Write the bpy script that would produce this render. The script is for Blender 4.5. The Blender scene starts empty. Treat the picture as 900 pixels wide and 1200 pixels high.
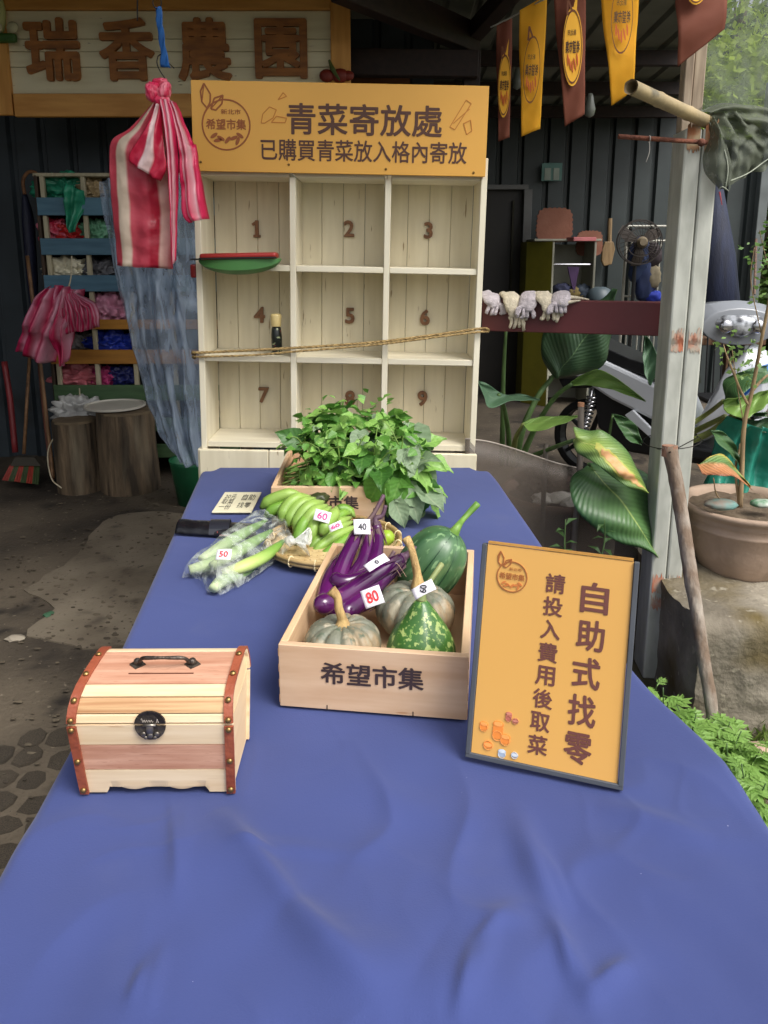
import bpy, bmesh, math, random
from math import sin, cos, pi, radians, sqrt
from mathutils import Vector, Matrix, noise
random.seed(7)
C = bpy.context.scene.collection
SC = bpy.context.scene

# ---------------------------------------------------------------- camera
F = 902.0; CX = 450.0; CY = 490.0; PITCH = radians(12.1); CAMZ = 1.43
cam_d = bpy.data.cameras.new("camera"); cam = bpy.data.objects.new("camera", cam_d); C.objects.link(cam)
cam.location = (0, 0, CAMZ); cam.rotation_euler = (pi/2 - PITCH, 0, 0)
cam_d.sensor_fit = 'VERTICAL'; cam_d.sensor_height = 24.0; cam_d.lens = F/1200*24.0
cam_d.shift_y = -(600-CY)/1200.0
cam_d.clip_start = 0.05; cam_d.clip_end = 400
SC.camera = cam
SC.render.resolution_x = 768; SC.render.resolution_y = 1024

# ---------------------------------------------------------------- world, sun, exposure
SUN_EL = 54; SUN_AZ = 134        # azimuth in degrees from +Y clockwise (towards +X): behind-right of the camera
w = bpy.data.worlds.new("World"); SC.world = w; w.use_nodes = True
nt = w.node_tree; nt.nodes.clear()
sky = nt.nodes.new("ShaderNodeTexSky"); sky.sky_type = 'NISHITA'; sky.sun_disc = False
sky.sun_elevation = radians(SUN_EL); sky.sun_rotation = radians(SUN_AZ)
sky.air_density = 1.0; sky.dust_density = 6.0; sky.ozone_density = 1.0
hs = nt.nodes.new("ShaderNodeHueSaturation"); hs.inputs['Saturation'].default_value = 0.28
bg = nt.nodes.new("ShaderNodeBackground"); bg.inputs['Strength'].default_value = 0.12
wo = nt.nodes.new("ShaderNodeOutputWorld")
nt.links.new(sky.outputs[0], hs.inputs['Color']); nt.links.new(hs.outputs[0], bg.inputs[0]); nt.links.new(bg.outputs[0], wo.inputs[0])
sl = bpy.data.lights.new("sun", 'SUN'); sl.energy = 1.1; sl.angle = radians(28); sl.color = (1, .965, .91)
sun = bpy.data.objects.new("sun", sl); C.objects.link(sun)
a = radians(SUN_AZ); e = radians(SUN_EL)
sdir = Vector((sin(a)*cos(e), cos(a)*cos(e), sin(e)))
sun.rotation_euler = sdir.to_track_quat('Z', 'Y').to_euler(); sun.location = (0, 0, 8)
SC.view_settings.view_transform = 'Standard'; SC.view_settings.look = 'None'
SC.view_settings.exposure = 0.85; SC.view_settings.gamma = 1
SC.view_settings.use_curve_mapping = False
SC.cycles.max_bounces = 8; SC.cycles.transparent_max_bounces = 16

# ---------------------------------------------------------------- pixel rays (900 x 1200 picture) to world points
def ray(u, v):
    dx = (u-CX)/F; dz = -(v-CY)/F
    return Vector((dx, cos(PITCH)+dz*sin(PITCH), -sin(PITCH)+dz*cos(PITCH)))
def at(u, v, y):
    r = ray(u, v); k = y/r.y
    return Vector((r.x*k, y, CAMZ+r.z*k))
def onz(u, v, z):
    r = ray(u, v); k = (z-CAMZ)/r.z
    return Vector((r.x*k, r.y*k, z))
TZ = 0.74   # table top

# ---------------------------------------------------------------- materials
def lin(c):
    return tuple(((x/255.0)/12.92 if x/255.0 <= .04045 else (((x/255.0)+.055)/1.055)**2.4) for x in c) + (1,)
MATS = {}
def mat(name, col, rough=.6, var=.12, scale=6, col2=None, bump=0, bscale=40, metal=0, stretch=(1, 1, 1), detail=4,
        orand=0.0, spec=.5, coat=0, alpha=1, trans=0, sss=0, ramp=(.35, .65), spots=None, dist=.01, sheen=0):
    if name in MATS: return MATS[name]
    m = bpy.data.materials.new(name); m.use_nodes = True; MATS[name] = m
    n = m.node_tree.nodes; L = m.node_tree.links; b = n['Principled BSDF']
    b.inputs['Roughness'].default_value = rough; b.inputs['Metallic'].default_value = metal
    b.inputs['Specular IOR Level'].default_value = spec
    b.inputs['Coat Weight'].default_value = coat; b.inputs['Coat Roughness'].default_value = .15
    b.inputs['Transmission Weight'].default_value = trans
    if sss: b.inputs['Subsurface Weight'].default_value = sss; b.inputs['Subsurface Radius'].default_value = (.02, .03, .01)
    if sheen: b.inputs['Sheen Weight'].default_value = sheen; b.inputs['Sheen Roughness'].default_value = .5
    tc = n.new('ShaderNodeTexCoord'); mp = n.new('ShaderNodeMapping'); mp.inputs['Scale'].default_value = stretch
    L.new(tc.outputs['Object'], mp.inputs[0])
    nz = n.new('ShaderNodeTexNoise'); nz.inputs['Scale'].default_value = scale; nz.inputs['Detail'].default_value = detail
    L.new(mp.outputs[0], nz.inputs['Vector'])
    cr = n.new('ShaderNodeValToRGB'); c1 = lin(col)
    c2 = lin(col2) if col2 else tuple(min(1, x*(1+var*2)) for x in c1[:3])+(1,)
    if not col2: c1 = tuple(x*(1-var) for x in c1[:3])+(1,)
    cr.color_ramp.elements[0].color = c1; cr.color_ramp.elements[1].color = c2
    cr.color_ramp.elements[0].position = ramp[0]; cr.color_ramp.elements[1].position = ramp[1]
    L.new(nz.outputs[0], cr.inputs[0]); out = cr.outputs[0]
    if spots:
        for (sc, thr, scol, soft) in spots:
            s = n.new('ShaderNodeTexNoise'); s.inputs['Scale'].default_value = sc; s.inputs['Detail'].default_value = 3
            L.new(mp.outputs[0], s.inputs['Vector'])
            mr = n.new('ShaderNodeMapRange'); mr.inputs['From Min'].default_value = thr; mr.inputs['From Max'].default_value = thr+soft
            L.new(s.outputs[0], mr.inputs[0])
            mx = n.new('ShaderNodeMixRGB'); L.new(mr.outputs[0], mx.inputs[0]); L.new(out, mx.inputs[1]); mx.inputs[2].default_value = lin(scol)
            out = mx.outputs[0]
    if orand:
        oi = n.new('ShaderNodeObjectInfo'); mr = n.new('ShaderNodeMapRange')
        mr.inputs['To Min'].default_value = 1-orand; mr.inputs['To Max'].default_value = 1+orand
        L.new(oi.outputs['Random'], mr.inputs[0]); hv = n.new('ShaderNodeHueSaturation')
        L.new(mr.outputs[0], hv.inputs['Value']); L.new(out, hv.inputs['Color']); out = hv.outputs[0]
    L.new(out, b.inputs['Base Color'])
    if bump:
        bz = n.new('ShaderNodeTexNoise'); bz.inputs['Scale'].default_value = bscale; bz.inputs['Detail'].default_value = 5
        L.new(mp.outputs[0], bz.inputs['Vector'])
        bp = n.new('ShaderNodeBump'); bp.inputs['Strength'].default_value = bump; bp.inputs['Distance'].default_value = dist
        L.new(bz.outputs[0], bp.inputs['Height']); L.new(bp.outputs[0], b.inputs['Normal'])
    if alpha < 1: b.inputs['Alpha'].default_value = alpha
    m['out'] = 0
    return m
def wood(name, c1, c2, scale=5, stretch=(1, 12, 12), rough=.6, orand=.06, bump=.15, spots=None):
    return mat(name, c1, rough, col2=c2, scale=scale, stretch=stretch, orand=orand, bump=bump, bscale=scale*2.5, detail=6, spots=spots, dist=.002)
def uvmat(name, stops, rough=.5, axis='X', rep=1, alpha=1, veins=0, vamt=1, bump=0, trans=0, interp='LINEAR', noise_amt=.25, coat=0, sss=0):
    """colour from the surface's own u (across) or v (along) coordinate: printed stripes, leaf midribs"""
    if name in MATS: return MATS[name]
    m = bpy.data.materials.new(name); m.use_nodes = True; MATS[name] = m
    n = m.node_tree.nodes; L = m.node_tree.links; b = n['Principled BSDF']; b.inputs['Roughness'].default_value = rough
    b.inputs['Coat Weight'].default_value = coat
    if alpha < 1: b.inputs['Alpha'].default_value = alpha
    uv = n.new('ShaderNodeUVMap'); sp = n.new('ShaderNodeSeparateXYZ'); L.new(uv.outputs[0], sp.inputs[0])
    x = sp.outputs[axis]
    if rep != 1:
        mu = n.new('ShaderNodeMath'); mu.operation = 'MULTIPLY'; mu.inputs[1].default_value = rep; L.new(x, mu.inputs[0])
        fr = n.new('ShaderNodeMath'); fr.operation = 'FRACT'; L.new(mu.outputs[0], fr.inputs[0]); x = fr.outputs[0]
    cr = n.new('ShaderNodeValToRGB'); cr.color_ramp.interpolation = interp
    E = cr.color_ramp.elements
    E[0].position = stops[0][0]; E[0].color = lin(stops[0][1]); E[1].position = stops[-1][0]; E[1].color = lin(stops[-1][1])
    for p, c in stops[1:-1]:
        q = E.new(p); q.color = lin(c)
    L.new(x, cr.inputs[0]); out = cr.outputs[0]
    tc = n.new('ShaderNodeTexCoord'); nz = n.new('ShaderNodeTexNoise'); nz.inputs['Scale'].default_value = 14; nz.inputs['Detail'].default_value = 4
    L.new(tc.outputs['Object'], nz.inputs['Vector'])
    mr = n.new('ShaderNodeMapRange'); mr.inputs['To Min'].default_value = 1-noise_amt; mr.inputs['To Max'].default_value = 1+noise_amt
    L.new(nz.outputs[0], mr.inputs[0]); hv = n.new('ShaderNodeHueSaturation'); L.new(mr.outputs[0], hv.inputs['Value'])
    L.new(out, hv.inputs['Color']); out = hv.outputs[0]
    if veins:
        # fine parallel veins sweeping forward from the midrib
        ab = n.new('ShaderNodeMath'); ab.operation = 'SUBTRACT'; ab.inputs[1].default_value = .5; L.new(sp.outputs['X'], ab.inputs[0])
        a2 = n.new('ShaderNodeMath'); a2.operation = 'ABSOLUTE'; L.new(ab.outputs[0], a2.inputs[0])
        s1 = n.new('ShaderNodeMath'); s1.operation = 'MULTIPLY'; s1.inputs[1].default_value = .55; L.new(a2.outputs[0], s1.inputs[0])
        s2 = n.new('ShaderNodeMath'); s2.operation = 'SUBTRACT'; L.new(sp.outputs['Y'], s2.inputs[0]); L.new(s1.outputs[0], s2.inputs[1])
        s3 = n.new('ShaderNodeMath'); s3.operation = 'MULTIPLY'; s3.inputs[1].default_value = veins*6.28; L.new(s2.outputs[0], s3.inputs[0])
        s4 = n.new('ShaderNodeMath'); s4.operation = 'SINE'; L.new(s3.outputs[0], s4.inputs[0])
        m2 = n.new('ShaderNodeMapRange'); m2.inputs['From Min'].default_value = -1; m2.inputs['To Min'].default_value = 1-.18*vamt; m2.inputs['To Max'].default_value = 1+.12*vamt
        L.new(s4.outputs[0], m2.inputs[0]); h2 = n.new('ShaderNodeHueSaturation'); L.new(m2.outputs[0], h2.inputs['Value'])
        L.new(out, h2.inputs['Color']); out = h2.outputs[0]
        bp = n.new('ShaderNodeBump'); bp.inputs['Strength'].default_value = .35*vamt; bp.inputs['Distance'].default_value = .003
        L.new(s4.outputs[0], bp.inputs['Height']); L.new(bp.outputs[0], b.inputs['Normal'])
    elif bump:
        bz = n.new('ShaderNodeTexNoise'); bz.inputs['Scale'].default_value = 30; L.new(tc.outputs['Object'], bz.inputs['Vector'])
        bp = n.new('ShaderNodeBump'); bp.inputs['Strength'].default_value = bump; bp.inputs['Distance'].default_value = .01
        L.new(bz.outputs[0], bp.inputs['Height']); L.new(bp.outputs[0], b.inputs['Normal'])
    L.new(out, b.inputs['Base Color'])
    if trans:  # light passing through thin leaf or film
        tr = n.new('ShaderNodeBsdfTranslucent'); L.new(out, tr.inputs[0]); mx = n.new('ShaderNodeMixShader'); mx.inputs[0].default_value = trans
        o = n['Material Output']; L.new(b.outputs[0], mx.inputs[1]); L.new(tr.outputs[0], mx.inputs[2]); L.new(mx.outputs[0], o.inputs[0])
    return m
def film(name, col, fac, rough=.2, streak=None):
    """clear plastic film: mostly see-through, glossy, whitish creases"""
    if name in MATS: return MATS[name]
    m = bpy.data.materials.new(name); m.use_nodes = True; MATS[name] = m
    n = m.node_tree.nodes; L = m.node_tree.links; b = n['Principled BSDF']; b.inputs['Roughness'].default_value = rough
    b.inputs['Base Color'].default_value = lin(col)
    tc = n.new('ShaderNodeTexCoord'); nz = n.new('ShaderNodeTexNoise'); nz.inputs['Scale'].default_value = 22; nz.inputs['Detail'].default_value = 5
    nz.inputs['Distortion'].default_value = 1.5
    mp = n.new('ShaderNodeMapping'); mp.inputs['Scale'].default_value = streak or (1, 1, 1)
    L.new(tc.outputs['Object'], mp.inputs[0]); L.new(mp.outputs[0], nz.inputs['Vector'])
    mr = n.new('ShaderNodeMapRange'); mr.inputs['From Min'].default_value = .42; mr.inputs['From Max'].default_value = .68
    mr.inputs['To Min'].default_value = fac[0]; mr.inputs['To Max'].default_value = fac[1]
    L.new(nz.outputs[0], mr.inputs[0]); L.new(mr.outputs[0], b.inputs['Alpha'])
    bp = n.new('ShaderNodeBump'); bp.inputs['Strength'].default_value = .9; bp.inputs['Distance'].default_value = .02
    L.new(nz.outputs[0], bp.inputs['Height']); L.new(bp.outputs[0], b.inputs['Normal'])
    return m

# ---------------------------------------------------------------- geometry
def spline(P, k=6):
    P = [Vector(p) for p in P]
    if len(P) < 3:
        return [P[0].lerp(P[1], i/k) for i in range(k+1)]
    out = []
    for i in range(len(P)-1):
        p0 = P[i-1] if i > 0 else P[0]*2-P[1]; p1 = P[i]; p2 = P[i+1]; p3 = P[i+2] if i+2 < len(P) else P[-1]*2-P[-2]
        for j in range(k):
            t = j/k
            out.append(.5*((2*p1)+(p2-p0)*t+(2*p0-5*p1+4*p2-p3)*t*t+(3*p1-p0-3*p2+p3)*t**3))
    out.append(P[-1]); return out
def resample(P, n):
    Q = spline(P, 8) if len(P) > 2 else [Vector(p) for p in P]
    d = [0]
    for i in range(1, len(Q)): d.append(d[-1]+(Q[i]-Q[i-1]).length)
    out = []; j = 0
    for i in range(n+1):
        s = d[-1]*i/n
        while j < len(Q)-2 and d[j+1] < s: j += 1
        seg = d[j+1]-d[j]; out.append(Q[j].lerp(Q[j+1], 0 if seg == 0 else (s-d[j])/seg))
    return out
class G:
    def __init__(s): s.v = []; s.f = []; s.uv = {}
    def add(s, vs, fs, uvs=None):
        b = len(s.v); s.v += [Vector(x) for x in vs]; s.f += [tuple(i+b for i in f) for f in fs]
        if uvs:
            for i, q in enumerate(uvs): s.uv[b+i] = q
        return s
    def bm(s, bm, mtx=None):
        bm.verts.ensure_lookup_table()
        vs = [(mtx @ v.co) if mtx else v.co.copy() for v in bm.verts]
        bm.verts.index_update(); s.add(vs, [[v.index for v in f.verts] for f in bm.faces]); bm.free(); return s
    def box(s, c, d, rot=None, bev=0.0, mtx=None, seg=1):
        bm = bmesh.new(); bmesh.ops.create_cube(bm, size=1)
        for v in bm.verts: v.co = Vector((v.co.x*d[0], v.co.y*d[1], v.co.z*d[2]))
        if bev: bmesh.ops.bevel(bm, geom=bm.edges[:], offset=bev, segments=seg, affect='EDGES', profile=.5)
        M = Matrix.Translation(c)
        if rot is not None: M = M @ (rot.to_4x4() if isinstance(rot, Matrix) else Matrix.Rotation(rot, 4, 'Z'))
        if mtx is not None: M = mtx @ M
        return s.bm(bm, M)
    def tube(s, P, r, n=10, cap=True, squash=1.0):
        P = [Vector(p) for p in P]; N = len(P)
        R = r if isinstance(r, (list, tuple)) else [r]*N
        if len(R) != N:
            R = [R[min(len(R)-1, int(i*(len(R)-1)/(N-1)))]*(1-((i*(len(R)-1)/(N-1)) % 1)) + R[min(len(R)-1, int(i*(len(R)-1)/(N-1))+1)]*((i*(len(R)-1)/(N-1)) % 1) for i in range(N)]
        t = (P[1]-P[0]).normalized(); up = Vector((0, 0, 1)) if abs(t.z) < .9 else Vector((1, 0, 0))
        a = t.cross(up).normalized(); vs = []; fs = []; uvs = []
        for i in range(N):
            t2 = (P[min(i+1, N-1)]-P[max(i-1, 0)]).normalized()
            a = (a - t2*a.dot(t2)).normalized(); b = t2.cross(a)
            for j in range(n):
                q = 2*pi*j/n; vs.append(P[i]+(a*cos(q)+b*sin(q)*squash)*R[i]); uvs.append((j/n, i/(N-1)))
        for i in range(N-1):
            for j in range(n):
                fs.append((i*n+j, i*n+(j+1) % n, (i+1)*n+(j+1) % n, (i+1)*n+j))
        if cap: fs.append(tuple(range(n-1, -1, -1))); fs.append(tuple((N-1)*n+j for j in range(n)))
        return s.add(vs, fs, uvs)
    def lathe(s, prof, n=32, mtx=None, lobes=0, amp=0, cap=True):
        vs = []; fs = []; uvs = []
        for k, (r, z) in enumerate(prof):
            for j in range(n):
                q = 2*pi*j/n; rr = r*(1+amp*(abs(cos(q*lobes/2))-.6)) if lobes else r
                p = Vector((rr*cos(q), rr*sin(q), z)); vs.append(mtx @ p if mtx else p); uvs.append((j/n, k/(len(prof)-1)))
        for k in range(len(prof)-1):
            for j in range(n): fs.append((k*n+j, k*n+(j+1) % n, (k+1)*n+(j+1) % n, (k+1)*n+j))
        if cap: fs.append(tuple(range(n-1, -1, -1))); fs.append(tuple((len(prof)-1)*n+j for j in range(n)))
        return s.add(vs, fs, uvs)
    def grid(s, fn, nu, nv):
        vs = [fn(i/nu, j/nv) for j in range(nv+1) for i in range(nu+1)]
        uvs = [(i/nu, j/nv) for j in range(nv+1) for i in range(nu+1)]
        fs = [(j*(nu+1)+i, j*(nu+1)+i+1, (j+1)*(nu+1)+i+1, (j+1)*(nu+1)+i) for j in range(nv) for i in range(nu)]
        return s.add(vs, fs, uvs)
    def prism(s, poly, ext):
        """poly: list of 3-D points (one loop), ext: extrusion vector"""
        n = len(poly); P = [Vector(p) for p in poly]; e = Vector(ext)
        s.add(P+[p+e for p in P], [tuple(range(n)), tuple(range(2*n-1, n-1, -1))]+[(i, i+n, (i+1) % n+n, (i+1) % n) for i in range(n)])
        return s
    def sheet(s, Lp, Rp, nu=12, nv=16, bulge=0, rip=None, crumple=0, cs=8, seed=0):
        """a surface between two edge curves given as (u, v, depth); bulge and ripple run in depth"""
        A = resample([at(*p) for p in Lp], nv); B = resample([at(*p) for p in Rp], nv)
        def fn(a_, b_):
            j = round(b_*nv); p = A[j].lerp(B[j], a_); y = bulge*4*a_*(1-a_)
            if rip: y += rip[0]*sin(2*pi*(rip[1]*a_+(rip[2] if len(rip) > 2 else 0)*b_+seed))
            q = p+Vector((0, y, 0))
            if crumple: q += Vector((0, 1, .4))*crumple*(noise.noise(p*cs+Vector((seed*3.1, 0, 0)))+.5*noise.noise(p*cs*2.7))
            return q
        return s.grid(fn, nu, nv)
    def ico(s, c, r, sub=2, crumple=0, cs=6, sc=(1, 1, 1), seed=0, rot=None):
        bm = bmesh.new(); bmesh.ops.create_icosphere(bm, subdivisions=sub, radius=1)
        for v in bm.verts:
            d = v.co.normalized(); k = 1+crumple*(noise.noise(d*cs+Vector((seed*7.7, 0, 0)))+.5*noise.noise(d*cs*2.3+Vector((seed, 3, 1))))
            v.co = Vector((d.x*sc[0], d.y*sc[1], d.z*sc[2]))*r*k
        M = Matrix.Translation(c)
        if rot is not None: M = M @ rot.to_4x4()
        return s.bm(bm, M)
WM = {}
def mesh_of(name, g, mat_):
    me = bpy.data.meshes.new(name); me.from_pydata([tuple(v) for v in g.v], [], g.f); me.materials.append(mat_)
    if g.uv:
        ul = me.uv_layers.new(name="UVMap")
        for lp in me.loops: ul.data[lp.index].uv = g.uv.get(lp.vertex_index, (0, 0))
    return me
def fixn(me):
    bm = bmesh.new(); bm.from_mesh(me); bmesh.ops.recalc_face_normals(bm, faces=bm.faces[:]); bm.to_mesh(me); bm.free()
def obj(name, g, m, parent=None, smooth=False, local=False, solid=0, kind=None, label=None, tag=None, group=None, norm=True, bevel=0, sub=0):
    """link ONE mesh object. g in world coordinates unless local; tag=(label, category) for a top-level thing"""
    M = Matrix.Identity(4)
    if parent is not None and not local:
        inv = WM[parent.name].inverted(); g.v = [inv @ v for v in g.v]
    if parent is None and not local:
        xs = [v.x for v in g.v]; ys = [v.y for v in g.v]; zs = [v.z for v in g.v]
        o0 = Vector(((min(xs)+max(xs))/2, (min(ys)+max(ys))/2, min(zs))); g.v = [v-o0 for v in g.v]; M = Matrix.Translation(o0)
    me = mesh_of(name, g, m)
    if norm: fixn(me)
    if smooth:
        me.polygons.foreach_set('use_smooth', [True]*len(me.polygons))
    o = bpy.data.objects.new(name, me); C.objects.link(o)
    if parent is not None: o.parent = parent; M2 = WM[parent.name]
    else: o.matrix_basis = M; M2 = M
    WM[o.name] = M2
    if smooth == 'auto' or (smooth and bevel):
        pass
    if bevel:
        b = o.modifiers.new('bevel', 'BEVEL'); b.width = bevel; b.segments = 2; b.limit_method = 'ANGLE'
    if solid:
        sm = o.modifiers.new('thickness', 'SOLIDIFY'); sm.thickness = solid; sm.offset = 0
    if sub:
        sd = o.modifiers.new('subsurf', 'SUBSURF'); sd.levels = sub; sd.render_levels = sub
    if kind: o['kind'] = kind
    if tag: o['label'] = tag[0]; o['category'] = tag[1]
    if group: o['group'] = group
    if label: o['label'] = label
    return o
def inst(name, me, parent, mtx_local):
    o = bpy.data.objects.new(name, me); C.objects.link(o); o.parent = parent; o.matrix_basis = mtx_local
    if parent is not None: WM[o.name] = WM[parent.name] @ mtx_local
    else: WM[o.name] = mtx_local
    return o
def thing(name, label, cat, loc=(0, 0, 0), rot=0, group=None, mtx=None):
    o = bpy.data.objects.new(name, None); C.objects.link(o); o.empty_display_size = .1
    M = mtx if mtx is not None else Matrix.Translation(loc) @ Matrix.Rotation(rot, 4, 'Z')
    o.matrix_basis = M; WM[o.name] = M.copy()
    o['label'] = label; o['category'] = cat
    if group: o['group'] = group
    return o
def frame(o, right, up):
    r = Vector(right).normalized(); n = r.cross(Vector(up)).normalized(); u = n.cross(r)
    return Matrix((( r.x, u.x, n.x, o[0]), (r.y, u.y, n.y, o[1]), (r.z, u.z, n.z, o[2]), (0, 0, 0, 1)))
def text_geo(body, w, h, ext=.0006, bold=0.0, bev=0.0, keep=False):
    """lettering as a mesh in XY, centred, fitted to w x h"""
    cu = bpy.data.curves.new("t", 'FONT'); cu.body = body; cu.size = 1; cu.offset = bold; cu.resolution_u = 3
    flat = ext < .001; cu.extrude = 0 if flat else .02; cu.offset = 0
    o = bpy.data.objects.new("t", cu); C.objects.link(o)
    dg = bpy.context.evaluated_depsgraph_get(); dg.update()
    me = bpy.data.meshes.new_from_object(o.evaluated_get(dg))
    bpy.data.objects.remove(o); bpy.data.curves.remove(cu)
    g = G(); vs = [v.co.copy() for v in me.vertices]
    if not vs: return g
    n0 = len(vs); F0 = [tuple(p.vertices) for p in me.polygons]; FF = []; V2 = []
    K = (8 if bold < .03 else 14) if bold else 0
    offs = [(0, 0)]+[(bold*cos(2*pi*i/K), bold*sin(2*pi*i/K)) for i in range(K)]
    z1_ = max(1e-9, max(abs(v.z) for v in vs))
    for i, (ox, oy) in enumerate(offs):      # heavier strokes: the same outline set several times, each a hair lower
        zz = 1-.045*i if flat else 1-.012*i
        V2 += [Vector((v.x+ox, v.y+oy, (1 if flat else v.z/z1_)*zz)) for v in vs]; FF += [tuple(j+i*n0 for j in f_) for f_ in F0]
    vs = V2
    x0 = min(v.x for v in vs); x1 = max(v.x for v in vs); y0 = min(v.y for v in vs); y1 = max(v.y for v in vs); z1 = max(abs(v.z) for v in vs)
    sx = w/(x1-x0); sy = h/(y1-y0)
    if keep: sx = sy = min(sx, sy)
    vs = [Vector(((v.x-(x0+x1)/2)*sx, (v.y-(y0+y1)/2)*sy, v.z/z1*ext)) for v in vs]
    g.add(vs, FF); bpy.data.meshes.remove(me); return g
def xf(g, M):
    g.v = [M @ v for v in g.v]; return g
def shape_geo(loops, ext=.0005):
    g = G()
    for i, lp in enumerate(loops): g.prism([(x, y, -ext) for x, y in lp], (0, 0, 2*ext+(i % 9)*ext*.08))
    return g
def ring(cx, cy, r, t, n=40, a0=0, a1=2*pi, sx=1):
    g = []
    for i in range(n):
        p = a0+(a1-a0)*i/n; q = a0+(a1-a0)*(i+1)/n
        g.append([(cx+sx*r*cos(p), cy+r*sin(p)), (cx+sx*(r+t)*cos(p), cy+(r+t)*sin(p)), (cx+sx*(r+t)*cos(q), cy+(r+t)*sin(q)), (cx+sx*r*cos(q), cy+r*sin(q))])
    return g
def stroke(pts, w):
    out = []
    for i in range(len(pts)-1):
        p = Vector(pts[i]+(0,) if len(pts[i]) == 2 else pts[i]); q = Vector(pts[i+1]+(0,)); d = (q-p)
        if d.length < 1e-7: continue
        n_ = Vector((-d.y, d.x, 0)).normalized()*w/2
        out.append([(p.x-n_.x, p.y-n_.y), (q.x-n_.x, q.y-n_.y), (q.x+n_.x, q.y+n_.y), (p.x+n_.x, p.y+n_.y)])
    return out
def ell(cx, cy, a_, b_, rot=0, n=14):
    return [(cx+a_*cos(t)*cos(rot)-b_*sin(t)*sin(rot), cy+a_*cos(t)*sin(rot)+b_*sin(t)*cos(rot)) for t in [2*pi*i/n for i in range(n)]]
INK = mat('brown_ink', (84, 52, 40), .6, .03)
def logo(parent, M, R, ink, sx=1, flip=False, veg=None, words=True):
    """round market emblem: ring, two leaves, small words, vegetables"""
    g = shape_geo(ring(0, 0, R*.93, R*.06, sx=sx))
    lf = [[(-.95, .85), (-1.0, 1.25), (-.85, 1.55), (-.6, 1.15), (-.62, .85), (-.75, .62)], [(-.6, .6), (-.45, 1.0), (-.1, 1.12), (-.15, .8), (-.4, .55)]]
    for lp in lf:
        P = [(x*R*sx, y*R) for x, y in lp+[lp[0]]]
        h = shape_geo(stroke(P, R*.06)+stroke([P[0], P[2]], R*.04)); g.add(h.v, h.f)
    if words:
        for body, cx, cy, w_, h_, bd in (("希望市集", 0, .02, 1.62, .42, .02), ("新北市", .2, .5, .8, .2, 0.01)):
            t = text_geo(body, w_*R*sx, h_*R, .0005, bd); xf(t, Matrix.Translation((cx*R, cy*R, .0001))); g.add(t.v, t.f)
    o = obj('emblem', xf(g, M), ink, parent)
    v = G()
    for i, (x, y, r_) in enumerate([(-.5, -.42, .6), (-.22, -.52, -.5), (.05, -.58, .9), (.3, -.5, .4), (.55, -.4, -.6), (-.35, -.6, .2), (.45, -.62, 1.2)]):
        h = shape_geo([ell(x*R*sx, y*R, R*.17*sx, R*.07, r_)]); v.add(h.v, h.f)
    obj('emblem_vegetables', xf(v, M @ Matrix.Translation((0, 0, .0003))), veg or ink, parent)
# ================================================================ SETTING
M_soil = mat('garden_soil', (88, 78, 60), .95, col2=(64, 66, 44), scale=9, bump=.6, bscale=50, spots=[(5, .55, (70, 84, 44), .1)])
M_conc = mat('stained_shaded_concrete', (92, 82, 68), .8, col2=(46, 39, 31), scale=1.3, bump=.6, bscale=45, detail=10, ramp=(.38, .62), spots=[(4.5, .58, (36, 30, 24), .12), (30, .66, (116, 106, 90), .05), (90, .66, (30, 26, 20), .06)])  # stains over a base tone darkened in place of roof shade
M_conc2 = mat('pale_concrete', (120, 110, 94), .75, col2=(92, 82, 68), scale=3, bump=.4, bscale=60, detail=10, spots=[(7, .56, (62, 54, 44), .2), (60, .64, (70, 60, 50), .08), (22, .68, (44, 38, 32), .05)])
def sheet_ground(name, poly, z, m, th=.0):
    g = G()
    g.add([(x, y, z) for x, y in poly], [tuple(range(len(poly)))])
    return obj(name, g, m, kind='structure', norm=False)
sheet_ground('ground', [(-60, -30), (60, -30), (60, 90), (-60, 90)], 0, M_soil)
pave = sheet_ground('floor', [(-7, .2), (.62, .2), (.8, 2.5), (4.2, 2.7), (4.2, 8.2), (-7, 8.2)], .006, M_conc)
# raised slab of paler concrete between the rack and the table, irregular edge
lp = [(30, 690), (95, 645), (118, 612), (165, 600), (225, 604), (232, 640), (215, 700), (178, 752), (120, 757), (60, 752), (28, 742), (62, 715)]
pts = resample([onz(u, v, .012) for u, v in lp]+[onz(30, 690, .012)], 60)[:-1]
g = G(); g.prism([p+Vector((.03*noise.noise(p*9), .04*noise.noise(p*9+Vector((5, 5, 5))), 0)) for p in pts], (0, 0, -.008))
obj('path', g, M_conc2, kind='structure')
# uneven paving stones at the near left, each its own piece of the floor
M_stone = mat('paving_stone', (104, 93, 77), .85, col2=(64, 55, 44), scale=16, bump=.9, bscale=70, orand=.22, detail=6)
random.seed(3)
stone_meshes = []
for k in range(6):
    n = 8; g = G()
    P = [Vector((cos(2*pi*i/n+.2*random.uniform(-1, 1))*random.uniform(.82, 1.14), sin(2*pi*i/n)*random.uniform(.78, 1.14), 0)) for i in range(n)]
    vs = [p*1 + Vector((0, 0, 0)) for p in P]+[p*.93+Vector((0, 0, .85)) for p in P]+[p*.75+Vector((0, 0, 1.0+random.uniform(-.15, .15))) for p in P]
    fs = [(i, (i+1) % n, (i+1) % n+n, i+n) for i in range(n)]+[(i+n, (i+1) % n+n, (i+1) % n+2*n, i+2*n) for i in range(n)]+[tuple(range(2*n, 3*n))]
    g.add(vs, fs); me = mesh_of('paving_stone', g, M_stone); fixn(me); stone_meshes.append(me)
ns = 0
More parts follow.
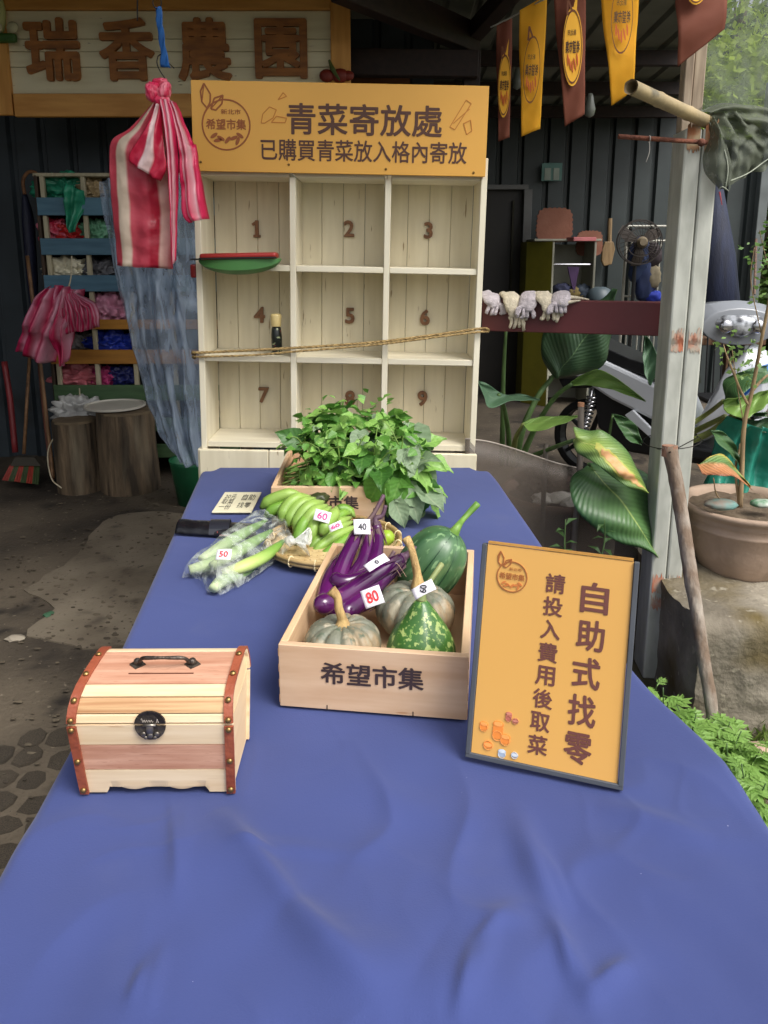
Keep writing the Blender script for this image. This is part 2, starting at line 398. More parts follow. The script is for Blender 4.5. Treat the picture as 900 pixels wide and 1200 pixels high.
for j in range(16):
    for i in range(18):
        x = -1.75+i*.098+(.049 if j % 2 else 0)+random.uniform(-.012, .012); y = .95+j*.092+random.uniform(-.012, .012)
        if x > -.42: continue
        if y > 2.05+.5*noise.noise(Vector((x*2, y, 0))) + .1 or random.random() < .06: continue
        M = pave.matrix_basis.inverted() @ (Matrix.Translation((x, y, .004)) @ Matrix.Rotation(random.choice((0, pi/2, pi))+random.uniform(-.2, .2), 4, 'Z') @ Matrix.Diagonal((.05*random.uniform(.8, 1.1), .048*random.uniform(.8, 1.1), .011*random.uniform(.3, 1.5), 1)))
        inst('paving_stone', random.choice(stone_meshes), pave, M); ns += 1

# --- hillside behind the garden
M_hill = mat('hillside_green', (70, 96, 32), .9, col2=(126, 150, 56), scale=1.2, detail=8, bump=1, bscale=5, dist=.3)
g = G()
g.grid(lambda s, t: Vector((-40+90*s, 12+28*t, -.2+13*t**.8+1.2*noise.noise(Vector((s*14, t*6, 0))))), 60, 24)
obj('hill', g, M_hill, kind='structure', smooth=True)

# --- the open shed: walls, roof, rafters
shed = thing('open_shed', 'dark corrugated steel shed with brown rafters and a front roof extended to shade the stall', 'shed', (0, 5.2, 0))
M_steel = mat('dark_blue_grey_steel', (52, 60, 66), .5, var=.12, scale=3, bump=.05, bscale=15, spots=[(3, .6, (38, 42, 44), .2)])
M_steel2 = mat('dark_grey_green_steel', (50, 57, 57), .5, var=.12, scale=3, spots=[(3, .6, (42, 48, 46), .2)])
M_brown = wood('dark_brown_timber', (44, 26, 20), (30, 17, 13), 4, (8, 1, 8), .6)
M_roof = mat('roof_sheet_underside', (112, 114, 104), .6, var=.1, scale=4)
M_alu = mat('dull_aluminium', (104, 104, 102), .6, var=.1)
def corrugated(p0, p1, z0, z1, pitch=.2, depth=.028, side=1):
    p0 = Vector(p0+(0,)); p1 = Vector(p1+(0,)); L_ = (p1-p0).length; d = (p1-p0)/L_; n_ = Vector((-d.y, d.x, 0))*side
    pr = []; x = 0
    while x < L_:
        for f, h in ((0, 0), (.62, 0), (.70, 1), (.84, 1), (.92, 0)):
            if x+f*pitch <= L_: pr.append((x+f*pitch, h*depth))
        x += pitch
    pr.append((L_, 0)); vs = []
    for x, h in pr:
        q = p0+d*x+n_*h; vs += [(q.x, q.y, z0), (q.x, q.y, z1)]
    g = G(); g.add(vs, [(2*i, 2*i+2, 2*i+3, 2*i+1) for i in range(len(pr)-1)]); return g
obj('wall', corrugated((-7, 5.32), (.32, 5.32), 0, 2.9, .2, .03, 1), M_steel, shed, solid=.002, norm=False)
obj('wall', corrugated((.32, 5.32), (.32, 7.8), 0, 2.9, .2, .03, 1), M_steel, shed, solid=.002, norm=False)
xr = at(884, 300, 7.8).x; xd0 = at(573, 300, 7.78).x; xd1 = at(612, 300, 7.78).x; zd = at(600, 222, 7.78).z
obj('wall', corrugated((xd1+.04, 7.8), (2.95, 7.8), 0, 3.1, .21, .04, 1), M_steel2, shed, solid=.002, norm=False)
obj('wall', corrugated((2.95, 7.8), (xr, 7.8), 0, 2.5, .21, .04, 1), M_steel2, shed, solid=.002, norm=False)
obj('wall', corrugated((.32, 7.8), (xd1+.04, 7.8), zd+.03, 3.1, .21, .04, 1), M_steel2, shed, solid=.002, norm=False)
obj('wall', corrugated((-3.4, 5.32), (-3.4, -.5), 0, 2.9, .2, .03, 1), M_steel, shed, solid=.002, norm=False)  # unseen side wall, moved in close to darken the left floor
g = G(); g.box(((.32+xd1)/2+.02, 7.85, zd/2), (xd1-.28, .04, zd+.04), bev=.003)
dr = obj('door', g, mat('dark_door', (30, 26, 20), .5), shed)
g = G(); g.box((xd1-.1, 7.81, zd*.5), (.02, .03, zd*.9)); g.box((xd1-.14, 7.80, 1.0), (.03, .05, .1)); obj('door_edge', g, mat('door_edge_olive', (46, 44, 30), .8), dr)
g = G(); g.box((xd1+.03, 7.78, zd/2), (.08, .08, zd), bev=.004); g.box(((.4+xd1)/2, 7.78, zd+.02), (xd1-.34, .08, .045), bev=.004)
obj('door_frame', g, M_alu, shed)
# roof: ribs run away from the viewer
def roof_z(y): return 3.02-.055*(y-2.9)
g = G(); xs = []
x = -4.0
ROOF_F = 1.35; ROOF_L = 2.3  # unseen front eave carried forward over the table to shade its far half
while x < 3.0:
    for f, h in ((0, 0), (.7, 0), (.78, .03), (.9, .03), (.98, 0)): xs.append((x+f*.2, h))
    x += .2
vs = []
def eave(x): return ROOF_L if x < -.75 else max(ROOF_F, x/.375 if x > .9 else 0)
for x, h in xs: vs += [(x, min(8.1, eave(x)), roof_z(min(8.1, eave(x)))+h), (x, 8.2, roof_z(8.2)+h)]
g.add(vs, [(2*i, 2*i+2, 2*i+3, 2*i+1) for i in range(len(xs)-1)])
obj('roof', g, M_roof, shed, solid=.002, norm=False)
def beam(p, q, wd, ht, name='rafter', m=None):
    p = Vector(p); q = Vector(q); L_ = (q-p).length
    R = (q-p).to_track_quat('Y', 'Z').to_matrix()
    g = G(); g.box((p+q)/2, (wd, L_, ht), R, bev=.004); return obj(name, g, m or M_brown, shed)
b0 = at(395, -22, 4.1); b1 = at(556, 47, 5.2); beam(b0, b1, .09, .17)
b0 = at(612, -25, 4.2); b1 = at(552, 42, 5.25); beam(b0, b1, .09, .1)
beam(at(380, 73, 4.95), at(560, 76, 4.95), .08, .15, 'beam')
p_ = at(553, 80, 5.0); beam((p_.x, 5.03, 0), (p_.x, 5.03, p_.z+.1), .1, .1, 'post')
for y in (5.9, 6.7, 7.5): beam((-1, y, roof_z(y)-.07), (.36*y, y, roof_z(y)-.07), .06, .1, 'purlin')
beam((-3.4, 3.2, roof_z(3.2)-.08), (1.15, 3.2, roof_z(3.2)-.08), .06, .1, 'purlin')
g = G(); g.box(at(433, 95, 5.1), (.5, .03, .06)); obj('batten', g, wood('pale_batten', (112, 70, 40), (88, 52, 28)), shed)

# --- trees and bushes behind the shed's open side
M_bark = mat('bark', (92, 78, 60), .9, col2=(58, 48, 36), scale=10, stretch=(1, 1, .25), bump=.8, bscale=20)
def leaf_mesh(name, m, n=1, L_=1.0, W_=.5):
    g = G(); g.add([(0, 0, 0), (W_*.5, L_*.4, .06), (0, L_*.45, 0), (-W_*.5, L_*.4, .06), (0, L_, -.08)], [(0, 1, 2), (0, 2, 3), (1, 4, 2), (3, 2, 4)])
    return mesh_of(name, g, m)
def crown_geo(blobs, n, size, rnd):
    g = G()
    for _ in range(n):
        c, r = rnd.choice(blobs); d = Vector((rnd.gauss(0, 1), rnd.gauss(0, 1), rnd.gauss(0, 1))).normalized()
        p = Vector(c)+Vector((d.x*r[0], d.y*r[1], d.z*r[2]))*rnd.uniform(.55, 1.05)
        if noise.noise(p*2.2) < -.18: continue
        s = size*rnd.uniform(.6, 1.3); a_ = Vector((rnd.gauss(0, 1), rnd.gauss(0, 1), rnd.gauss(0, .7)-.3)).normalized(); b_ = a_.cross(Vector((rnd.gauss(0, 1), rnd.gauss(0, 1), rnd.gauss(0, 1)))).normalized()
        g.add([p, p+a_*s*.5+b_*s*.25, p+a_*s, p+a_*s*.5-b_*s*.25], [(0, 1, 2, 3)])
    return g
def leafmat(name, c1, c2, t=.35): 
    m = mat(name, c1, .5, col2=c2, scale=1.6, detail=5)
    n = m.node_tree.nodes; L = m.node_tree.links; b = n['Principled BSDF']
    tr = n.new('ShaderNodeBsdfTranslucent'); mx = n.new('ShaderNodeMixShader'); mx.inputs[0].default_value = t
    src = b.inputs['Base Color'].links[0].from_socket; L.new(src, tr.inputs[0])
    L.new(b.outputs[0], mx.inputs[1]); L.new(tr.outputs[0], mx.inputs[2]); L.new(mx.outputs[0], n['Material Output'].inputs[0]); return m
M_lfA = leafmat('yellow_green_foliage', (128, 156, 40), (176, 196, 70)); M_lfB = leafmat('deep_green_foliage', (40, 66, 26), (72, 96, 36))
R_ = random.Random(5)
for lab, x, y, h, m, n, bl in (
    ('yellow-green leafy tree behind the netting at the top right', 4.9, 10.2, 5.2, M_lfA, 9000, [((4.9, 10.2, 4.0), (1.5, 1.2, 1.4)), ((4.2, 10.0, 3.1), (.9, .8, .9)), ((5.7, 10.2, 3.2), (1.2, .9, 1.0))]),
    ('dark green bush seen through the opening beside the shed wall', 4.65, 8.9, 2.4, M_lfB, 6000, [((4.6, 8.9, 1.3), (.7, .6, .8)), ((5.2, 9.1, 1.8), (.8, .6, .8)), ((4.5, 8.8, .7), (.6, .5, .5))]),
    ('second yellow-green tree further right behind the shade net', 7.2, 11.8, 6.4, M_lfA, 9000, [((7.2, 11.8, 4.9), (1.9, 1.3, 1.8)), ((6.4, 11.4, 3.7), (1.2, 1.0, 1.1)), ((8.3, 11.5, 3.6), (1.3, 1, 1.2))]),
    ('dark evergreen tree rising behind the brightest foliage', 5.8, 13.5, 7, M_lfB, 8000, [((5.6, 13.4, 5.4), (1.8, 1.2, 1.8)), ((4.6, 13.4, 4.2), (1.3, 1, 1.3)), ((7.0, 13.6, 4.4), (1.3, 1, 1.3))])):
    t = thing('broadleaf_tree' if h > 3 else 'bush', lab, 'tree' if h > 3 else 'bush', (x, y, 0), group='trees and bushes behind the shed')
    g = G(); g.tube(spline([(x, y, -.1), (x+.08, y, h*.3), (x-.05, y+.05, h*.6), (x, y, h*.8)], 4), [.12*h/5, .09*h/5, .05*h/5], 8)
    for c, r in bl[:3]: g.tube(spline([(x, y, h*.35), ((x+c[0])/2, (y+c[1])/2, (h*.4+c[2])/2), c], 4), [.05, .03, .015], 6)
    obj('trunk', g, M_bark, t, smooth=True); obj('crown', crown_geo(bl, int(n*1.8), .115, R_), m, t, norm=False)

# --- galvanised post, concrete block
M_galv = mat('galvanised_steel', (168, 170, 160), .55, col2=(192, 194, 184), scale=26, metal=.1, stretch=(1, 1, .3), bump=.1, bscale=30, spots=[(3.2, .62, (150, 146, 118), .1), (9, .7, (120, 118, 100), .05)])
px0, py0 = .945, 2.46
post = thing('steel_post', 'weathered galvanised steel post with a rusty band, right of the maroon rail', 'post', (px0, py0, 0), radians(-4))
def chan(cx):
    g = G(); h = 1.79
    g.box((cx, 0, h/2), (.05, .13, h), bev=.006, seg=2); return g
obj('channel', chan(-.0262), M_galv, post, local=True); obj('channel', chan(.0262), M_galv, post, local=True)
M_rust = mat('rust_stain', (190, 110, 74), .8, col2=(168, 150, 126), scale=14, detail=8, ramp=(.3, .6), stretch=(1, 1, .5))
def rust_patch(z0, z1, seed):
    # thin flaking scale standing 1 mm off the steel, ragged edge
    g = G(); n = 16
    for cx in (-.0262, .0262):
        top = [(cx-.019+.038*i/n, -.0662, z1+.028*noise.noise(Vector((i*.9+seed, cx*90, 1)))) for i in range(n+1)]
        bot = [(cx-.019+.038*i/n, -.0662, z0+.02*noise.noise(Vector((i*.9+seed, cx*90, 7)))) for i in range(n+1)]
        g.add(top+bot, [(i, i+1, n+2+i, n+1+i) for i in range(n)])
    return g
def zpost(v): return at(805, v, 2.40).z
rm = mat('rust_band', (186, 112, 82), .85, col2=(176, 168, 152), scale=30, detail=9, ramp=(.38, .6), stretch=(1, 1, .6))
for i, (v0, v1) in enumerate(((412, 388), (404, 396), (694, 676), (712, 700))): 
    obj('rust_stain', rust_patch(zpost(v0), zpost(v1), i*5), rm, post, local=True, solid=.0008)
obj('rust_stain', rust_patch(zpost(176), zpost(146), 31), mat('rust_top', (150, 96, 62), .85, col2=(160, 140, 110), scale=30, detail=9, ramp=(.4, .6)), post, local=True, solid=.0008)
g = G(); g.box((.07, -.09, .14), (.06, .05, .05), bev=.004); g.lathe([(.012, 0), (.012, .02)], 8, Matrix.Translation((.075, -.115, .15)) @ Matrix.Rotation(pi/2, 4, 'X'))
obj('bracket', g, M_galv, post, local=True)
wp = wood('bleached_timber', (176, 160, 138), (132, 116, 98), 6, (8, 8, 1), .8)
g = G(); g.box((-.035, .02, 1.765+.7), (.026, .05, 1.35), bev=.003); g.box((.0, .03, 1.765+.7), (.035, .035, 1.35), bev=.003)
obj('timber_extension', g, wp, post, local=True)
# concrete block
M_block = mat('mossy_concrete', (150, 142, 126), .9, col2=(108, 100, 86), scale=6, bump=.7, bscale=45, detail=8, spots=[(2.6, .52, (92, 78, 40), .14), (24, .62, (150, 142, 124), .06)])
bx0 = .93
def blk(p):
    n_ = noise.noise(p*5)*.02+noise.noise(p*16)*.009
    return p+Vector((n_, -abs(n_)*1.2, n_*.8))
g = G(); zt = .372
x0, x1, y0, y1 = bx0, 2.5, 2.06, 2.95
def roundbox(s, t):  # wraps front face up over the top
    L1 = zt; L2 = y1-y0; d = t*(L1+L2)
    p = Vector((x0+(x1-x0)*s, y0+.04*(1-d/L1) if d < L1 else y0+(d-L1), min(d, L1)))
    rr = .035
    if abs(d-L1) < rr: k = 1-abs(d-L1)/rr; p += Vector((0, rr*.35*k, -rr*.35*k))
    return blk(p)
g.grid(roundbox, 70, 60)
g.grid(lambda s, t: blk(Vector((x0, y0+.04*(1-t)*(1-s)+(y1-y0)*s, zt*t-(.012 if s == 0 and t > .9 else 0)))), 24, 16)
obj('concrete_block', g, M_block, smooth=True, tag=('mossy rough concrete block under the big flower pot', 'concrete block'))
g = G()
R2 = random.Random(9)
for _ in range(2600):
    x = R2.uniform(1.0, 1.7); z = R2.uniform(.03, .36)
    if noise.noise(Vector((x*3.0+1.1, z*5, 0)))+.25*noise.noise(Vector((x*14, z*14, 2))) < -.02: continue
    p = Vector((x, y0+.012+.04*(1-z/zt), z)); s = R2.uniform(.006, .018)
    d = Vector((R2.gauss(0, .5), -.35, R2.uniform(-.7, .8))).normalized(); b_ = Vector((1, 0, 0))*.0022
    g.add([p-b_, p+b_, p+d*s], [(0, 1, 2)])
obj('moss', g, mat('ochre_moss', (104, 92, 46), .9, col2=(130, 118, 66), scale=20), kind='stuff', norm=False, tag=('ochre moss growing on the face of the concrete block', 'moss'))
# ================================================================ SHELF, SIGNS, LEFT SIDE
W_cream = wood('whitewashed_pine', (228, 219, 192), (216, 206, 178), 3, (9, 9, 1), .65, .05, .12, [(9, .7, (156, 136, 100), .05)])
W_creamH = wood('whitewashed_pine_flat', (230, 223, 200), (216, 207, 182), 3, (1, 9, 9), .6, .04, .1)
W_creamV = wood('whitewashed_pine_edge', (232, 225, 202), (218, 209, 184), 3, (9, 9, 1), .6, .04, .1)
SY = 2.62; tilt = radians(1.1)
sxl = at(229, 300, SY).x; sxr = at(567, 300, SY).x; SW = sxr-sxl
zs = [.775, 1.078, 1.386, 1.69]
Msh = Matrix.Translation((sxl-.027, SY, 0)) @ Matrix.Rotation(tilt, 4, 'Y')
shelf = thing('pigeonhole_shelf', 'whitewashed nine-hole wooden shelf numbered 1 to 9 behind the table', 'shelf', mtx=Msh)
D_ = .21; T = .02; dz0 = .012
def sbox(name, c, d, m, par=shelf, bev=.0015):
    g = G(); g.box(c, d, bev=bev); return obj(name, g, m, par, local=True)
sbox('side_panel', (T/2, D_/2, .88+.32), (T, D_, 1.62-.64+.02), W_creamV)
sbox('side_panel', (SW-T/2, D_/2, .88+.345), (T, D_, 1.62-.64+.07), W_creamV)
cw = (SW-4*T)/3
for k in (1, 2): sbox('divider', (T*(k+.5)+cw*k, D_/2+.003, (zs[0]+zs[3])/2), (T, D_-.006, zs[3]-zs[0]-T-.002), W_creamV)
for zi, z in enumerate(zs):
    for k in range(3): sbox('shelf_board', (T*(k+1)+cw*(k+.5), D_/2+.005, z), (cw-.001, D_-.004, T), W_creamH)
nb = 12
for i in range(nb):
    wv = (SW-2*T)/nb
    sbox('back_plank', (T+wv*(i+.5), D_+.012+.001*(i % 2), (zs[0]+zs[3])/2), (wv-.0012, .012, zs[3]-zs[0]+.04), W_cream, bev=.0015)
for i in range(4):
    wv = (SW+.012)/4
    sbox('base_plank', (-.006+wv*(i+.5), -.008, .70), (wv-.002, .018, .12), W_cream, bev=.003)
sbox('base_panel', (SW/2, .10, .38), (SW-.01, .19, .515), W_cream)
sbox('base_side', (-.004, .098, .378), (.018, .2, .76), W_creamV)
W_num = wood('number_wood', (140, 98, 66), (108, 72, 46), 12, (1, 3, 3), .6, .1)
upx = [(301, 268), (409, 268), (502, 270), (304, 369), (410, 370), (498, 372), (309, 463), (410, 467), (495, 467)]
for i, (u, v) in enumerate(upx):
    p = at(u, v, SY+D_-.002); pl = Msh.inverted() @ p
    g = text_geo(str(i+1), .06, .058, .005, .03, keep=True)
    if i == 0: g.box((0, -.026, 0), (.026, .009, .009), bev=.001); g.box((-.009, .018, .0), (.018, .009, .008), Matrix.Rotation(.6, 3, 'Z'), bev=.001)
    obj('number', xf(g, Matrix.Translation((pl.x, D_-.001, pl.z)) @ Matrix.Rotation(pi/2, 4, 'X')), W_num, shelf, local=True)
# stall sign on the shelf
M_yel = mat('amber_print', (222, 166, 74), .5, .03, scale=2)
M_yelE = mat('amber_edge', (214, 150, 52), .5, .03)
P0 = at(228, 199, SY-.02); P1 = at(568, 203, SY-.02); P2 = at(224, 97, SY-.02)
wS = at(571, 150, SY-.02).x-at(225, 150, SY-.02).x; hS = (P2-P0).length+.012
cS = (at(224, 97, SY-.02)+at(571, 104, SY-.02)+at(571, 203, SY-.02)+at(226, 198, SY-.02))/4
Msg = frame(cS, Vector((cos(tilt), 0, -sin(tilt))), (0, 0, 1))
sign = thing('market_sign', 'amber yellow board above the shelf with brown lettering and round emblem', 'sign', mtx=Msg)
g = G(); g.box((0, 0, -.008), (wS, hS, .016), bev=.001); obj('board', g, M_yel, sign, local=True)
def sgn(x, y): return ((x-398)/346*wS, -(y-150)/103*hS)
t1 = text_geo("青菜寄放處", 182/346*wS, 36/103*hS, .0007, .016); x, y = sgn(427, 139.5)
obj('lettering', xf(t1, Matrix.Translation((x, y, .0008))), INK, sign, local=True)
t1 = text_geo("已購買青菜放入格內寄放", 243/346*wS, 25/103*hS, .0007, .012); x, y = sgn(426.5, 175)
obj('lettering', xf(t1, Matrix.Translation((x, y, .0008))), INK, sign, local=True)
INK2 = mat('rust_ink', (150, 84, 40), .6, .05); INK3 = mat('faint_ink', (190, 120, 44), .6, .05)
x, y = sgn(265, 148); logo(sign, Msg @ Matrix.Translation((x, y, .0008)), 29/346*wS, INK2)
def doodle(P, M, loops, m, name='drawing'): obj(name, xf(shape_geo(loops), M), m, P)
u_ = wS/346
x, y = sgn(320, 135)
carrot = stroke([(-14*u_, -10*u_), (-12*u_, 0), (-4*u_, 8*u_), (4*u_, 5*u_), (0, -4*u_), (-10*u_, -10*u_), (-14*u_, -10*u_)], u_)+stroke([(-2*u_, -9*u_), (14*u_, -9*u_), (16*u_, -4*u_), (4*u_, -2*u_), (-2*u_, -9*u_)], u_)+stroke([(6*u_, 16*u_), (12*u_, 24*u_), (16*u_, 20*u_), (6*u_, 16*u_)], u_)
doodle(sign, Msg @ Matrix.Translation((x, y, .0006)), carrot, INK3)
x, y = sgn(537, 133)
lot = stroke([(-10*u_, -12*u_), (8*u_, 18*u_), (14*u_, 14*u_), (-4*u_, -15*u_), (-10*u_, -12*u_)], u_)+stroke([(-6*u_, -8*u_), (12*u_, 8*u_)], u_)+stroke([(6*u_, -8*u_), (10*u_, -20*u_), (16*u_, -16*u_), (14*u_, -4*u_), (6*u_, -8*u_)], u_)
doodle(sign, Msg @ Matrix.Translation((x, y, .0006)), lot, INK3)
M_screw = mat('brass_screw', (120, 92, 48), .35, metal=.8)
for u, v in ((234, 193), (338, 194), (453, 197), (557, 199)):
    x, y = sgn(u, v-2); g = G(); g.lathe([(.0042, 0), (.0036, .002), (.001, .0026)], 12, Matrix.Translation((x, y, .0001))); obj('screw', g, M_screw, sign, local=True)
# watermelon-slice case in hole 1
zc1 = zs[2]+.012
g = G(); c0 = at(280, 308, SY-.035)
def slice_(s, t, top, dep):
    a_ = pi*s; x = -.135*cos(a_); z = -dep*sin(a_)*(1-.15*t); y = (t-.5)*.085
    return Vector((x, y*(sin(a_)**.5 if 0 < s < 1 else 0)+0, z*(1-0.35*abs(2*t-1)**2)))
base = Matrix.Translation((c0.x+.004, SY-.03, c0.z+.012)) @ Matrix.Rotation(radians(-1), 4, 'Y')
cas = thing('watermelon_case', 'watermelon slice shaped case, green under and red on top, in hole 1', 'case', mtx=base)
g = G(); g.grid(lambda s, t: slice_(s, t, 0, .054), 28, 10); g.grid(lambda s, t: Vector((-.135*cos(pi*s), (t-.5)*.085*sin(pi*s)**.5 if 0 < s < 1 else 0, 0)), 28, 4); g.grid(lambda s, t: slice_(s, 0, 0, .054*(t if t > .02 else 0)), 28, 6)
obj('shell', g, mat('melon_green_plastic', (66, 118, 60), .5, .1), cas, local=True, smooth=False)
g = G(); g.box((0, -.008, .010), (.25, .075, .020), bev=.008, seg=2); obj('lid', g, mat('red_plastic', (150, 34, 28), .4), cas, local=True)
g = G(); g.box((0, -.047, .004), (.25, .004, .005)); g.box((-.14, 0, .002), (.05, .006, .005)); obj('zip', g, mat('black_plastic', (20, 20, 20), .5), cas, local=True)
g = G(); p = at(232, 314, SY+.02); g.box((sxl-.012, SY+.02, p.z-.01), (.02, .03, .045), bev=.006, seg=2)
obj('clip', g, mat('dark_red_plastic', (130, 24, 24), .4), tag=('small dark red clip at the left side of the shelf', 'clip'))
# bottle in hole 4
p = at(324, 408, SY+.04); bz = zs[1]+T/2+.003
bo = thing('slim_bottle', 'slim dark flowered bottle with a cream cap standing in hole 4', 'bottle', (p.x, SY+.05, bz+.0))
g = G(); g.lathe([(.012, 0), (.018, .003), (.019, .055), (.016, .085), (.013, .09)], 24); obj('body', g, mat('black_floral', (20, 24, 22), .3, col2=(26, 30, 28), scale=5, spots=[(60, .6, (150, 158, 120), .04), (75, .66, (130, 60, 60), .03)]), bo, local=True, smooth=True)
g = G(); g.lathe([(.0165, .091), (.017, .093), (.0195, .128), (.017, .134), (.004, .135)], 24); obj('cap', g, mat('cream_cap', (214, 192, 132), .35, .05), bo, local=True, smooth=True)
# rope wound twice around the shelf
M_rope = mat('gold_rope', (186, 158, 104), .75, col2=(130, 106, 64), scale=90, bump=.5, bscale=120)
def rope(P, r, turns_per_m=60):
    Q = resample(P, 170); g = G()
    for ph in (0, 2*pi/3, 4*pi/3):
        L_ = 0; R = []
        for i, q in enumerate(Q):
            if i: L_ += (Q[i]-Q[i-1]).length
            t = (Q[min(i+1, len(Q)-1)]-Q[max(i-1, 0)]).normalized(); a_ = t.cross(Vector((0, .02, 1))).normalized(); b_ = t.cross(a_)
            q2 = L_*turns_per_m*2*pi/1.0*.35+ph; R.append(q+(a_*cos(q2)+b_*sin(q2))*r*.55)
        g.tube(R, r*.62, 6)
    return g
yf = SY-.012
P = [at(232, 416, SY+.18)+Vector((-.012, 0, 0)), at(229, 413, SY+.02)+Vector((-.008, 0, 0)), at(240, 413, yf), at(340, 408, yf), at(440, 401, yf), at(520, 391, yf), at(564, 385, yf), at(569, 386, SY+.01)+Vector((.006, 0, 0)), at(569, 388, SY+.2)+Vector((.012, 0, 0))]
obj('rope', rope(P, .0044), M_rope, smooth=True, tag=('twisted gold rope crossing the front of the shelf, upper strand', 'rope'))
P = [at(232, 420, SY+.18)+Vector((-.012, 0, -.0)), at(229, 418, SY+.02)+Vector((-.008, 0, 0)), at(240, 418, yf), at(300, 416, yf-.006), at(345, 412, yf-.014), at(440, 404, yf-.012), at(520, 394, yf-.012), at(562, 389, yf-.006), at(569, 389, SY+.01)+Vector((.008, 0, 0))]
obj('rope', rope(P, .0036), M_rope, smooth=True, tag=('thinner twisted gold rope just below the first across the shelf', 'rope'))

# ---------------- wooden farm sign at the upper left
FY = 4.7
Wf = wood('honey_frame_wood', (220, 162, 84), (198, 138, 64), 3, (1, 8, 8), .5, .1)
Wfv = wood('honey_frame_wood_upright', (220, 162, 84), (198, 138, 64), 3, (8, 8, 1), .5, .1)
Wp = wood('aged_white_board', (236, 229, 196), (224, 215, 180), 3, (1, 8, 8), .6, .04, .1, [(16, .72, (110, 96, 66), .04)])
Wc = wood('brown_carved_letter', (176, 112, 50), (134, 82, 34), 8, (1, 4, 4), .55, .05, .2)
c = at(190, 60, FY)
fs = thing('farm_sign', 'wooden farm name board with four thick brown characters in a honey frame', 'sign', (c.x, FY, c.z))
def q(u, v): p = at(u, v, FY); return p.x-c.x, p.z-c.z
def rect(u0, v0, u1, v1, y, th, name, m, bev=.004):
    a0 = q(u0, v0); a1 = q(u1, v1); g = G(); g.box(((a0[0]+a1[0])/2, y, (a0[1]+a1[1])/2), (abs(a1[0]-a0[0]), th, abs(a1[1]-a0[1])), bev=bev)
    return obj(name, g, m, fs, local=True)
zr = [q(100, v)[1] for v in (15, 46, 63, 80, 112)]
xl = q(10, 60)[0]; xr2 = q(388, 60)[0]; ztop = q(100, 13)[1]; zbot = q(100, 111)[1]
edges = [13, 46, 61, 79, 111]
for i in range(4):
    za = q(100, edges[i])[1]; zb = q(100, edges[i+1])[1]; g = G(); g.box(((xl+xr2)/2, .002*(i % 2), (za+zb)/2), (xr2-xl, .015, za-zb-.003), bev=.002); obj('white_board', g, Wp, fs, local=True)
zt1 = q(100, -16)[1]
def fb(x0, x1, z0, z1, m, y=-.02): g = G(); g.box(((x0+x1)/2, y, (z0+z1)/2), (x1-x0, .035, z1-z0), bev=.004); obj('frame_board', g, m, fs, local=True)
fb(q(-14, 60)[0], xr2, ztop, zt1, Wf); fb(q(19, 120)[0], q(223, 60)[0], q(100, 138)[1], zbot, Wf); fb(q(223, 60)[0]+.002, xr2, q(100, 138)[1], zbot, Wf, -.022)
fb(q(-8, 120)[0], q(17, 120)[0], q(100, 136)[1], ztop+.0, Wfv, -.018); fb(xr2, q(411, 60)[0], q(100, 137)[1], zt1+.01, Wfv, -.018)
for ch, u0, v0, u1, v1 in (("瑞", 28, 22, 98, 96), ("香", 115, 22, 184, 96), ("農", 207, 22, 273, 96), ("園", 298, 23, 361, 93)):
    a0 = q(u0, v0); a1 = q(u1, v1); g = text_geo(ch, a1[0]-a0[0], a0[1]-a1[1], .014, .026)
    obj('carved_character', xf(g, Matrix.Translation(((a0[0]+a1[0])/2, -.018, (a0[1]+a1[1])/2)) @ Matrix.Rotation(pi/2, 4, 'X')), Wc, fs, local=True)
a0 = q(393, 91); g = G()
for dx, r in ((-.045, .045), (.03, .05), (.075, .035)): g.ico((a0[0]+dx, -.05, a0[1]), r, 2, sc=(1, .4, .8))
pc = obj('pepper_ornament', g, mat('dull_red_paint', (112, 34, 20), .5), fs, local=True, smooth=True)
g = G(); g.tube(spline([(a0[0]-.03, -.06, a0[1]+.08), (a0[0]-.01, -.065, a0[1]+.03), (a0[0]+.03, -.07, a0[1]-.03)], 4), [.006, .014, .004], 8); obj('pepper_stalk', g, mat('dull_green_paint', (70, 84, 34), .5), pc, local=False if False else True)
a0 = q(8, 25); g = G(); g.ico((a0[0]-.02, -.05, a0[1]+.03), .075, 2, sc=(.55, .4, 1.5)); rb = obj('radish_ornament', g, mat('cream_green_paint', (176, 180, 120), .5), fs, local=True, smooth=True)
g = G(); g.box((a0[0]+.0, -.05, a0[1]-.1), (.14, .04, .05), bev=.015, seg=2); obj('ornament_base', g, mat('mid_green_paint', (58, 98, 40), .5), rb, local=True); g = G(); g.ico((a0[0]-.02, -.05, a0[1]+.18), .06, 2, .3, sc=(1.2, .4, .6)); obj('ornament_leaf', g, mat('mid_green_paint', (58, 98, 40), .5), rb, local=True)
g = G()
for dx in (-.03, .06): g.ico((a0[0]+dx, -.07, a0[1]-.05), .035, 2, sc=(1, .4, .9))
obj('ornament_flower', g, mat('pale_cream_paint', (190, 186, 150), .5), rb, local=True, smooth=True)

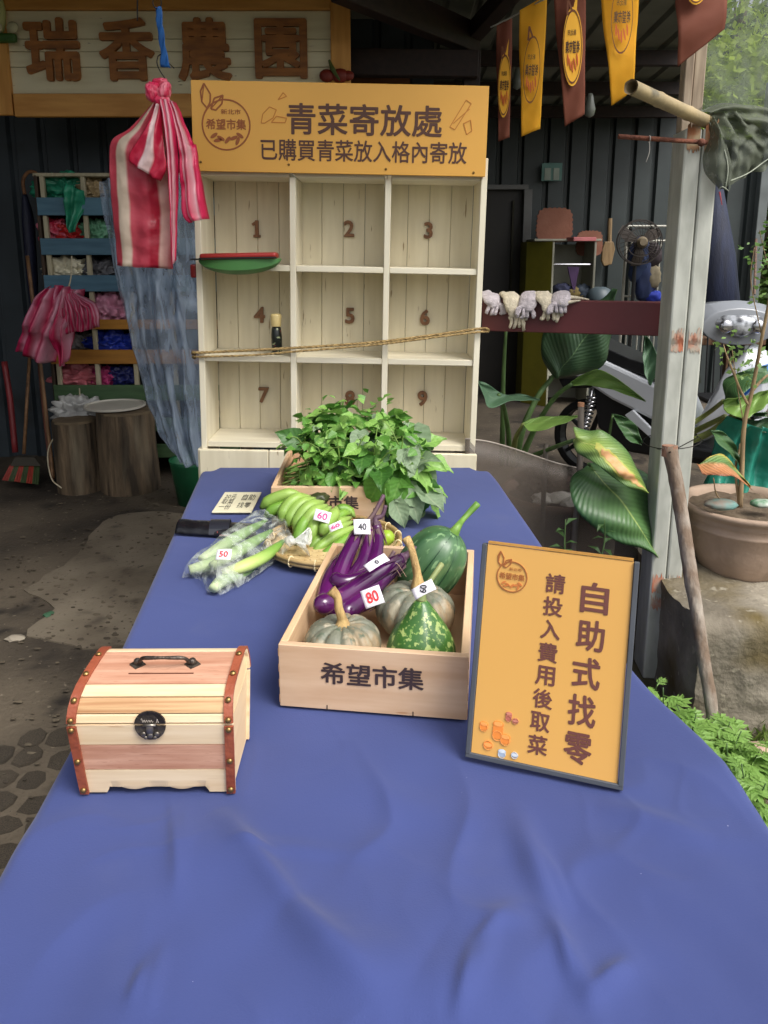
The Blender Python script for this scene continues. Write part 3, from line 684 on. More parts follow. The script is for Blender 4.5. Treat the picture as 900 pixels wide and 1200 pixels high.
# ---------------- hanging red striped bag
M_wire = mat('dark_wire', (40, 36, 34), .5, metal=.6)
M_blue = mat('blue_strap', (28, 92, 160), .5, .15, scale=20)
BY = 2.36
wirep = at(161, -20, 2.45)
g = G(); g.tube([at(161, -40, 2.5), at(161, 24, 2.42)], .0022, 6)
obj('wire', g, M_wire, tag=('thin dark wire hanging in front of the farm sign', 'wire'))
bs = thing('blue_strap', 'blue strap hanging on a wire hook above the red striped bag', 'strap', tuple(at(190, 78, BY)))
g = G(); g.sheet([(182, 8, BY), (184, 30, BY), (188, 60, BY), (188, 78, BY)], [(189, 8, BY-.01), (191, 30, BY-.01), (195, 60, BY-.01), (200, 80, BY-.01)], 6, 20, 0, (.006, 1, 3)); obj('webbing', g, M_blue, bs, smooth=True, solid=.002)
g = G(); cc = at(184, 3, BY); g.tube([cc+Vector((0, 0, .016)), cc+Vector((-.004, 0, .12))], .0016, 6); obj('wire_hanger', g, M_wire, bs)
g = G(); g.tube([cc+Vector((.012*cos(t), 0, .016*sin(t)+.0)) for t in [2*pi*i/16 for i in range(17)]], .0016, 6); obj('wire_ring', g, M_wire, bs)
g = G(); g.tube(spline([at(185, 66, BY), at(184, 74, BY), at(188, 84, BY), at(198, 99, BY), at(196, 104, BY)], 5), .0016, 6); g.tube(spline([at(185, 66, BY), at(190, 64, BY), at(198, 74, BY), at(204, 80, BY)], 5), .0016, 6)
obj('wire_hook', g, M_wire, bs, smooth=True)
RW = [(0, (206, 62, 84)), (.08, (214, 82, 100)), (.2, (222, 110, 124)), (.26, (236, 220, 206)), (.4, (236, 216, 204)), (.44, (208, 70, 92)), (.7, (200, 52, 76)), (.74, (236, 190, 186)), (.86, (206, 66, 88)), (.93, (236, 214, 202)), (1, (210, 74, 94))]
RW = [(0, (214, 92, 108)), (.12, (212, 84, 100)), (.15, (228, 214, 196)), (.30, (228, 212, 194)), (.34, (212, 92, 108)), (.62, (206, 74, 94)), (.66, (186, 40, 64)), (.76, (188, 42, 66)), (.80, (226, 190, 178)), (.9, (222, 170, 164)), (1, (204, 70, 90))]
M_bagA = uvmat('striped_plastic', RW, .3, trans=.5, bump=.5, noise_amt=.12)
RW2 = [(0, (200, 30, 66)), (.3, (206, 44, 78)), (.36, (238, 214, 214)), (.6, (238, 210, 206)), (.66, (204, 40, 74)), (1, (196, 34, 66))]
M_bagB = uvmat('striped_plastic_flap', RW2, .3, trans=.3, bump=.5, noise_amt=.12)
RW3 = [(0, (226, 52, 104)), (.25, (222, 40, 92)), (.3, (240, 190, 200)), (.42, (224, 48, 96)), (.7, (238, 190, 198)), (.8, (226, 50, 100)), (1, (220, 40, 90))]
M_bagC = uvmat('striped_plastic_side', RW3, .3, trans=.3, bump=.5, noise_amt=.12)
bag = thing('striped_plastic_bag', 'tall red and white striped plastic bag knotted on a hook beside the shelf', 'plastic bag', tuple(at(180, 314, BY)))
g = G(); g.sheet([(178, 122, BY), (152, 150, BY), (128, 170, BY), (130, 230, BY), (137, 311, BY)], [(198, 120, BY), (200, 150, BY), (203, 200, BY), (206, 255, BY), (203, 315, BY)], 44, 44, -.03, (.005, 2.5, .3), .012, 12)
obj('bag_panel', g, M_bagA, bag, smooth=True, solid=.0008)
g = G(); g.sheet([(182, 124, BY-.03), (174, 140, BY-.04), (164, 160, BY-.05), (152, 182, BY-.05), (152, 190, BY-.05)], [(190, 122, BY-.04), (190, 150, BY-.05), (192, 172, BY-.06), (196, 196, BY-.06), (188, 213, BY-.06)], 20, 24, -.015, (.006, 2, 1), .01, 18)
obj('handle_flap', g, M_bagB, bag, smooth=True, solid=.0008)
g = G(); g.sheet([(186, 118, BY-.03), (192, 150, BY-.045), (196, 200, BY-.05), (200, 260, BY-.045), (202, 316, BY-.03)], [(200, 118, BY-.03), (206, 150, BY-.04), (210, 190, BY-.03), (209, 250, BY-.02), (207, 305, BY-.02)], 14, 34, -.02, (.006, 2.5, .4), .008, 14, 3)
obj('side_gusset', g, M_bagC, bag, smooth=True, solid=.0008)
g = G(); g.sheet([(200, 122, BY), (208, 160, BY-.02), (211, 205, BY-.02), (214, 250, BY-.03), (222, 262, BY-.03)], [(206, 120, BY+.01), (228, 170, BY), (231, 172, BY), (238, 220, BY-.01), (244, 258, BY-.01)], 20, 30, -.035, (.009, 2.5, .7), .014, 14, 5)
obj('handle_flap', g, M_bagC, bag, smooth=True, solid=.0008)
g = G(); g.ico(at(180, 108, BY-.02), .026, 4, .22, 1.6, (.9, .9, 1.15), 2, Matrix.Rotation(-.35, 3, 'Y')); g.ico(at(193, 107, BY-.03), .022, 4, .22, 1.6, (.8, .9, 1.2), 5, Matrix.Rotation(.3, 3, 'Y')); g.ico(at(188, 96, BY-.01), .014, 3, .25, 2, (1.6, .9, .8), 7); g.ico(at(190, 118, BY-.03), .018, 3, .2, 2, (1.3, .9, .9), 9)
obj('knot', g, mat('crimson_film', (208, 44, 84), .3, col2=(226, 120, 136), scale=18, ramp=(.5, .6), stretch=(3, 3, .6), bump=.4, bscale=50), bag, smooth=True)

# ---------------- clear blue tarpaulin tube
M_tarp = film('blue_clear_film', (172, 188, 208), (.3, .84), .12, (.5, .5, .16))
TY = 4.05
tp = G(); tp.sheet([(116, 212, TY), (120, 250, TY), (136, 330, TY-.05), (158, 420, TY-.08), (186, 500, TY-.1), (208, 526, TY-.1)], [(236, 205, TY-.1), (238, 260, TY-.1), (240, 340, TY-.1), (244, 430, TY-.12), (250, 510, TY-.12), (250, 545, TY-.12)], 70, 90, -.16, (.03, 4.5, .5), .03, 4, 1)
for v in tp.v: v += Vector((0, 1, 0))*(.030*max(0, 1-abs(noise.noise(Vector((v.x*9+v.z*2, v.z*1.6, 1))))*4)**2+.016*noise.noise(Vector((v.x*24, v.z*9, 2))))
obj('clear_tarpaulin', tp, M_tarp, smooth=True, solid=.001, norm=False, tag=('crinkled clear bluish plastic tarpaulin hanging between the rack and the shelf', 'tarpaulin'))

# ---------------- rack with coloured slats
KY = 4.85
kz = at(100, 205, KY).z; kx0 = at(50, 215, KY).x
rack = thing('slatted_rack', 'tall wooden rack with cream uprights and blue, orange and green slats', 'rack', (kx0, KY, 0))
def kq(u, v, y=KY): p = at(u, v, y); return p.x-kx0, p.y-KY, p.z
def kbox(name, x, y, z, sx, sy, sz, m, bev=.003): g = G(); g.box((x, y, z), (sx, sy, sz), bev=bev); return obj(name, g, m, rack, local=True)
M_cr = wood('cream_upright', (196, 188, 160), (170, 160, 132), 5, (8, 8, 1)); M_side = wood('dark_rack_side', (70, 52, 36), (52, 38, 26), 5, (8, 8, 1))
kbox('side_panel', -.035, .16, kz/2, .02, .36, kz, M_side); kbox('side_panel', 1.15, .16, kz/2, .02, .36, kz, M_side)
for x in (0, .245, .49, .74, 1.0, 1.12): kbox('upright', x, 0, kz/2, .026, .03, kz-.01, M_cr)
kbox('top_board', .55, .16, kz, 1.2, .36, .02, M_cr); kbox('back_board', .55, .35, kz/2, 1.18, .01, kz, mat('dark_back', (30, 26, 22), .8))
cb = ((84, 122, 142), (68, 104, 126)); co = ((188, 132, 52), (160, 106, 38)); cg = ((78, 108, 70), (60, 88, 56))
for v, col, h in ((242, cb, .105), (289, cb, .1), (332, cb, .1), (380, co, .06), (418, co, .09), (460, cg, .1), (497, cg, .09), (528, cg, .09)):
    z = at(110, v, KY-.02).z; n_ = 'slat_paint_%d' % col[0][0]
    kbox('slat', .55, -.024, z, 1.17, .015, h, wood(n_, col[0], col[1], 4, (1, 8, 8), .6, .12))
    kbox('shelf_board', .55, .16, z-.03, 1.15, .34, .012, M_side)
def crumpled(name, lab, u, v, y, r, col, sc=(1, .7, .8), seed=0, c2=None, rough=.35, cat='plastic bag', group='crumpled bags stuffed in the rack'):
    g = G(); g.ico(at(u, v, y), r, 5, .5, 2.6, sc, seed)
    return obj(name, g, mat('film_%d_%d_%d' % col, col, rough, col2=c2 or tuple(min(255, int(x*1.25)+12) for x in col), scale=9, bump=.4, bscale=22), smooth=True, tag=(lab, cat), group=group)
ky = KY+.1
crumpled('crumpled_bag', 'sea green netting bag stuffed in the top left hole of the rack', 72, 222, ky, .13, (34, 120, 92), (1.2, .6, .7), 1)
g = G(); g.sheet([(70, 212, KY-.05), (76, 240, KY-.06), (82, 272, KY-.06)], [(100, 222, KY-.04), (96, 250, KY-.06), (88, 272, KY-.06)], 16, 20, -.02, (.02, 2, 1), .05, 8)
obj('green_net', g, mat('film_34_120_92', (34, 120, 92)), smooth=True, solid=.003, tag=('tail of sea green net hanging over the top blue slat', 'net'))
crumpled('crumpled_bag', 'beige cloth bundle in the rack beside the hanging tarpaulin', 107, 222, ky, .09, (150, 130, 96), seed=2)
crumpled('crumpled_bag', 'red and pink plastic bag in the second hole of the rack', 64, 270, ky, .09, (196, 40, 70), (1, .7, .8), 3, (220, 130, 150))
crumpled('crumpled_bag', 'bright red plastic bag beside the pink one in the rack', 84, 275, ky, .09, (180, 36, 36), seed=4)
crumpled('crumpled_bag', 'pale green plastic bag in the second row of the rack', 112, 272, ky, .09, (90, 142, 110), seed=5)
crumpled('crumpled_bag', 'white paper and film bundle in the third row of the rack', 78, 315, ky-.02, .1, (190, 184, 160), (1.3, .7, .7), 6)
crumpled('crumpled_bag', 'grey transparent bag in the third row beside the white bundle', 116, 316, ky, .09, (84, 84, 88), seed=7)
crumpled('crumpled_bag', 'dusty pink film bag above the upper orange slat', 127, 362, ky, .12, (178, 118, 140), (1.1, .7, .9), 8)
crumpled('crumpled_bag', 'royal blue bag above the lower orange slat', 129, 402, ky-.02, .11, (24, 44, 140), (1.3, .7, .7), 9)
crumpled('crumpled_bag', 'small grey bag left of the royal blue bag', 98, 403, ky, .08, (110, 106, 104), seed=10)
crumpled('crumpled_bag', 'salmon pink bag in the row above the top green slat', 92, 442, ky, .11, (172, 92, 100), (1.4, .7, .7), 11)
crumpled('crumpled_bag', 'magenta bag in the row above the top green slat', 121, 441, ky, .08, (168, 52, 104), seed=12)
crumpled('crumpled_bag', 'dark blue bag at the right above the top green slat', 143, 441, ky, .08, (30, 38, 96), seed=13)
crumpled('white_sack', 'translucent white bag tied with string behind the stumps', 92, 483, 4.72, .13, (150, 150, 148), (1.15, .7, .75), 14, (196, 196, 192), group=None)
g = G(); g.tube(spline([at(93, 455, 4.7), at(94, 470, 4.68), at(93, 478, 4.66)], 4), .004, 6); g.tube(spline([at(88, 492, 4.6), at(66, 510, 4.5), at(56, 530, 4.45), at(60, 560, 4.4), at(72, 572, 4.35)], 6), .004, 6)
obj('string', g, mat('pale_string', (176, 166, 140), .8), smooth=True, tag=('pale string trailing from the white bag over the left stump', 'string'))
# second striped bag hanging from the rack
HY = 4.5
b2 = thing('striped_plastic_bag', 'bunched pink striped plastic bags hanging on the front of the rack', 'plastic bag', tuple(at(68, 425, HY)))
M_bagD = uvmat('pink_striped_plastic', [(0, (196, 40, 96)), (.15, (200, 44, 98)), (.22, (220, 150, 176)), (.32, (198, 40, 92)), (.5, (190, 34, 84)), (.58, (222, 160, 180)), (.68, (196, 40, 90)), (.85, (226, 170, 190)), (1, (190, 36, 84))], .35, trans=.25, bump=.5, noise_amt=.15)
g = G(); g.sheet([(58, 336, HY), (40, 350, HY-.05), (28, 385, HY-.05), (19, 410, HY-.03)], [(84, 334, HY), (80, 360, HY-.1), (70, 395, HY-.12), (66, 424, HY-.08)], 30, 26, -.12, (.03, 3, .5), .05, 7, 1)
obj('bag_panel', g, M_bagD, b2, smooth=True, solid=.001)
g = G(); g.sheet([(64, 334, HY-.05), (62, 365, HY-.1), (64, 400, HY-.1), (78, 428, HY-.1)], [(100, 338, HY), (92, 370, HY-.08), (86, 400, HY-.1), (84, 420, HY-.1)], 24, 26, -.1, (.03, 3, .8), .05, 7, 4)
obj('bag_panel', g, M_bagD, b2, smooth=True, solid=.001)
for i in range(7):
    u0 = 66+i*6; g = G()
    g.sheet([(70+i*3, 340+i, HY-.08), (u0+4, 362, HY-.14-.01*i), (u0+6, 392-i, HY-.14-.01*i)], [(76+i*3, 338+i, HY-.08), (u0+13, 362, HY-.13-.01*i), (u0+15, 390-i, HY-.13-.01*i)], 8, 14, -.03, (.01, 1, .6), .03, 9, i)
    obj('bag_pleat', g, M_bagD, b2, smooth=True, solid=.001)
g = G(); g.tube(spline([at(84, 300, HY+.1), at(83, 325, HY+.05), at(80, 338, HY)], 4), .004, 6); obj('tie', g, mat('pale_string', (176, 166, 140), .8), b2)
# walking-stick umbrella, broom, sticks
g0 = thing('folded_umbrella', 'folded navy umbrella with a curved cane handle beside the rack', 'umbrella', tuple(at(36, 480, 4.95)))
g = G(); g.tube(spline([at(29, 228, 4.95), at(27, 212, 4.95), at(33, 202, 4.95), at(42, 203, 4.95), at(46, 212, 4.95)], 6), .011, 8); obj('handle', g, wood('cane', (140, 96, 60), (110, 72, 44), 6), g0, smooth=True)
g = G(); g.tube(spline([at(29, 228, 4.95), at(33, 260, 4.95), at(38, 330, 4.95), at(44, 420, 4.95)], 6), [.02, .05, .045, .015], 12, squash=.7); obj('canopy', g, mat('navy_cloth', (26, 30, 52), .6, .2, scale=12, stretch=(4, 4, .5), bump=.4), g0, smooth=True)
Wst = wood('stick_wood', (128, 94, 62), (92, 64, 40), 8, (8, 8, 1))
def leaning(name, lab, cat, P, r, m, group=None): g = G(); g.tube(spline([at(*p) for p in P], 5), r, 8); return obj(name, g, m, smooth=True, tag=(lab, cat), group=group)
leaning('wooden_stick', 'brown stick leaning between the folded umbrella and the rack', 'stick', [(32, 300, 4.8), (44, 400, 4.7), (58, 520, 4.62), (62, 560, 4.55)], .012, Wst)
leaning('wooden_stick', 'reddish brown stick behind the first stump', 'stick', [(46, 420, 4.75), (54, 500, 4.7), (62, 562, 4.6)], .014, wood('reddish_stick', (110, 62, 48), (84, 46, 36), 8, (8, 8, 1)))
leaning('red_pole', 'thin red and blue pole leaning at the far left of the wall', 'pole', [(5, 424, 5.0), (12, 470, 4.95), (18, 530, 4.9)], .02, mat('dull_red_pole', (122, 40, 44), .5))
br = thing('broom', 'broom with red and green bristles propped against the wall', 'broom', tuple(at(27, 562, 4.55)))
g = G(); g.tube([at(36, 395, 4.95), at(28, 532, 4.62)], .011, 8); obj('handle', g, Wst, br, smooth=True)
g = G(); g.prism([at(17, 536, 4.6), at(40, 536, 4.6), at(48, 546, 4.56), at(12, 546, 4.56)], (0, .05, 0)); obj('broom_head', g, mat('grey_plastic', (58, 54, 46), .5), br)
for k in range(6):
    g = G(); u0 = 6+7*k
    for j in range(9):
        uu = u0+j*.8; g.tube([at(12+(uu-6)*.82, 545, 4.58+.004*(j % 3)), at(uu-3, 562+.12*uu, 4.5+.01*(j % 4))], .004, 4)
    obj('bristle_tuft', g, mat('bristle_red', (150, 52, 40), .6) if k % 2 == 0 else mat('bristle_green', (58, 76, 44), .6), br)
# stumps
M_bk = mat('stump_bark', (116, 98, 76), .9, col2=(54, 45, 34), scale=16, stretch=(1, 1, .16), bump=1, bscale=24, dist=.03, detail=9, spots=[(5, .6, (128, 118, 98), .15)])
M_cut = mat('stump_cut', (118, 102, 78), .85, col2=(88, 74, 56), scale=10, bump=.3)
def stump(lab, u0, u1, vt, vb, y):
    p0 = at(u0, vb, y); p1 = at(u1, vb, y); r = (p1.x-p0.x)/2; zt_ = at((u0+u1)/2, vt, y).z
    t = thing('tree_stump', lab, 'stump', ((p0.x+p1.x)/2, y+r, 0), group='tree stumps in front of the rack')
    prof = [(r*1.02, 0), (r*1.03, .04), (r, zt_*.5), (r*.98, zt_*.9), (r*.97, zt_)]
    g = G(); g.lathe([(p_.x, p_.z) for p_ in resample([(a_, 0, b_) for a_, b_ in prof], 16)], 80, cap=False)
    for v_ in g.v: k = 1+.07*noise.noise(Vector((v_.x*6, v_.y*6, v_.z*1.5)))+.05*noise.noise(Vector((v_.x*28, v_.y*28, v_.z*3))); v_.x *= k; v_.y *= k
    obj('bark', g, M_bk, t, local=True, smooth=True)
    g = G(); g.lathe([(r*.965, zt_-.01), (r*.95, zt_+.004), (.01, zt_+.006)], 40); obj('cut_face', g, M_cut, t, local=True)
    return (p0.x+p1.x)/2, y+r, zt_, r
stump('shorter left tree stump in front of the slatted rack', 58, 109, 497, 571, 4.42)
cx_, cy_, cz_, cr_ = stump('larger right tree stump carrying a white lid', 108, 176, 487, 568, 4.4)
g = G(); g.lathe([(.01, 0), (.165, 0), (.18, .005), (.182, .018), (.17, .02), (.165, .012), (.01, .012)], 40, Matrix.Translation((cx_-.07, cy_+.02, cz_+.012)))
obj('white_lid', g, mat('white_plastic', (196, 192, 180), .4, .04), smooth=False, tag=('round white plastic lid lying on the larger stump', 'lid'))
bk = at(222, 550, 4.2); g = G(); g.lathe([(.1, 0), (.13, .26), (.14, .27), (.135, .25), (.1, .02)], 28, Matrix.Translation((bk.x, 4.3, 0))); obj('green_bucket', g, mat('green_plastic', (26, 92, 58), .4), smooth=True, tag=('dark green plastic bucket behind the shelf foot under the tarpaulin', 'bucket'))
# ================================================================ TABLE AND WHAT STANDS ON IT
# cloth: top with soft wrinkles, sides falling over the edge
LEFT = [(2.47, -.605), (2.33, -.59), (1.27, -.477), (.967, -.453), (.763, -.444), (.4, -.43)]
RIGHT = [(2.47, .335), (2.40, .355), (1.64, .398), (1.14, .434), (.96, .492), (.825, .478), (.65, .50), (.4, .50)]
def interp(tab, y):
    for (y0_, x0_), (y1_, x1_) in zip(tab, tab[1:]):
        if y1_ <= y <= y0_: return x0_+(x1_-x0_)*(y0_-y)/(y0_-y1_)
    return tab[0][1] if y > tab[0][0] else tab[-1][1]
def smooth_tab(tab, y): return (interp(tab, y)*2+interp(tab, min(2.47, y+.05))+interp(tab, y-.05)+interp(tab, min(2.47, y+.1))*.5+interp(tab, y-.1)*.5)/5
def crease(x, y, p0, p1, w_, h):
    a_ = Vector(p0); b_ = Vector(p1); d = b_-a_; t = max(0, min(1, (Vector((x, y))-a_).dot(d)/d.length_squared)); q_ = a_+d*t
    dd = (Vector((x, y))-q_).length; return 1.5*h*math.exp(-(dd/w_)**2)*sin(pi*min(1, max(0, .08+.84*t)))
CRE = []
for (u0, v0, u1, v1, w_, h) in ((175, 1185, 190, 1110, .007, .0035), (150, 1180, 168, 1135, .006, .003), (535, 1195, 552, 1120, .006, .0035), (552, 1120, 590, 1075, .006, .003), (690, 1170, 735, 1125, .006, .0035), (650, 1080, 668, 1150, .006, .003), (200, 930, 208, 1040, .005, .002), (270, 990, 330, 1000, .005, .0025), (640, 1000, 668, 1060, .006, .002), (255, 948, 335, 1070, .03, .007), (335, 1070, 520, 1195, .045, .010), (500, 1130, 640, 1200, .05, .01), (610, 950, 660, 1100, .016, .006), (262, 955, 380, 1110, .014, .006), (330, 1060, 450, 1180, .02, .007), (215, 940, 205, 1060, .012, .003), (175, 1120, 160, 1185, .008, .003), (580, 1090, 540, 1190, .010, .004), (650, 1085, 700, 1190, .012, .005), (740, 1120, 690, 1170, .012, .004), (600, 960, 640, 1060, .016, .004), (430, 1030, 760, 1170, .05, .007), (700, 940, 840, 985, .02, .005), (120, 960, 300, 1010, .04, .003), (560, 1080, 620, 1075, .015, .003), (400, 900, 520, 960, .03, .002), (270, 985, 420, 998, .012, .002)):
    a0 = onz(u0, v0, TZ); a1 = onz(u1, v1, TZ); CRE.append(((a0.x, a0.y), (a1.x, a1.y), w_, h))
def top_z(x, y):
    z = .0022*noise.noise(Vector((x*7, y*4, 1)))+.0012*noise.noise(Vector((x*16+y*9, y*12-x*6, 4)))
    wx = x+.05*noise.noise(Vector((x*6, y*6, 9))); wy = y+.05*noise.noise(Vector((x*6, y*6, 19)))
    rg = max(0, 1-abs(noise.noise(Vector((wx*5.2+wy*2.2, wy*3.1-wx*1.1, 3))))*5)**2*max(0, .3+1.6*noise.noise(Vector((x*4+7, y*4, 5))))
    rg2 = max(0, 1-abs(noise.noise(Vector((wx*11-wy*4, wy*9+wx*4, 8))))*5)**2*max(0, .1+1.6*noise.noise(Vector((x*5, y*5+4, 2))))
    z += .0028*rg+.0012*rg2
    k = max(0, min(1, (1.0-y)/.3)); z *= .5+2.0*k
    for c_ in CRE: z += crease(x, y, *c_)
    if y > 1.0: z *= .6
    return z-.0035
def cloth(s, t):
    # s: -drop left, 0..1 top, then drop right; t along the table
    y = 2.47-(2.47-.4)*t; xl_ = smooth_tab(LEFT, y); xr_ = smooth_tab(RIGHT, y)
    end = 0
    a_ = s*1.8-.4   # -.4..1.4
    if a_ < 0: d = -a_/.4; side = -1; x = xl_
    elif a_ > 1: d = (a_-1)/.4; side = 1; x = xr_
    else:
        x = xl_+(xr_-xl_)*a_; e_ = min(a_, 1-a_)*(xr_-xl_); y_end = 2.47-y
        z = TZ+top_z(x, y); rr = .02
        if e_ < rr: z -= rr-sqrt(max(0, rr*rr-(rr-e_)**2))
        if y_end < rr: z -= rr-sqrt(max(0, rr*rr-(rr-y_end)**2))
        cr_ = .06
        if y_end < cr_ and e_ < cr_:   # rounded far corners
            q_ = (1-y_end/cr_)*(1-e_/cr_); z -= .03*q_; x += (-.02 if a_ > .5 else .02)*q_; y -= .02*q_
        return Vector((x, y, z))
    L_ = .62*d; fl = .012+.05*d+(.035*sin(y*17+side)+.02*sin(y*31))*d
    return Vector((x+side*fl*(1 if d > .02 else 0), y, TZ-.02-L_))
g = G()
S = sorted(set([i/1.8*.4/8 for i in range(9)]+[.4/1.8+i/230*(1/1.8) for i in range(231)]+[1.4/1.8+i/8*.4/1.8 for i in range(9)]))
NV = 380; NU = len(S)-1
vs = [cloth(s, j/NV) for j in range(NV+1) for s in S]
# far end drop
def enddrop(i, k):
    p = cloth(S[i], 0).copy(); d = k/8; p.z = min(p.z, TZ-.02)-.6*d if .4/1.8 <= S[i] <= 1.4/1.8 else p.z; p.y += .012+.03*d+.012*sin(p.x*30)*d; return p
g.add(vs, [(j*(NU+1)+i, j*(NU+1)+i+1, (j+1)*(NU+1)+i+1, (j+1)*(NU+1)+i) for j in range(NV) for i in range(NU)])
vs = [enddrop(i, k) for k in range(9) for i in range(NU+1)]
g.add(vs, [(k*(NU+1)+i, k*(NU+1)+i+1, (k+1)*(NU+1)+i+1, (k+1)*(NU+1)+i) for k in range(8) for i in range(NU)])
# near end drop, out of the frame
vs = []
for k in range(9):
    for i in range(NU+1):
        p = cloth(S[i], 1); p = p.copy(); d = k/8
        if .4/1.8 <= S[i] <= 1.4/1.8: p.z -= .6*d
        p.y -= .02*d+.012*sin(p.x*26)*d; vs.append(p)
g.add(vs, [(k*(NU+1)+i, k*(NU+1)+i+1, (k+1)*(NU+1)+i+1, (k+1)*(NU+1)+i) for k in range(8) for i in range(NU)])
M_cloth = mat('navy_cotton', (58, 69, 119), .9, var=.05, scale=2.2, bump=.3, bscale=520, detail=3, dist=.0012, spec=.25, sheen=.12, spots=[(3.1, .62, (64, 76, 130), .2), (5, .66, (66, 76, 124), .1), (170, .79, (176, 180, 200), .02)])
obj('tablecloth', g, M_cloth, smooth=True, tag=('navy blue tablecloth spread over the whole long table', 'tablecloth'))
tb = thing('folding_table', 'long folding table hidden under the navy blue cloth', 'table', (-.03, 1.43, 0))
g = G(); g.box((-.03, 1.43, TZ-.03), (.78, 1.9, .03), radians(4.5), bev=.004); obj('table_top', g, mat('grey_table', (170, 170, 168), .5), tb)
for sx, sy in ((-.3, -.85), (.3, -.85), (-.3, .85), (.3, .85)):
    p = Matrix.Rotation(radians(4.5), 3, 'Z') @ Vector((sx, sy, 0))
    g = G(); g.tube([(p.x-.03, p.y+1.43, .007), (p.x-.03, p.y+1.43, TZ-.046)], .014, 10); obj('leg', g, mat('grey_metal', (120, 120, 122), .4, metal=.7), tb)
# small lint specks on the cloth
def on_cloth(u, v, h=0.0): p = onz(u, v, TZ+h); return p

# ---------------- crates
W_pine = wood('pale_pine', (216, 186, 154), (198, 162, 128), 4, (1.2, 9, 9), .5, .04, .1, [(7, .72, (176, 128, 88), .04)])
W_pineL = wood('pale_pine_long', (224, 190, 152), (206, 168, 128), 4, (9, 1.2, 9), .5, .04, .1)
W_floor = wood('pine_base', (206, 172, 134), (188, 152, 114), 4, (9, 1.2, 9), .6)
def crate(lab, fl, yaw, W_=.29, L_=.425, H_=.105):
    """fl: front left bottom corner"""
    t = thing('wooden_crate', lab, 'crate', fl, yaw, group='pale pine vegetable crates on the table')
    T_ = .012
    def b(name, c_, d, m): g = G(); g.box(c_, d, bev=.0012); return obj(name, g, m, t, local=True)
    b('front_board', (W_/2, T_/2, H_/2), (W_, T_, H_), W_pine); b('back_board', (W_/2, L_-T_/2, H_/2), (W_, T_, H_), W_pine)
    b('side_board', (T_/2, L_/2, H_/2), (T_, L_-2*T_-.0006, H_), W_pineL); b('side_board', (W_-T_/2, L_/2, H_/2), (T_, L_-2*T_-.0006, H_), W_pineL)
    b('base_board', (W_/2, L_/2, .008), (W_-2*T_-.001, L_-2*T_-.001, .008), W_floor)
    tx = text_geo("希望市集", .158, .037, .0006, .02)
    obj('lettering', xf(tx, Matrix.Translation((W_/2+.0, -.0006, H_*.60)) @ Matrix.Rotation(pi/2, 4, 'X')), mat('dark_plum_ink', (58, 44, 46), .6, .1), t, local=True)
    # finger joints showing at the front corners
    g = G()
    for sx in (0, 1):
        for k in range(4): g.box((sx*W_+(-.0002 if sx == 0 else .0002), T_/2, .013+k*.026), (.0006, T_-.001, .013))
    obj('finger_joint', g, wood('end_grain', (196, 156, 118), (168, 126, 90), 14), t, local=True)
    g = G()
    for xx in (.075, .208): g.box((xx, -.0003, .004), (.0016, .001, .008))
    obj('notch', g, mat('dark_notch', (40, 30, 24), .8), t, local=True)
    return t
fl = onz(328, 828, TZ); yaw = radians(-7.6)
crate('nearer pine crate of pumpkins, gourd and eggplants with dark lettering', (fl.x, fl.y, TZ+.001), yaw)
MC = Matrix.Translation((fl.x, fl.y, TZ+.001)) @ Matrix.Rotation(yaw, 4, 'Z')
fl2 = onz(321, 612, TZ)
crate('farther pine crate overflowing with green leaves near the shelf', (fl2.x+.0, 1.885, TZ+.001), radians(.3))

# ---------------- pumpkins
M_pump = mat('grey_pumpkin_skin', (112, 114, 98), .5, col2=(172, 146, 112), scale=16, bump=.35, bscale=70, stretch=(1, 1, .5), ramp=(.5, .66), spots=[(38, .58, (160, 152, 130), .08), (55, .6, (84, 96, 78), .08), (120, .64, (140, 122, 96), .06)], detail=6)
M_stem = mat('dry_stem', (196, 166, 110), .8, col2=(150, 118, 76), scale=20, stretch=(3, 3, .6), bump=.6, bscale=60)
def pumpkin(lab, c_, r, h, lobes, stem, seed, m, lean=None):
    Mx = Matrix.Translation(c_) @ (lean.to_4x4() if lean else Matrix.Identity(4))
    t = thing('pumpkin', lab, 'pumpkin', mtx=Mx, group='squat ribbed pumpkins in the crate')
    g = G(); N = 96; prof = []
    for k in range(25):
        q_ = pi*k/24; prof.append((r*(sin(q_)**.8), h*(.5-.5*cos(q_)) if True else 0))
    vs = []; fs = []; uvs = []
    for k, (rr, z) in enumerate(prof):
        for j in range(N):
            a_ = 2*pi*j/N; lb = abs(cos(a_*lobes/2+seed)); gv = 1-.11*(1-lb)**2.2
            dz = -.10*h*math.exp(-((rr/(r*.38))**2))*(1 if z > h/2 else -1)
            R = rr*gv*(1+.025*noise.noise(Vector((cos(a_)*2, sin(a_)*2, seed)))); vs.append(Vector((R*cos(a_), R*sin(a_), z+dz-(.06*h*(1-lb)**2 if z > h*.6 else 0)))); uvs.append((j/N*lobes, k/24))
    for k in range(24):
        for j in range(N): fs.append((k*N+j, k*N+(j+1) % N, (k+1)*N+(j+1) % N, (k+1)*N+j))
    g.add(vs, fs, uvs); obj('skin', g, m, t, local=True, smooth=True)
    g = G(); P = spline(stem, 5); g.tube(P, [.014, .008, .007, .0065, .009], 10)
    n0 = len(P)
    for v_ in g.v: a_ = math.atan2(v_.y, v_.x); v_ *= 1
    obj('stem', g, M_stem, t, local=True, smooth=True)
    return t
c1 = at(404, 765, 1.175); 
pumpkin('smaller grey-green ribbed pumpkin with a dry stem, front left of the crate', (c1.x-.001, 1.145, TZ+.034), .063, .078, 11, [(0, 0, .066), (-.001, 0, .08), (-.006, -.003, .1), (-.008, -.002, .118), (-.018, 0, .13)], 1, M_pump)
c2 = at(487, 720, 1.30)
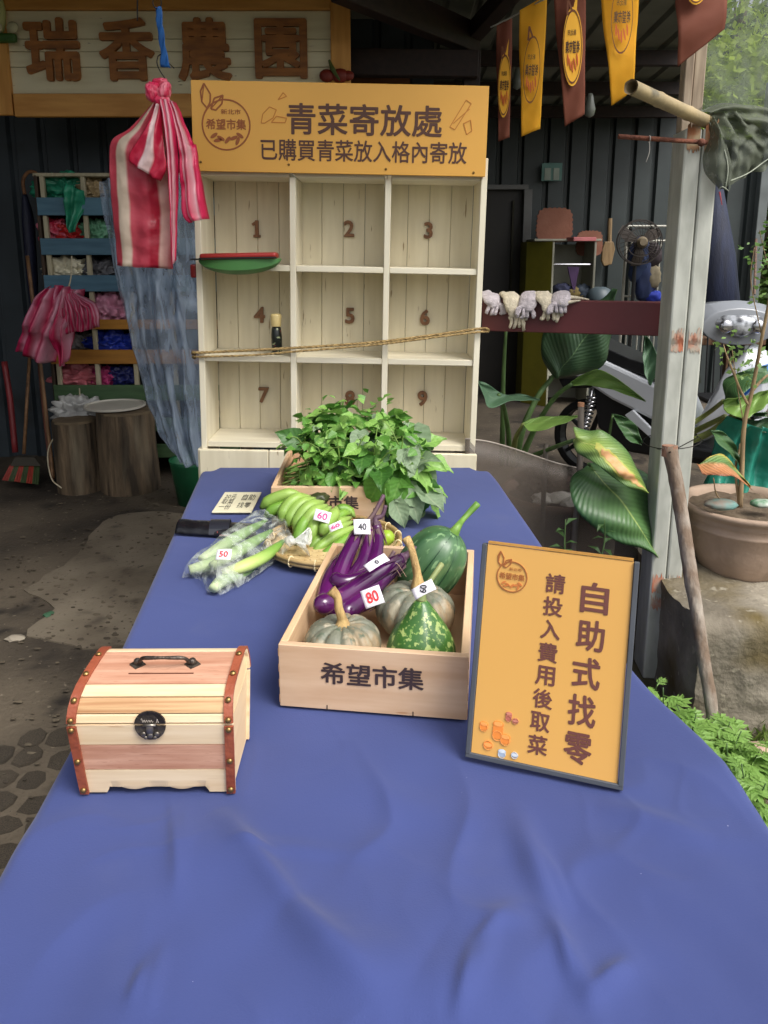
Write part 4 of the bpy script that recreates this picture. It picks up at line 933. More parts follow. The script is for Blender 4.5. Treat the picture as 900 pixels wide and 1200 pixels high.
pumpkin('larger speckled grey pumpkin behind the green gourd in the crate', (c2.x-.006, 1.285, TZ+.012), .072, .096, 12, [(0, 0, .092), (-.004, .002, .115), (-.012, .008, .14), (-.02, .02, .16), (-.03, .03, .172)], 2.3, M_pump, Matrix.Rotation(radians(6), 3, 'Y'))
# ---------------- speckled gourd
gc = at(494, 768, 1.13)
gd = thing('bottle_gourd', 'bright green pear-shaped gourd with pale speckles, front right of the crate', 'gourd', mtx=Matrix.Translation((gc.x-.001, 1.128, TZ+.028)) @ Matrix.Rotation(radians(-4), 4, 'X'))
g = G(); g.lathe(spline([(.002, 0, 0), (.03, 0, .002), (.052, 0, .02), (.056, 0, .04), (.048, 0, .066), (.033, 0, .09), (.02, 0, .108), (.011, 0, .12), (.003, 0, .125)], 4) and [(p.x, p.z) for p in spline([(.002, 0, 0), (.03, 0, .002), (.052, 0, .02), (.056, 0, .04), (.048, 0, .066), (.033, 0, .09), (.02, 0, .108), (.011, 0, .12), (.003, 0, .125)], 4)], 48)
M_gourd = mat('gourd_skin', (54, 102, 40), .35, col2=(76, 126, 54), scale=6, spots=[(95, .56, (176, 196, 116), .05), (150, .6, (130, 166, 82), .05)], coat=.3, bump=.1, bscale=50)
obj('skin', g, M_gourd, gd, local=True, smooth=True)
g = G(); g.tube(spline([(0, 0, .12), (.004, .006, .135), (.02, .03, .15), (.036, .05, .165)], 5), [.009, .005, .0045, .005], 8); obj('stem', g, mat('green_stem', (106, 124, 70), .6, col2=(140, 148, 96), scale=20), gd, local=True, smooth=True)
# ---------------- round green melon
mc = at(503, 660, 1.385)
R_m = Matrix.Rotation(radians(34), 3, 'Y')
md = thing('green_melon', 'round dark green melon with a long curved stalk at the back of the crate', 'melon', mtx=Matrix.Translation((mc.x, 1.38, TZ+.104)) @ R_m.to_4x4() @ Matrix.Scale(.97, 4))
M_melon = mat('melon_skin', (48, 86, 52), .42, col2=(90, 126, 84), scale=22, stretch=(1, 1, .35), detail=7, spots=[(70, .58, (116, 150, 104), .06), (11, .6, (38, 74, 42), .1), (8, .66, (130, 150, 96), .08)], coat=.2)
g = G(); pr = [(.062*sin(pi*k/24)**.9*(1-.07*cos(pi*k/24)), -.086*cos(pi*k/24)) for k in range(25)]
g.lathe([(max(r_, .001), z) for r_, z in pr], 80, lobes=12, amp=.035); obj('skin', g, M_melon, md, local=True, smooth=True)
g = G()
for k in range(10):
    a_ = 2*pi*k/10; P = [Vector((cos(a_)*(.062*sin(pi*j/20)**.9+.0006), sin(a_)*(.062*sin(pi*j/20)**.9+.0006), -.086*cos(pi*j/20))) for j in range(5, 20)]
    g.tube(P, [.0006, .0013, .0013, .0006], 5)
obj('rib_line', g, mat('melon_line', (26, 58, 34), .4), md, local=True, smooth=True)
g = G(); pl_ = WM[md.name].inverted() @ at(560, 590, 1.44)
g.tube(spline([(0, 0, .081), (.0, .004, .098), tuple(pl_*.7+Vector((-.004, 0, .004))), tuple(pl_)], 6), [.012, .0075, .0055, .007], 10); obj('stalk', g, mat('fresh_stalk', (92, 134, 52), .5, col2=(124, 160, 74), scale=20, stretch=(3, 3, 1)), md, local=True, smooth=True)
# ---------------- eggplants
M_egg = mat('eggplant_skin', (56, 14, 64), .14, col2=(92, 26, 90), scale=9, coat=.4, stretch=(1, 1, 1), detail=6, spots=[(45, .68, (120, 60, 96), .08), (9, .66, (104, 40, 84), .15)])
M_cal = mat('eggplant_calyx', (84, 56, 80), .6, col2=(112, 92, 76), scale=18)
def eggplant(lab, P, r, stemP):
    Q = resample([at(*p) if len(p) == 3 else Vector(p[:3]) for p in P], 28)
    t = thing('eggplant', lab, 'eggplant', tuple(Q[len(Q)//2]-Vector((0, 0, r))), group='glossy purple eggplants in the crate')
    rad = [r*min(1, .12+1.1*sqrt(min(1, i/4.0)))*(1-.38*(i/28)**1.5) for i in range(29)]
    g = G(); g.tube(Q, rad, 20); obj('skin', g, M_egg, t, smooth=True)
    d = (Q[-1]-Q[-3]).normalized(); e_ = Q[-1]
    S_ = [e_-d*.004, e_+d*.012]+[at(*p) for p in stemP]; SP = spline(S_, 5)
    g = G(); g.tube(SP, [rad[-1]*.9, .007, .0045, .004], 10)
    obj('stem', g, M_cal, t, smooth=True)
    g = G(); a_ = d.cross(Vector((0, 0, 1))).normalized(); b_ = d.cross(a_)
    for k in range(6):
        q_ = 2*pi*k/6; n_ = a_*cos(q_)+b_*sin(q_); s_ = a_*-sin(q_)+b_*cos(q_); R = rad[-2]+.0012
        g.add([e_+d*.006+n_*R*.6+s_*R*.45, e_+d*.006+n_*R*.6-s_*R*.45, e_-d*.022+n_*(R+.002)-s_*R*.28, e_-d*.042+n_*(R+.004), e_-d*.022+n_*(R+.002)+s_*R*.28], [(0, 1, 2, 3, 4)])
    obj('calyx', g, M_cal, t, solid=.001)
eggplant('front eggplant pointing lower left across the others', [(369, 710, 1.20), (395, 703, 1.24), (430, 680, 1.29), (470, 655, 1.34)], .0185, [(484, 644, 1.35), (499, 638, 1.36)])
eggplant('second eggplant lying parallel behind the front one', [(398, 724, 1.215), (425, 700, 1.27), (455, 672, 1.33), (478, 652, 1.37)], .019, [(490, 640, 1.38), (495, 622, 1.39)])
eggplant('leftmost upright eggplant in the crate', [(391, 694, 1.30), (398, 672, 1.34), (408, 648, 1.38), (421, 622, 1.43)], .0175, [(436, 605, 1.45), (450, 580, 1.47)])
eggplant('middle upright eggplant under the narrow price tag', [(403, 700, 1.27), (416, 676, 1.34), (428, 648, 1.41), (432, 622, 1.45)], .017, [(436, 610, 1.46), (440, 596, 1.47)])
eggplant('rightmost short upright eggplant leaning on the crate back', [(432, 676, 1.36), (440, 655, 1.40), (443, 630, 1.45), (441, 615, 1.46)], .0155, [(448, 604, 1.465), (452, 592, 1.47)])
eggplant('low dark eggplant half hidden against the crate side', [(381, 708, 1.26), (382, 694, 1.29), (388, 674, 1.34), (398, 655, 1.39)], .016, [(404, 644, 1.40), (410, 636, 1.42)])
eggplant('curled eggplant lying crosswise between the upright ones and the front ones', [(389, 676, 1.315), (402, 682, 1.30), (425, 676, 1.315), (445, 666, 1.34)], .0145, [(456, 656, 1.36), (462, 646, 1.37)])
eggplant('bottom eggplant behind the smaller pumpkin', [(386, 728, 1.22), (405, 716, 1.25), (425, 708, 1.28), (446, 700, 1.32)], .017, [(456, 690, 1.33), (462, 684, 1.34)])
g = G()
for dx in (0, .012): g.tube(spline([at(452+dx*500, 668, 1.322), at(458+dx*500, 660, 1.318), at(465+dx*500, 668, 1.318), at(470+dx*500, 676, 1.322)], 5), .0008, 5)
obj('rubber_band', g, mat('rubber', (190, 160, 140), .6), smooth=True, tag=('thin rubber band round the front eggplants', 'rubber band'))
# ---------------- price tags
M_paper = mat('white_paper', (226, 222, 230), .7, .02, scale=10); M_red = mat('red_marker', (214, 40, 44), .6, .02); M_pink = mat('pink_marker', (214, 60, 130), .6, .02); M_blk = mat('black_marker', (36, 36, 44), .6, .02)
def tag_(lab, corners, depths, body, m, tw=.62, th=.6, rot=0, group='paper price tags on the vegetables', name='price_tag'):
    A, B, C_, D2 = [at(u, v, y) for (u, v), y in zip(corners, depths)]   # TL TR BR BL
    c_ = (A+B+C_+D2)/4; right = ((B-A)+(C_-D2)).normalized(); up = ((A-D2)+(B-C_)).normalized(); M_ = frame(c_, right, up)
    w_ = ((B-A).length+(C_-D2).length)/2; h_ = ((A-D2).length+(B-C_).length)/2
    t = thing(name, lab, 'price tag', mtx=M_, group=group)
    g = G(); g.grid(lambda s, q_: Vector(((s-.5)*w_, (q_-.5)*h_, .0015*sin(pi*s)+.0008*sin(5*q_+3*s))), 6, 6); obj('paper', g, M_paper, t, local=True, solid=.0003, smooth=True)
    if body:
        g = text_geo(body, w_*tw, h_*th, .0003, .02); xf(g, Matrix.Translation((0, 0, .0026)) @ Matrix.Rotation(rot, 4, 'Z')); obj('handwriting', g, m, t, local=True)
    return t
tag_('white price tag reading 80 in red at the front of the eggplants', [(421, 693), (443, 686), (452, 705), (430, 714)], [1.205, 1.21, 1.195, 1.19], "80", M_red, .62, .62)
tag_('white paper tag with a small zero on the front eggplant', [(426, 662), (450, 649), (457, 656), (433, 671)], [1.265, 1.285, 1.275, 1.25], "0", M_blk, .15, .5)
tag_('white tag with dark writing on top of the upright eggplants', [(418, 610), (437, 609), (431, 626), (411, 625)], [1.415, 1.42, 1.405, 1.395], "40", M_blk, .5, .45)
tag_('grey-white tag hanging sideways on the gourd stem reading 60', [(484, 688), (508, 680), (509, 689), (485, 706)], [1.10, 1.10, 1.09, 1.085], "60", M_blk, .35, .6, radians(60))
# ---------------- bamboo tray
M_bam = mat('bamboo_weave', (206, 182, 134), .6, col2=(176, 148, 100), scale=40, bump=.3, bscale=90)
tc_ = onz(391, 634, TZ+.02)
TR = .158
tray = thing('bamboo_tray', 'round shallow woven bamboo tray holding the green bananas', 'tray', (tc_.x, tc_.y, TZ+.001))
g = G(); g.lathe([(.01, .001), (TR*.86, .001), (TR*.95, .012), (TR*.96, .014), (TR*.85, .004), (.01, .004)], 48); obj('tray_base', g, M_bam, tray, local=True, smooth=True)
g = G()
for k in range(-10, 11):
    h_ = sqrt(max(0, (TR*.86)**2-(k*.0135)**2))
    if h_ > .01:
        g.box((k*.0135, 0, .0062+.0008*(k % 2)), (.0105, 2*h_, .0012)); g.box((0, k*.0135, .0072-.0008*(k % 2)), (2*h_, .0105, .0012))
obj('weave', g, M_bam, tray, local=True, kind='stuff')
g = G()
for rr, z in ((TR, .026), (TR*.985, .017)): g.tube([(rr*cos(2*pi*j/64), rr*sin(2*pi*j/64), z) for j in range(65)], .0055, 8, cap=False)
obj('rim', g, mat('bamboo_rim', (186, 158, 108), .5, col2=(150, 122, 78), scale=14, bump=.2), tray, local=True, smooth=True)
for k in range(16):
    g = G(); a_ = 2*pi*k/16+.2; cc = Vector((TR*.99*cos(a_), TR*.99*sin(a_), .021)); rd = Vector((cos(a_), sin(a_), 0))
    g.tube([cc+rd*.0085*cos(b_)+Vector((0, 0, .0125*sin(b_))) for b_ in [2*pi*j/12 for j in range(13)]], .0016, 5); obj('rim_tie', g, mat('pale_cane_tie', (222, 204, 160), .6), tray, local=True, smooth=True)
# ---------------- bananas
M_ban = uvmat('banana_skin', [(0, (60, 64, 30)), (.05, (108, 138, 60)), (.2, (124, 158, 68)), (.7, (144, 174, 82)), (.93, (138, 164, 84)), (1, (110, 124, 62))], .45, axis='Y', noise_amt=.12, sss=0)
M_banD = uvmat('banana_skin_dark', [(0, (50, 56, 26)), (.08, (92, 128, 46)), (.3, (104, 148, 50)), (.8, (126, 166, 62)), (1, (100, 118, 54))], .45, axis='Y', noise_amt=.14)
def banana(parent, P, r, m):
    Q = resample([at(*p) for p in P], 16); rad = [r*(.3 if i == 0 else .55 if i == 1 else .8 if i == 2 else 1 if i < 12 else 1-.15*(i-11)) for i in range(17)]
    g = G(); g.tube(Q, rad, 7); obj('banana', g, m, parent, smooth=True)
def crown(parent, p, r, m=None): g = G(); g.ico(at(*p), r, 3, .25, 2, (1.3, 1, .8)); obj('crown_stub', g, M_banD, parent, smooth=True)
h1 = thing('banana_bunch', 'larger bunch of green bananas fanning left on the bamboo tray', 'bananas', tuple(onz(360, 610, TZ+.03)), group='green banana bunches on the tray')
B1 = [[(305, 596, 1.86), (318, 586, 1.865), (340, 579, 1.87), (356, 582, 1.875)], [(310, 606, 1.85), (322, 597, 1.85), (336, 592, 1.86), (352, 586, 1.87)],
      [(329, 612, 1.80), (334, 597, 1.82), (346, 585, 1.84), (364, 582, 1.87)], [(337, 618, 1.79), (343, 602, 1.81), (354, 590, 1.83), (370, 584, 1.86)],
      [(345, 624, 1.77), (351, 607, 1.79), (362, 594, 1.81), (380, 588, 1.85)], [(352, 636, 1.75), (358, 614, 1.77), (368, 600, 1.79), (384, 592, 1.83)], [(346, 641, 1.73), (350, 628, 1.75), (357, 612, 1.77), (372, 598, 1.82)],
      [(362, 641, 1.74), (366, 622, 1.75), (374, 606, 1.78), (388, 594, 1.82)], [(376, 628, 1.73), (384, 612, 1.76), (392, 602, 1.79), (394, 594, 1.82)]]
for i, P in enumerate(B1): banana(h1, P, .0158, M_ban if i not in (1, 6) else M_banD)
crown(h1, (374, 584, 1.875), .02)
h2 = thing('banana_bunch', 'smaller bunch of slimmer green bananas on the right of the tray', 'bananas', tuple(onz(405, 640, TZ+.03)), group='green banana bunches on the tray')
B2 = [[(364, 652, 1.70), (376, 640, 1.72), (394, 628, 1.75), (418, 616, 1.80)], [(370, 658, 1.685), (384, 648, 1.70), (400, 636, 1.73), (420, 622, 1.79)], [(362, 645, 1.72), (374, 632, 1.745), (392, 621, 1.775), (414, 611, 1.82)],
      [(385, 661, 1.68), (396, 650, 1.695), (408, 640, 1.72), (424, 628, 1.78)], [(372, 630, 1.76), (386, 620, 1.785), (398, 612, 1.81), (412, 606, 1.84)], [(386, 618, 1.80), (394, 608, 1.82), (402, 602, 1.84), (412, 602, 1.85)], [(400, 662, 1.675), (408, 652, 1.69), (416, 642, 1.715), (426, 632, 1.77)], [(394, 600, 1.85), (400, 596, 1.86), (408, 598, 1.862), (416, 606, 1.85)]]
for i, P in enumerate(B2): banana(h2, P, .0125, M_banD if i % 2 else M_ban)
crown(h2, (421, 613, 1.83), .016)
g = G(); g.ico(at(453, 630, 1.72), .019, 3, .1, 2); obj('green_mango', g, mat('lime_skin', (146, 176, 52), .35, .1), smooth=True, tag=('small lime green fruit on the tray behind the eggplants', 'fruit'))
tag_('white price tag reading 60 in pink on the larger banana bunch', [(370, 597), (388, 600), (386, 615), (367, 608)], [1.755, 1.755, 1.74, 1.74], "60", M_pink, .62, .62)
tag_('folded white price tag reading 60 in pink on the smaller banana bunch', [(384, 616), (399, 610), (402, 618), (388, 624)], [1.715, 1.72, 1.71, 1.705], "60", M_pink, .7, .5)
# ---------------- bag of water bamboo shoots
M_husk = uvmat('green_husk', [(0, (206, 214, 150)), (.25, (182, 204, 116)), (.6, (128, 168, 72)), (1, (84, 130, 44))], .5, axis='Y', noise_amt=.15)
M_husk2 = uvmat('grey_green_husk', [(0, (190, 204, 160)), (.4, (138, 166, 110)), (1, (90, 128, 66))], .55, axis='Y', noise_amt=.2)
def shoot(lab, P, r, m, par_h):
    Q = resample([onz(u, v, TZ+h_) for u, v, h_ in P], 20); t = thing('bamboo_shoot', lab, 'vegetable', tuple(Q[10]-Vector((0, 0, r))), group='water bamboo shoots inside the clear bag')
    g = G(); g.tube(Q, [r*.7, r, r*.95, r*.7, r*.3], 12, squash=.8)
    obj('stalk', g, m, t, smooth=True)
    for k in range(2):
        Q2 = [q_+Vector((.006*(k*2-1)*(i/20), -.003*(k*2-1), .002)) for i, q_ in enumerate(Q[9:])]; g = G(); g.tube(Q2, [r*.5, r*.45, r*.12], 8, squash=.5); obj('husk_blade', g, M_husk, t, smooth=True)
shoot('pale shoot lying at the front of the clear bag', [(261, 672, .024), (285, 664, .034), (310, 652, .034), (332, 634, .03)], .0175, M_husk, 0)
shoot('green shoot behind the front one in the clear bag', [(248, 664, .03), (272, 650, .042), (296, 636, .044), (318, 622, .04)], .017, M_husk2, 0)
shoot('grey-green shoot at the back of the clear bag', [(236, 656, .026), (258, 642, .036), (284, 626, .04), (312, 610, .036)], .017, M_husk2, 0)
shoot('short shoot low at the left end of the clear bag', [(222, 668, .016), (244, 662, .02), (266, 652, .02), (292, 640, .02)], .018, M_husk2, 0)
shoot('lowest shoot near the open corner of the bag', [(250, 690, .014), (262, 680, .016), (280, 674, .016), (300, 664, .016)], .016, M_husk2, 0)
M_film = film('clear_film', (214, 222, 214), (.07, .5), .08)
A = resample([onz(u, v, TZ+h_) for u, v, h_ in ((214, 676, .006), (224, 660, .03), (248, 645, .045), (276, 620, .055), (306, 603, .05), (336, 620, .04), (343, 632, .04))], 44)
B = resample([onz(u, v, TZ+h_) for u, v, h_ in ((214, 676, .003), (238, 686, .004), (254, 699, .003), (276, 690, .003), (310, 668, .003), (336, 646, .012), (345, 636, .03))], 44)
def bagf(s, t, up):
    j = round(t*44); p = A[j].lerp(B[j], s); h_ = .052*(sin(pi*s)**.6 if 0 < s < 1 else 0)*(sin(pi*min(1, t*1.02+.0))**.5 if 0 < t < 1 else 0)
    p = p+Vector((0, 0, h_*up)); p += Vector((1, 1, 1.2))*(.007*noise.noise(p*26)+.004*noise.noise(p*60))*up; p.z = max(p.z, TZ+.002); return p
g = G(); g.grid(lambda s, t: bagf(s, t, 1), 40, 44)
cb_ = thing('clear_plastic_bag', 'clear plastic bag of water bamboo shoots left of the bananas', 'plastic bag', tuple(onz(278, 655, TZ+.001)))
obj('film', g, M_film, cb_, smooth=True, norm=False)
g = G()
def fluff(s, t):
    c_ = onz(343, 634, TZ+.04); a_ = 2*pi*s; r_ = .004+.03*t**1.3; return c_+Vector((.034*t+.008*cos(a_*3)*t, r_*cos(a_)*1.0, r_*.7*sin(a_)+.012*t*sin(a_*4)))
g.grid(fluff, 40, 10); g.ico(onz(340, 634, TZ+.042), .012, 3, .4, 3)
obj('twisted_neck', g, film('white_film', (232, 234, 230), (.45, .95), .15), cb_, smooth=True, norm=False)
tag_('white price tag reading 50 in red on the clear bag', [(253, 644), (270, 644), (272, 656), (254, 656)], [1.52, 1.52, 1.50, 1.50], "50", M_red, .6, .55)
# ---------------- pouch and note card
g0 = thing('black_pouch', 'flat black glossy pouch lying at the left edge of the table', 'pouch', tuple(onz(252, 620, TZ+.001)))
pA = onz(205, 625, TZ+.004); pB = onz(300, 631, TZ+.004); pC = onz(300, 616, TZ+.012); pD = onz(212, 610, TZ+.012)
M_pou = mat('black_leather', (20, 20, 24), .25, .2, scale=20, bump=.3, bscale=60)
g = G(); g.grid(lambda s, t: pA.lerp(pB, s).lerp(pD.lerp(pC, s), t)+Vector((0, 0, .014*(sin(pi*t)**.5 if 0 < t < 1 else 0)+.002*noise.noise(Vector((s*9, t*4, 0)))+(-.001))), 30, 10); obj('body', g, M_pou, g0, smooth=True, solid=.003)
g = G(); m0 = pA.lerp(pB, .42); m1 = pD.lerp(pC, .42); g.grid(lambda s, t: m0.lerp(m1, t)+Vector((.05*s, 0, .017*(sin(pi*t)**.5 if 0 < t < 1 else 0)+.002)), 4, 8); obj('strap', g, mat('dark_strap', (30, 32, 40), .35), g0, solid=.002)
g = G(); g.tube([pA.lerp(pB, .53)+Vector((0, 0, .008)), pD.lerp(pC, .5)+Vector((0, 0, .01))], .0012, 5); g.tube([pA.lerp(pB, .56)+Vector((0, -.003, .004)), pA.lerp(pB, .78)+Vector((0, -.003, .004))], .0014, 5); obj('zip', g, mat('dull_red_zip', (120, 52, 50), .5), g0)
cA, cB, cC, cD = [onz(u, v, TZ+.004) for u, v in ((262, 577), (305, 577), (296, 601), (250, 601))]
nc = thing('note_card', 'cream cardboard note with handwriting near the left far end of the table', 'note', mtx=frame((cA+cB+cC+cD)/4, cB-cA, cA-cD))
g = G(); w_ = (cB-cA).length; h_ = (cA-cD).length; g.box((0, 0, 0), (w_, h_*.97, .004), bev=.001); obj('card', g, mat('cream_card', (214, 208, 178), .8, .04), nc, local=True)
g = text_geo("自助", w_*.34, h_*.30, .0004, .0); xf(g, Matrix.Translation((.24*w_, .2*h_, .0026))); t2 = text_geo("找零", w_*.34, h_*.26, .0004); xf(t2, Matrix.Translation((.22*w_, -.18*h_, .0026))); g.add(t2.v, t2.f)
t2 = text_geo("20元\n取菜\n一份", w_*.3, h_*.72, .0004); xf(t2, Matrix.Translation((-.25*w_, -.02*h_, .0026))); g.add(t2.v, t2.f)
obj('handwriting', g, M_blk, nc, local=True)
# ---------------- leafy greens
def leafshape(name, m, fold, droop, wid, seed):
    rr = random.Random(seed); g = G(); n = 6
    prof = [0, .62, .95, .86, .6, .3, 0]
    vs = []
    for i in range(n+1):
        t = i/n; z = -droop*t*t+.03*sin(t*7+seed); w_ = prof[i]*wid
        back = -.12 if i == 1 else 0
        for sx in (-1, -.5, 0, .5, 1): vs.append((sx*w_, t+(back if abs(sx) == 1 else 0), z+fold*abs(sx)*w_+.05*sin(t*11+sx*4+seed)*abs(sx)))
    g.add(vs, [(i*5+j, i*5+j+1, (i+1)*5+j+1, (i+1)*5+j) for i in range(n) for j in range(4)], [((sx+1)/2, i/n) for i in range(n+1) for sx in (-1, -.5, 0, .5, 1)])
    me = mesh_of(name, g, m); me.polygons.foreach_set('use_smooth', [True]*len(me.polygons)); return me
def greenleaf(name, c1, c2, rough=.42):
    m = uvmat(name, [(0, c1), (.44, c1), (.49, c2), (.51, c2), (.56, c1), (1, c1)], rough, veins=6, vamt=.35, trans=.3, noise_amt=.3)
    return m
GL = [greenleaf('greens_dark', (66, 112, 46), (84, 128, 58)), greenleaf('greens_mid', (98, 150, 62), (116, 164, 76)), greenleaf('greens_light', (138, 182, 90), (152, 192, 102)), greenleaf('greens_pale_underside', (134, 156, 122), (156, 174, 138), .6)]
LM = [[leafshape('leaf', m, f, d, w_, s_) for (f, d, w_, s_) in ((.35, .25, .42, 1), (.15, .5, .5, 2), (.5, .1, .36, 3))] for m in GL]
gr = thing('leafy_greens', 'large bunch of sweet potato leaves spilling out of the farther crate', 'vegetable', tuple(onz(415, 560, TZ+.02)))
RG = random.Random(21); gi = WM[gr.name].inverted()
def put_leaf(p, tip, nrm, size, k):
    y_ = tip.normalized(); z_ = (nrm-y_*nrm.dot(y_)).normalized(); x_ = y_.cross(z_)
    M_ = Matrix(((x_.x, y_.x, z_.x, p.x), (x_.y, y_.y, z_.y, p.y), (x_.z, y_.z, z_.z, p.z), (0, 0, 0, 1))) @ Matrix.Scale(size, 4)
    inst('leaf', RG.choice(LM[k]), gr, gi @ M_)
lobes_ = [((418, 520, 2.06), (.17, .15, .11), 150, 0), ((385, 535, 2.02), (.11, .12, .08), 50, 0), ((462, 540, 2.02), (.10, .13, .09), 56, 1), ((484, 566, 1.98), (.05, .09, .08), 22, 2)]
nl = 0
for (c_, r_, n, mode) in lobes_:
    cc = at(*c_)
    for _ in range(n):
        if nl >= 285: break
        d = Vector((RG.gauss(0, 1), RG.gauss(0, 1)-.35, RG.gauss(0, 1)+.35)).normalized()
        p = cc+Vector((d.x*r_[0], d.y*r_[1], d.z*r_[2]))*RG.uniform(.62, 1.0)
        p.z = max(p.z, TZ+.03)
        tip = (d*.5+Vector((RG.uniform(-.8, .8), RG.uniform(-.8, .3), -.45+RG.uniform(-.3, .5)))); nrm = d+Vector((RG.uniform(-.5, .5), RG.uniform(-.6, .2), .5))
        right = (p.x-at(418, 520, 2.06).x)/.17
        k = RG.choices([0, 1, 2, 3], [.28, .44, .24, .04] if right < .2 else [.15, .4, .33, .12] if mode < 2 else [.05, .15, .2, .6])[0]
        put_leaf(p, tip, nrm, RG.uniform(.034, .07)*(1 if mode == 0 else 1.4), k); nl += 1
# a few large leaves that stand out
for (u, v, y, tu, tv, ty, s_, k) in ((470, 560, 1.88, 455, 600, 1.86, .09, 1), (355, 520, 1.98, 330, 508, 1.96, .08, 0), (455, 492, 2.1, 482, 488, 2.05, .08, 1), (478, 570, 1.90, 488, 604, 1.87, .10, 3), (490, 545, 1.95, 505, 580, 1.93, .10, 3), (448, 560, 1.87, 430, 590, 1.86, .08, 1), (480, 500, 2.05, 503, 530, 2.0, .1, 3), (405, 484, 2.08, 398, 500, 2.03, .07, 2), (462, 585, 1.86, 470, 606, 1.85, .08, 3), (497, 560, 1.93, 498, 600, 1.9, .09, 0)):
    p = at(u, v, y); put_leaf(p, at(tu, tv, ty)-p, Vector((.1, -1, .6)), s_, k)
g = G()
for k in range(26):
    z0 = TZ+.03+.05*RG.random(); a0 = at(RG.uniform(328, 338), RG.uniform(548, 575), RG.uniform(1.96, 2.12)); a0.z = max(a0.z, TZ+.03)
    g.tube(spline([a0, a0+Vector((.05, .0, RG.uniform(0, .02))), a0+Vector((.12, RG.uniform(-.02, .02), RG.uniform(.02, .06)))], 4), [.003, .0026, .002], 6)
obj('stalk', g, mat('greens_stalk', (112, 140, 66), .5, .15, scale=20), gr, smooth=True)
g = G(); g.ico(at(418, 535, 2.08), .09, 3, .3, 2, (1.4, 1.1, .8)); obj('inner_core', g, mat('inner_green', (30, 54, 22), .8, .2), gr, smooth=True)  # single dark green lump filling the middle of the bunch
# the many small leaves between the big ones, past the limit of single parts
for col_, m_ in ((0, GL[1]), (1, GL[2])):
    g = G()
    for _ in range(190):
        c_, r_ = RG.choice([(at(418, 514, 2.05), (.17, .14, .12)), (at(380, 530, 2.02), (.11, .12, .09)), (at(458, 540, 2.0), (.10, .12, .10)), (at(400, 560, 1.95), (.12, .06, .05))])
        d = Vector((RG.gauss(0, 1), RG.gauss(0, 1)-.4, RG.gauss(0, 1)+.3)).normalized(); p = c_+Vector((d.x*r_[0], d.y*r_[1], d.z*r_[2]))*RG.uniform(.8, 1.08); p.z = max(p.z, TZ+.03)
        t_ = (d*.6+Vector((RG.uniform(-1, 1), RG.uniform(-.8, .4), RG.uniform(-.6, .6)))).normalized(); s_ = t_.cross(d+Vector((RG.uniform(-.6, .6), RG.uniform(-.6, .6), .3))).normalized(); n_ = s_.cross(t_); L_ = RG.uniform(.014, .034)
        g.add([p, p+t_*L_*.35+s_*L_*.42+n_*L_*.15, p+t_*L_*.4, p+t_*L_*.35-s_*L_*.42+n_*L_*.15, p+t_*L_-n_*L_*.2, p+t_*L_*.75+s_*L_*.25, p+t_*L_*.75-s_*L_*.25], [(0, 1, 2), (0, 2, 3), (1, 5, 2), (3, 2, 6), (5, 4, 2), (2, 4, 6)], [(.5, 0), (1, .35), (.5, .4), (0, .35), (.5, 1), (.8, .75), (.2, .75)])
    obj('small_leaves', g, m_, gr, norm=False, smooth=True, kind='stuff')
g = G()
for _ in range(40):
    a0 = at(RG.uniform(345, 470), RG.uniform(520, 570), RG.uniform(1.9, 2.0)); d = Vector((RG.uniform(-.3, 1), RG.uniform(-.5, .1), RG.uniform(-.2, 1))).normalized()
    g.tube(spline([a0, a0+d*.04+Vector((0, 0, .01)), a0+d*.08], 3), [.002, .0016, .001], 5)
obj('stalk', g, mat('greens_stalk', (112, 140, 66), .5), gr, smooth=True)
# ---------------- cash chest
ch = onz(93, 934, TZ); chr_ = onz(274.5, 933, TZ); CWd = (chr_-ch).length
Mch = Matrix.Translation(((ch.x+chr_.x)/2, (ch.y+chr_.y)/2, TZ+.001)) @ Matrix.Rotation(math.atan2(chr_.y-ch.y, chr_.x-ch.x), 4, 'Z')
chest = thing('wooden_chest', 'striped pine treasure chest with leather straps, handle and coin slot', 'chest', mtx=Mch)
PR = [(.010, 0), (.006, .03), (.001, .075), (-.003, .106)]
LID = [(-.003, .109), (-.001, .117), (.004, .126), (.013, .134), (.028, .1395), (.055, .1425), (.088, .144), (.110, .1435), (.122, .140), (.127, .128), (.127, .109)]
def wchest(z): return CWd*(1.0+.04*min(1, z/.107)) if z < .109 else CWd*(1.04-.03*max(0, (z-.109)/.035)**1.2)
def band(P, m, name, x0=-.5, x1=.5, off=.0, bottom=None, n=20, par=chest, th=.004):
    Q = []
    for i in range(len(P)-1):
        for j in range(3): Q.append((P[i][0]+(P[i+1][0]-P[i][0])*j/3, P[i][1]+(P[i+1][1]-P[i][1])*j/3))
    Q.append(P[-1]); g = G(); nv = len(Q)-1
    def fn(s, t):
        y, z = Q[round(t*nv)]; w_ = wchest(z); i = round(t*nv); a_ = Q[max(i-1, 0)]; b_ = Q[min(i+1, nv)]; d = Vector((0, b_[0]-a_[0], b_[1]-a_[1])).normalized(); nn = Vector((0, -d.z, d.y))
        if bottom and t == 0: z += bottom(x0+(x1-x0)*s)
        return Vector((w_*(x0+(x1-x0)*s), y, z))+nn*off
    g.grid(fn, n, nv); return obj(name, g, m, par, local=True, solid=th)
def sub(P, z0, z1=None, byindex=False):
    out = []
    for i in range(len(P)-1):
        (ya, za), (yb, zb) = P[i], P[i+1]
        for k in range(11):
            t = k/10; out.append((ya+(yb-ya)*t, za+(zb-za)*t))
    res = [p for p in out if z0-1e-6 <= p[1] <= z1+1e-6 and p[0] < .09]
    return res[::4]+[res[-1]] if len(res) > 6 else res
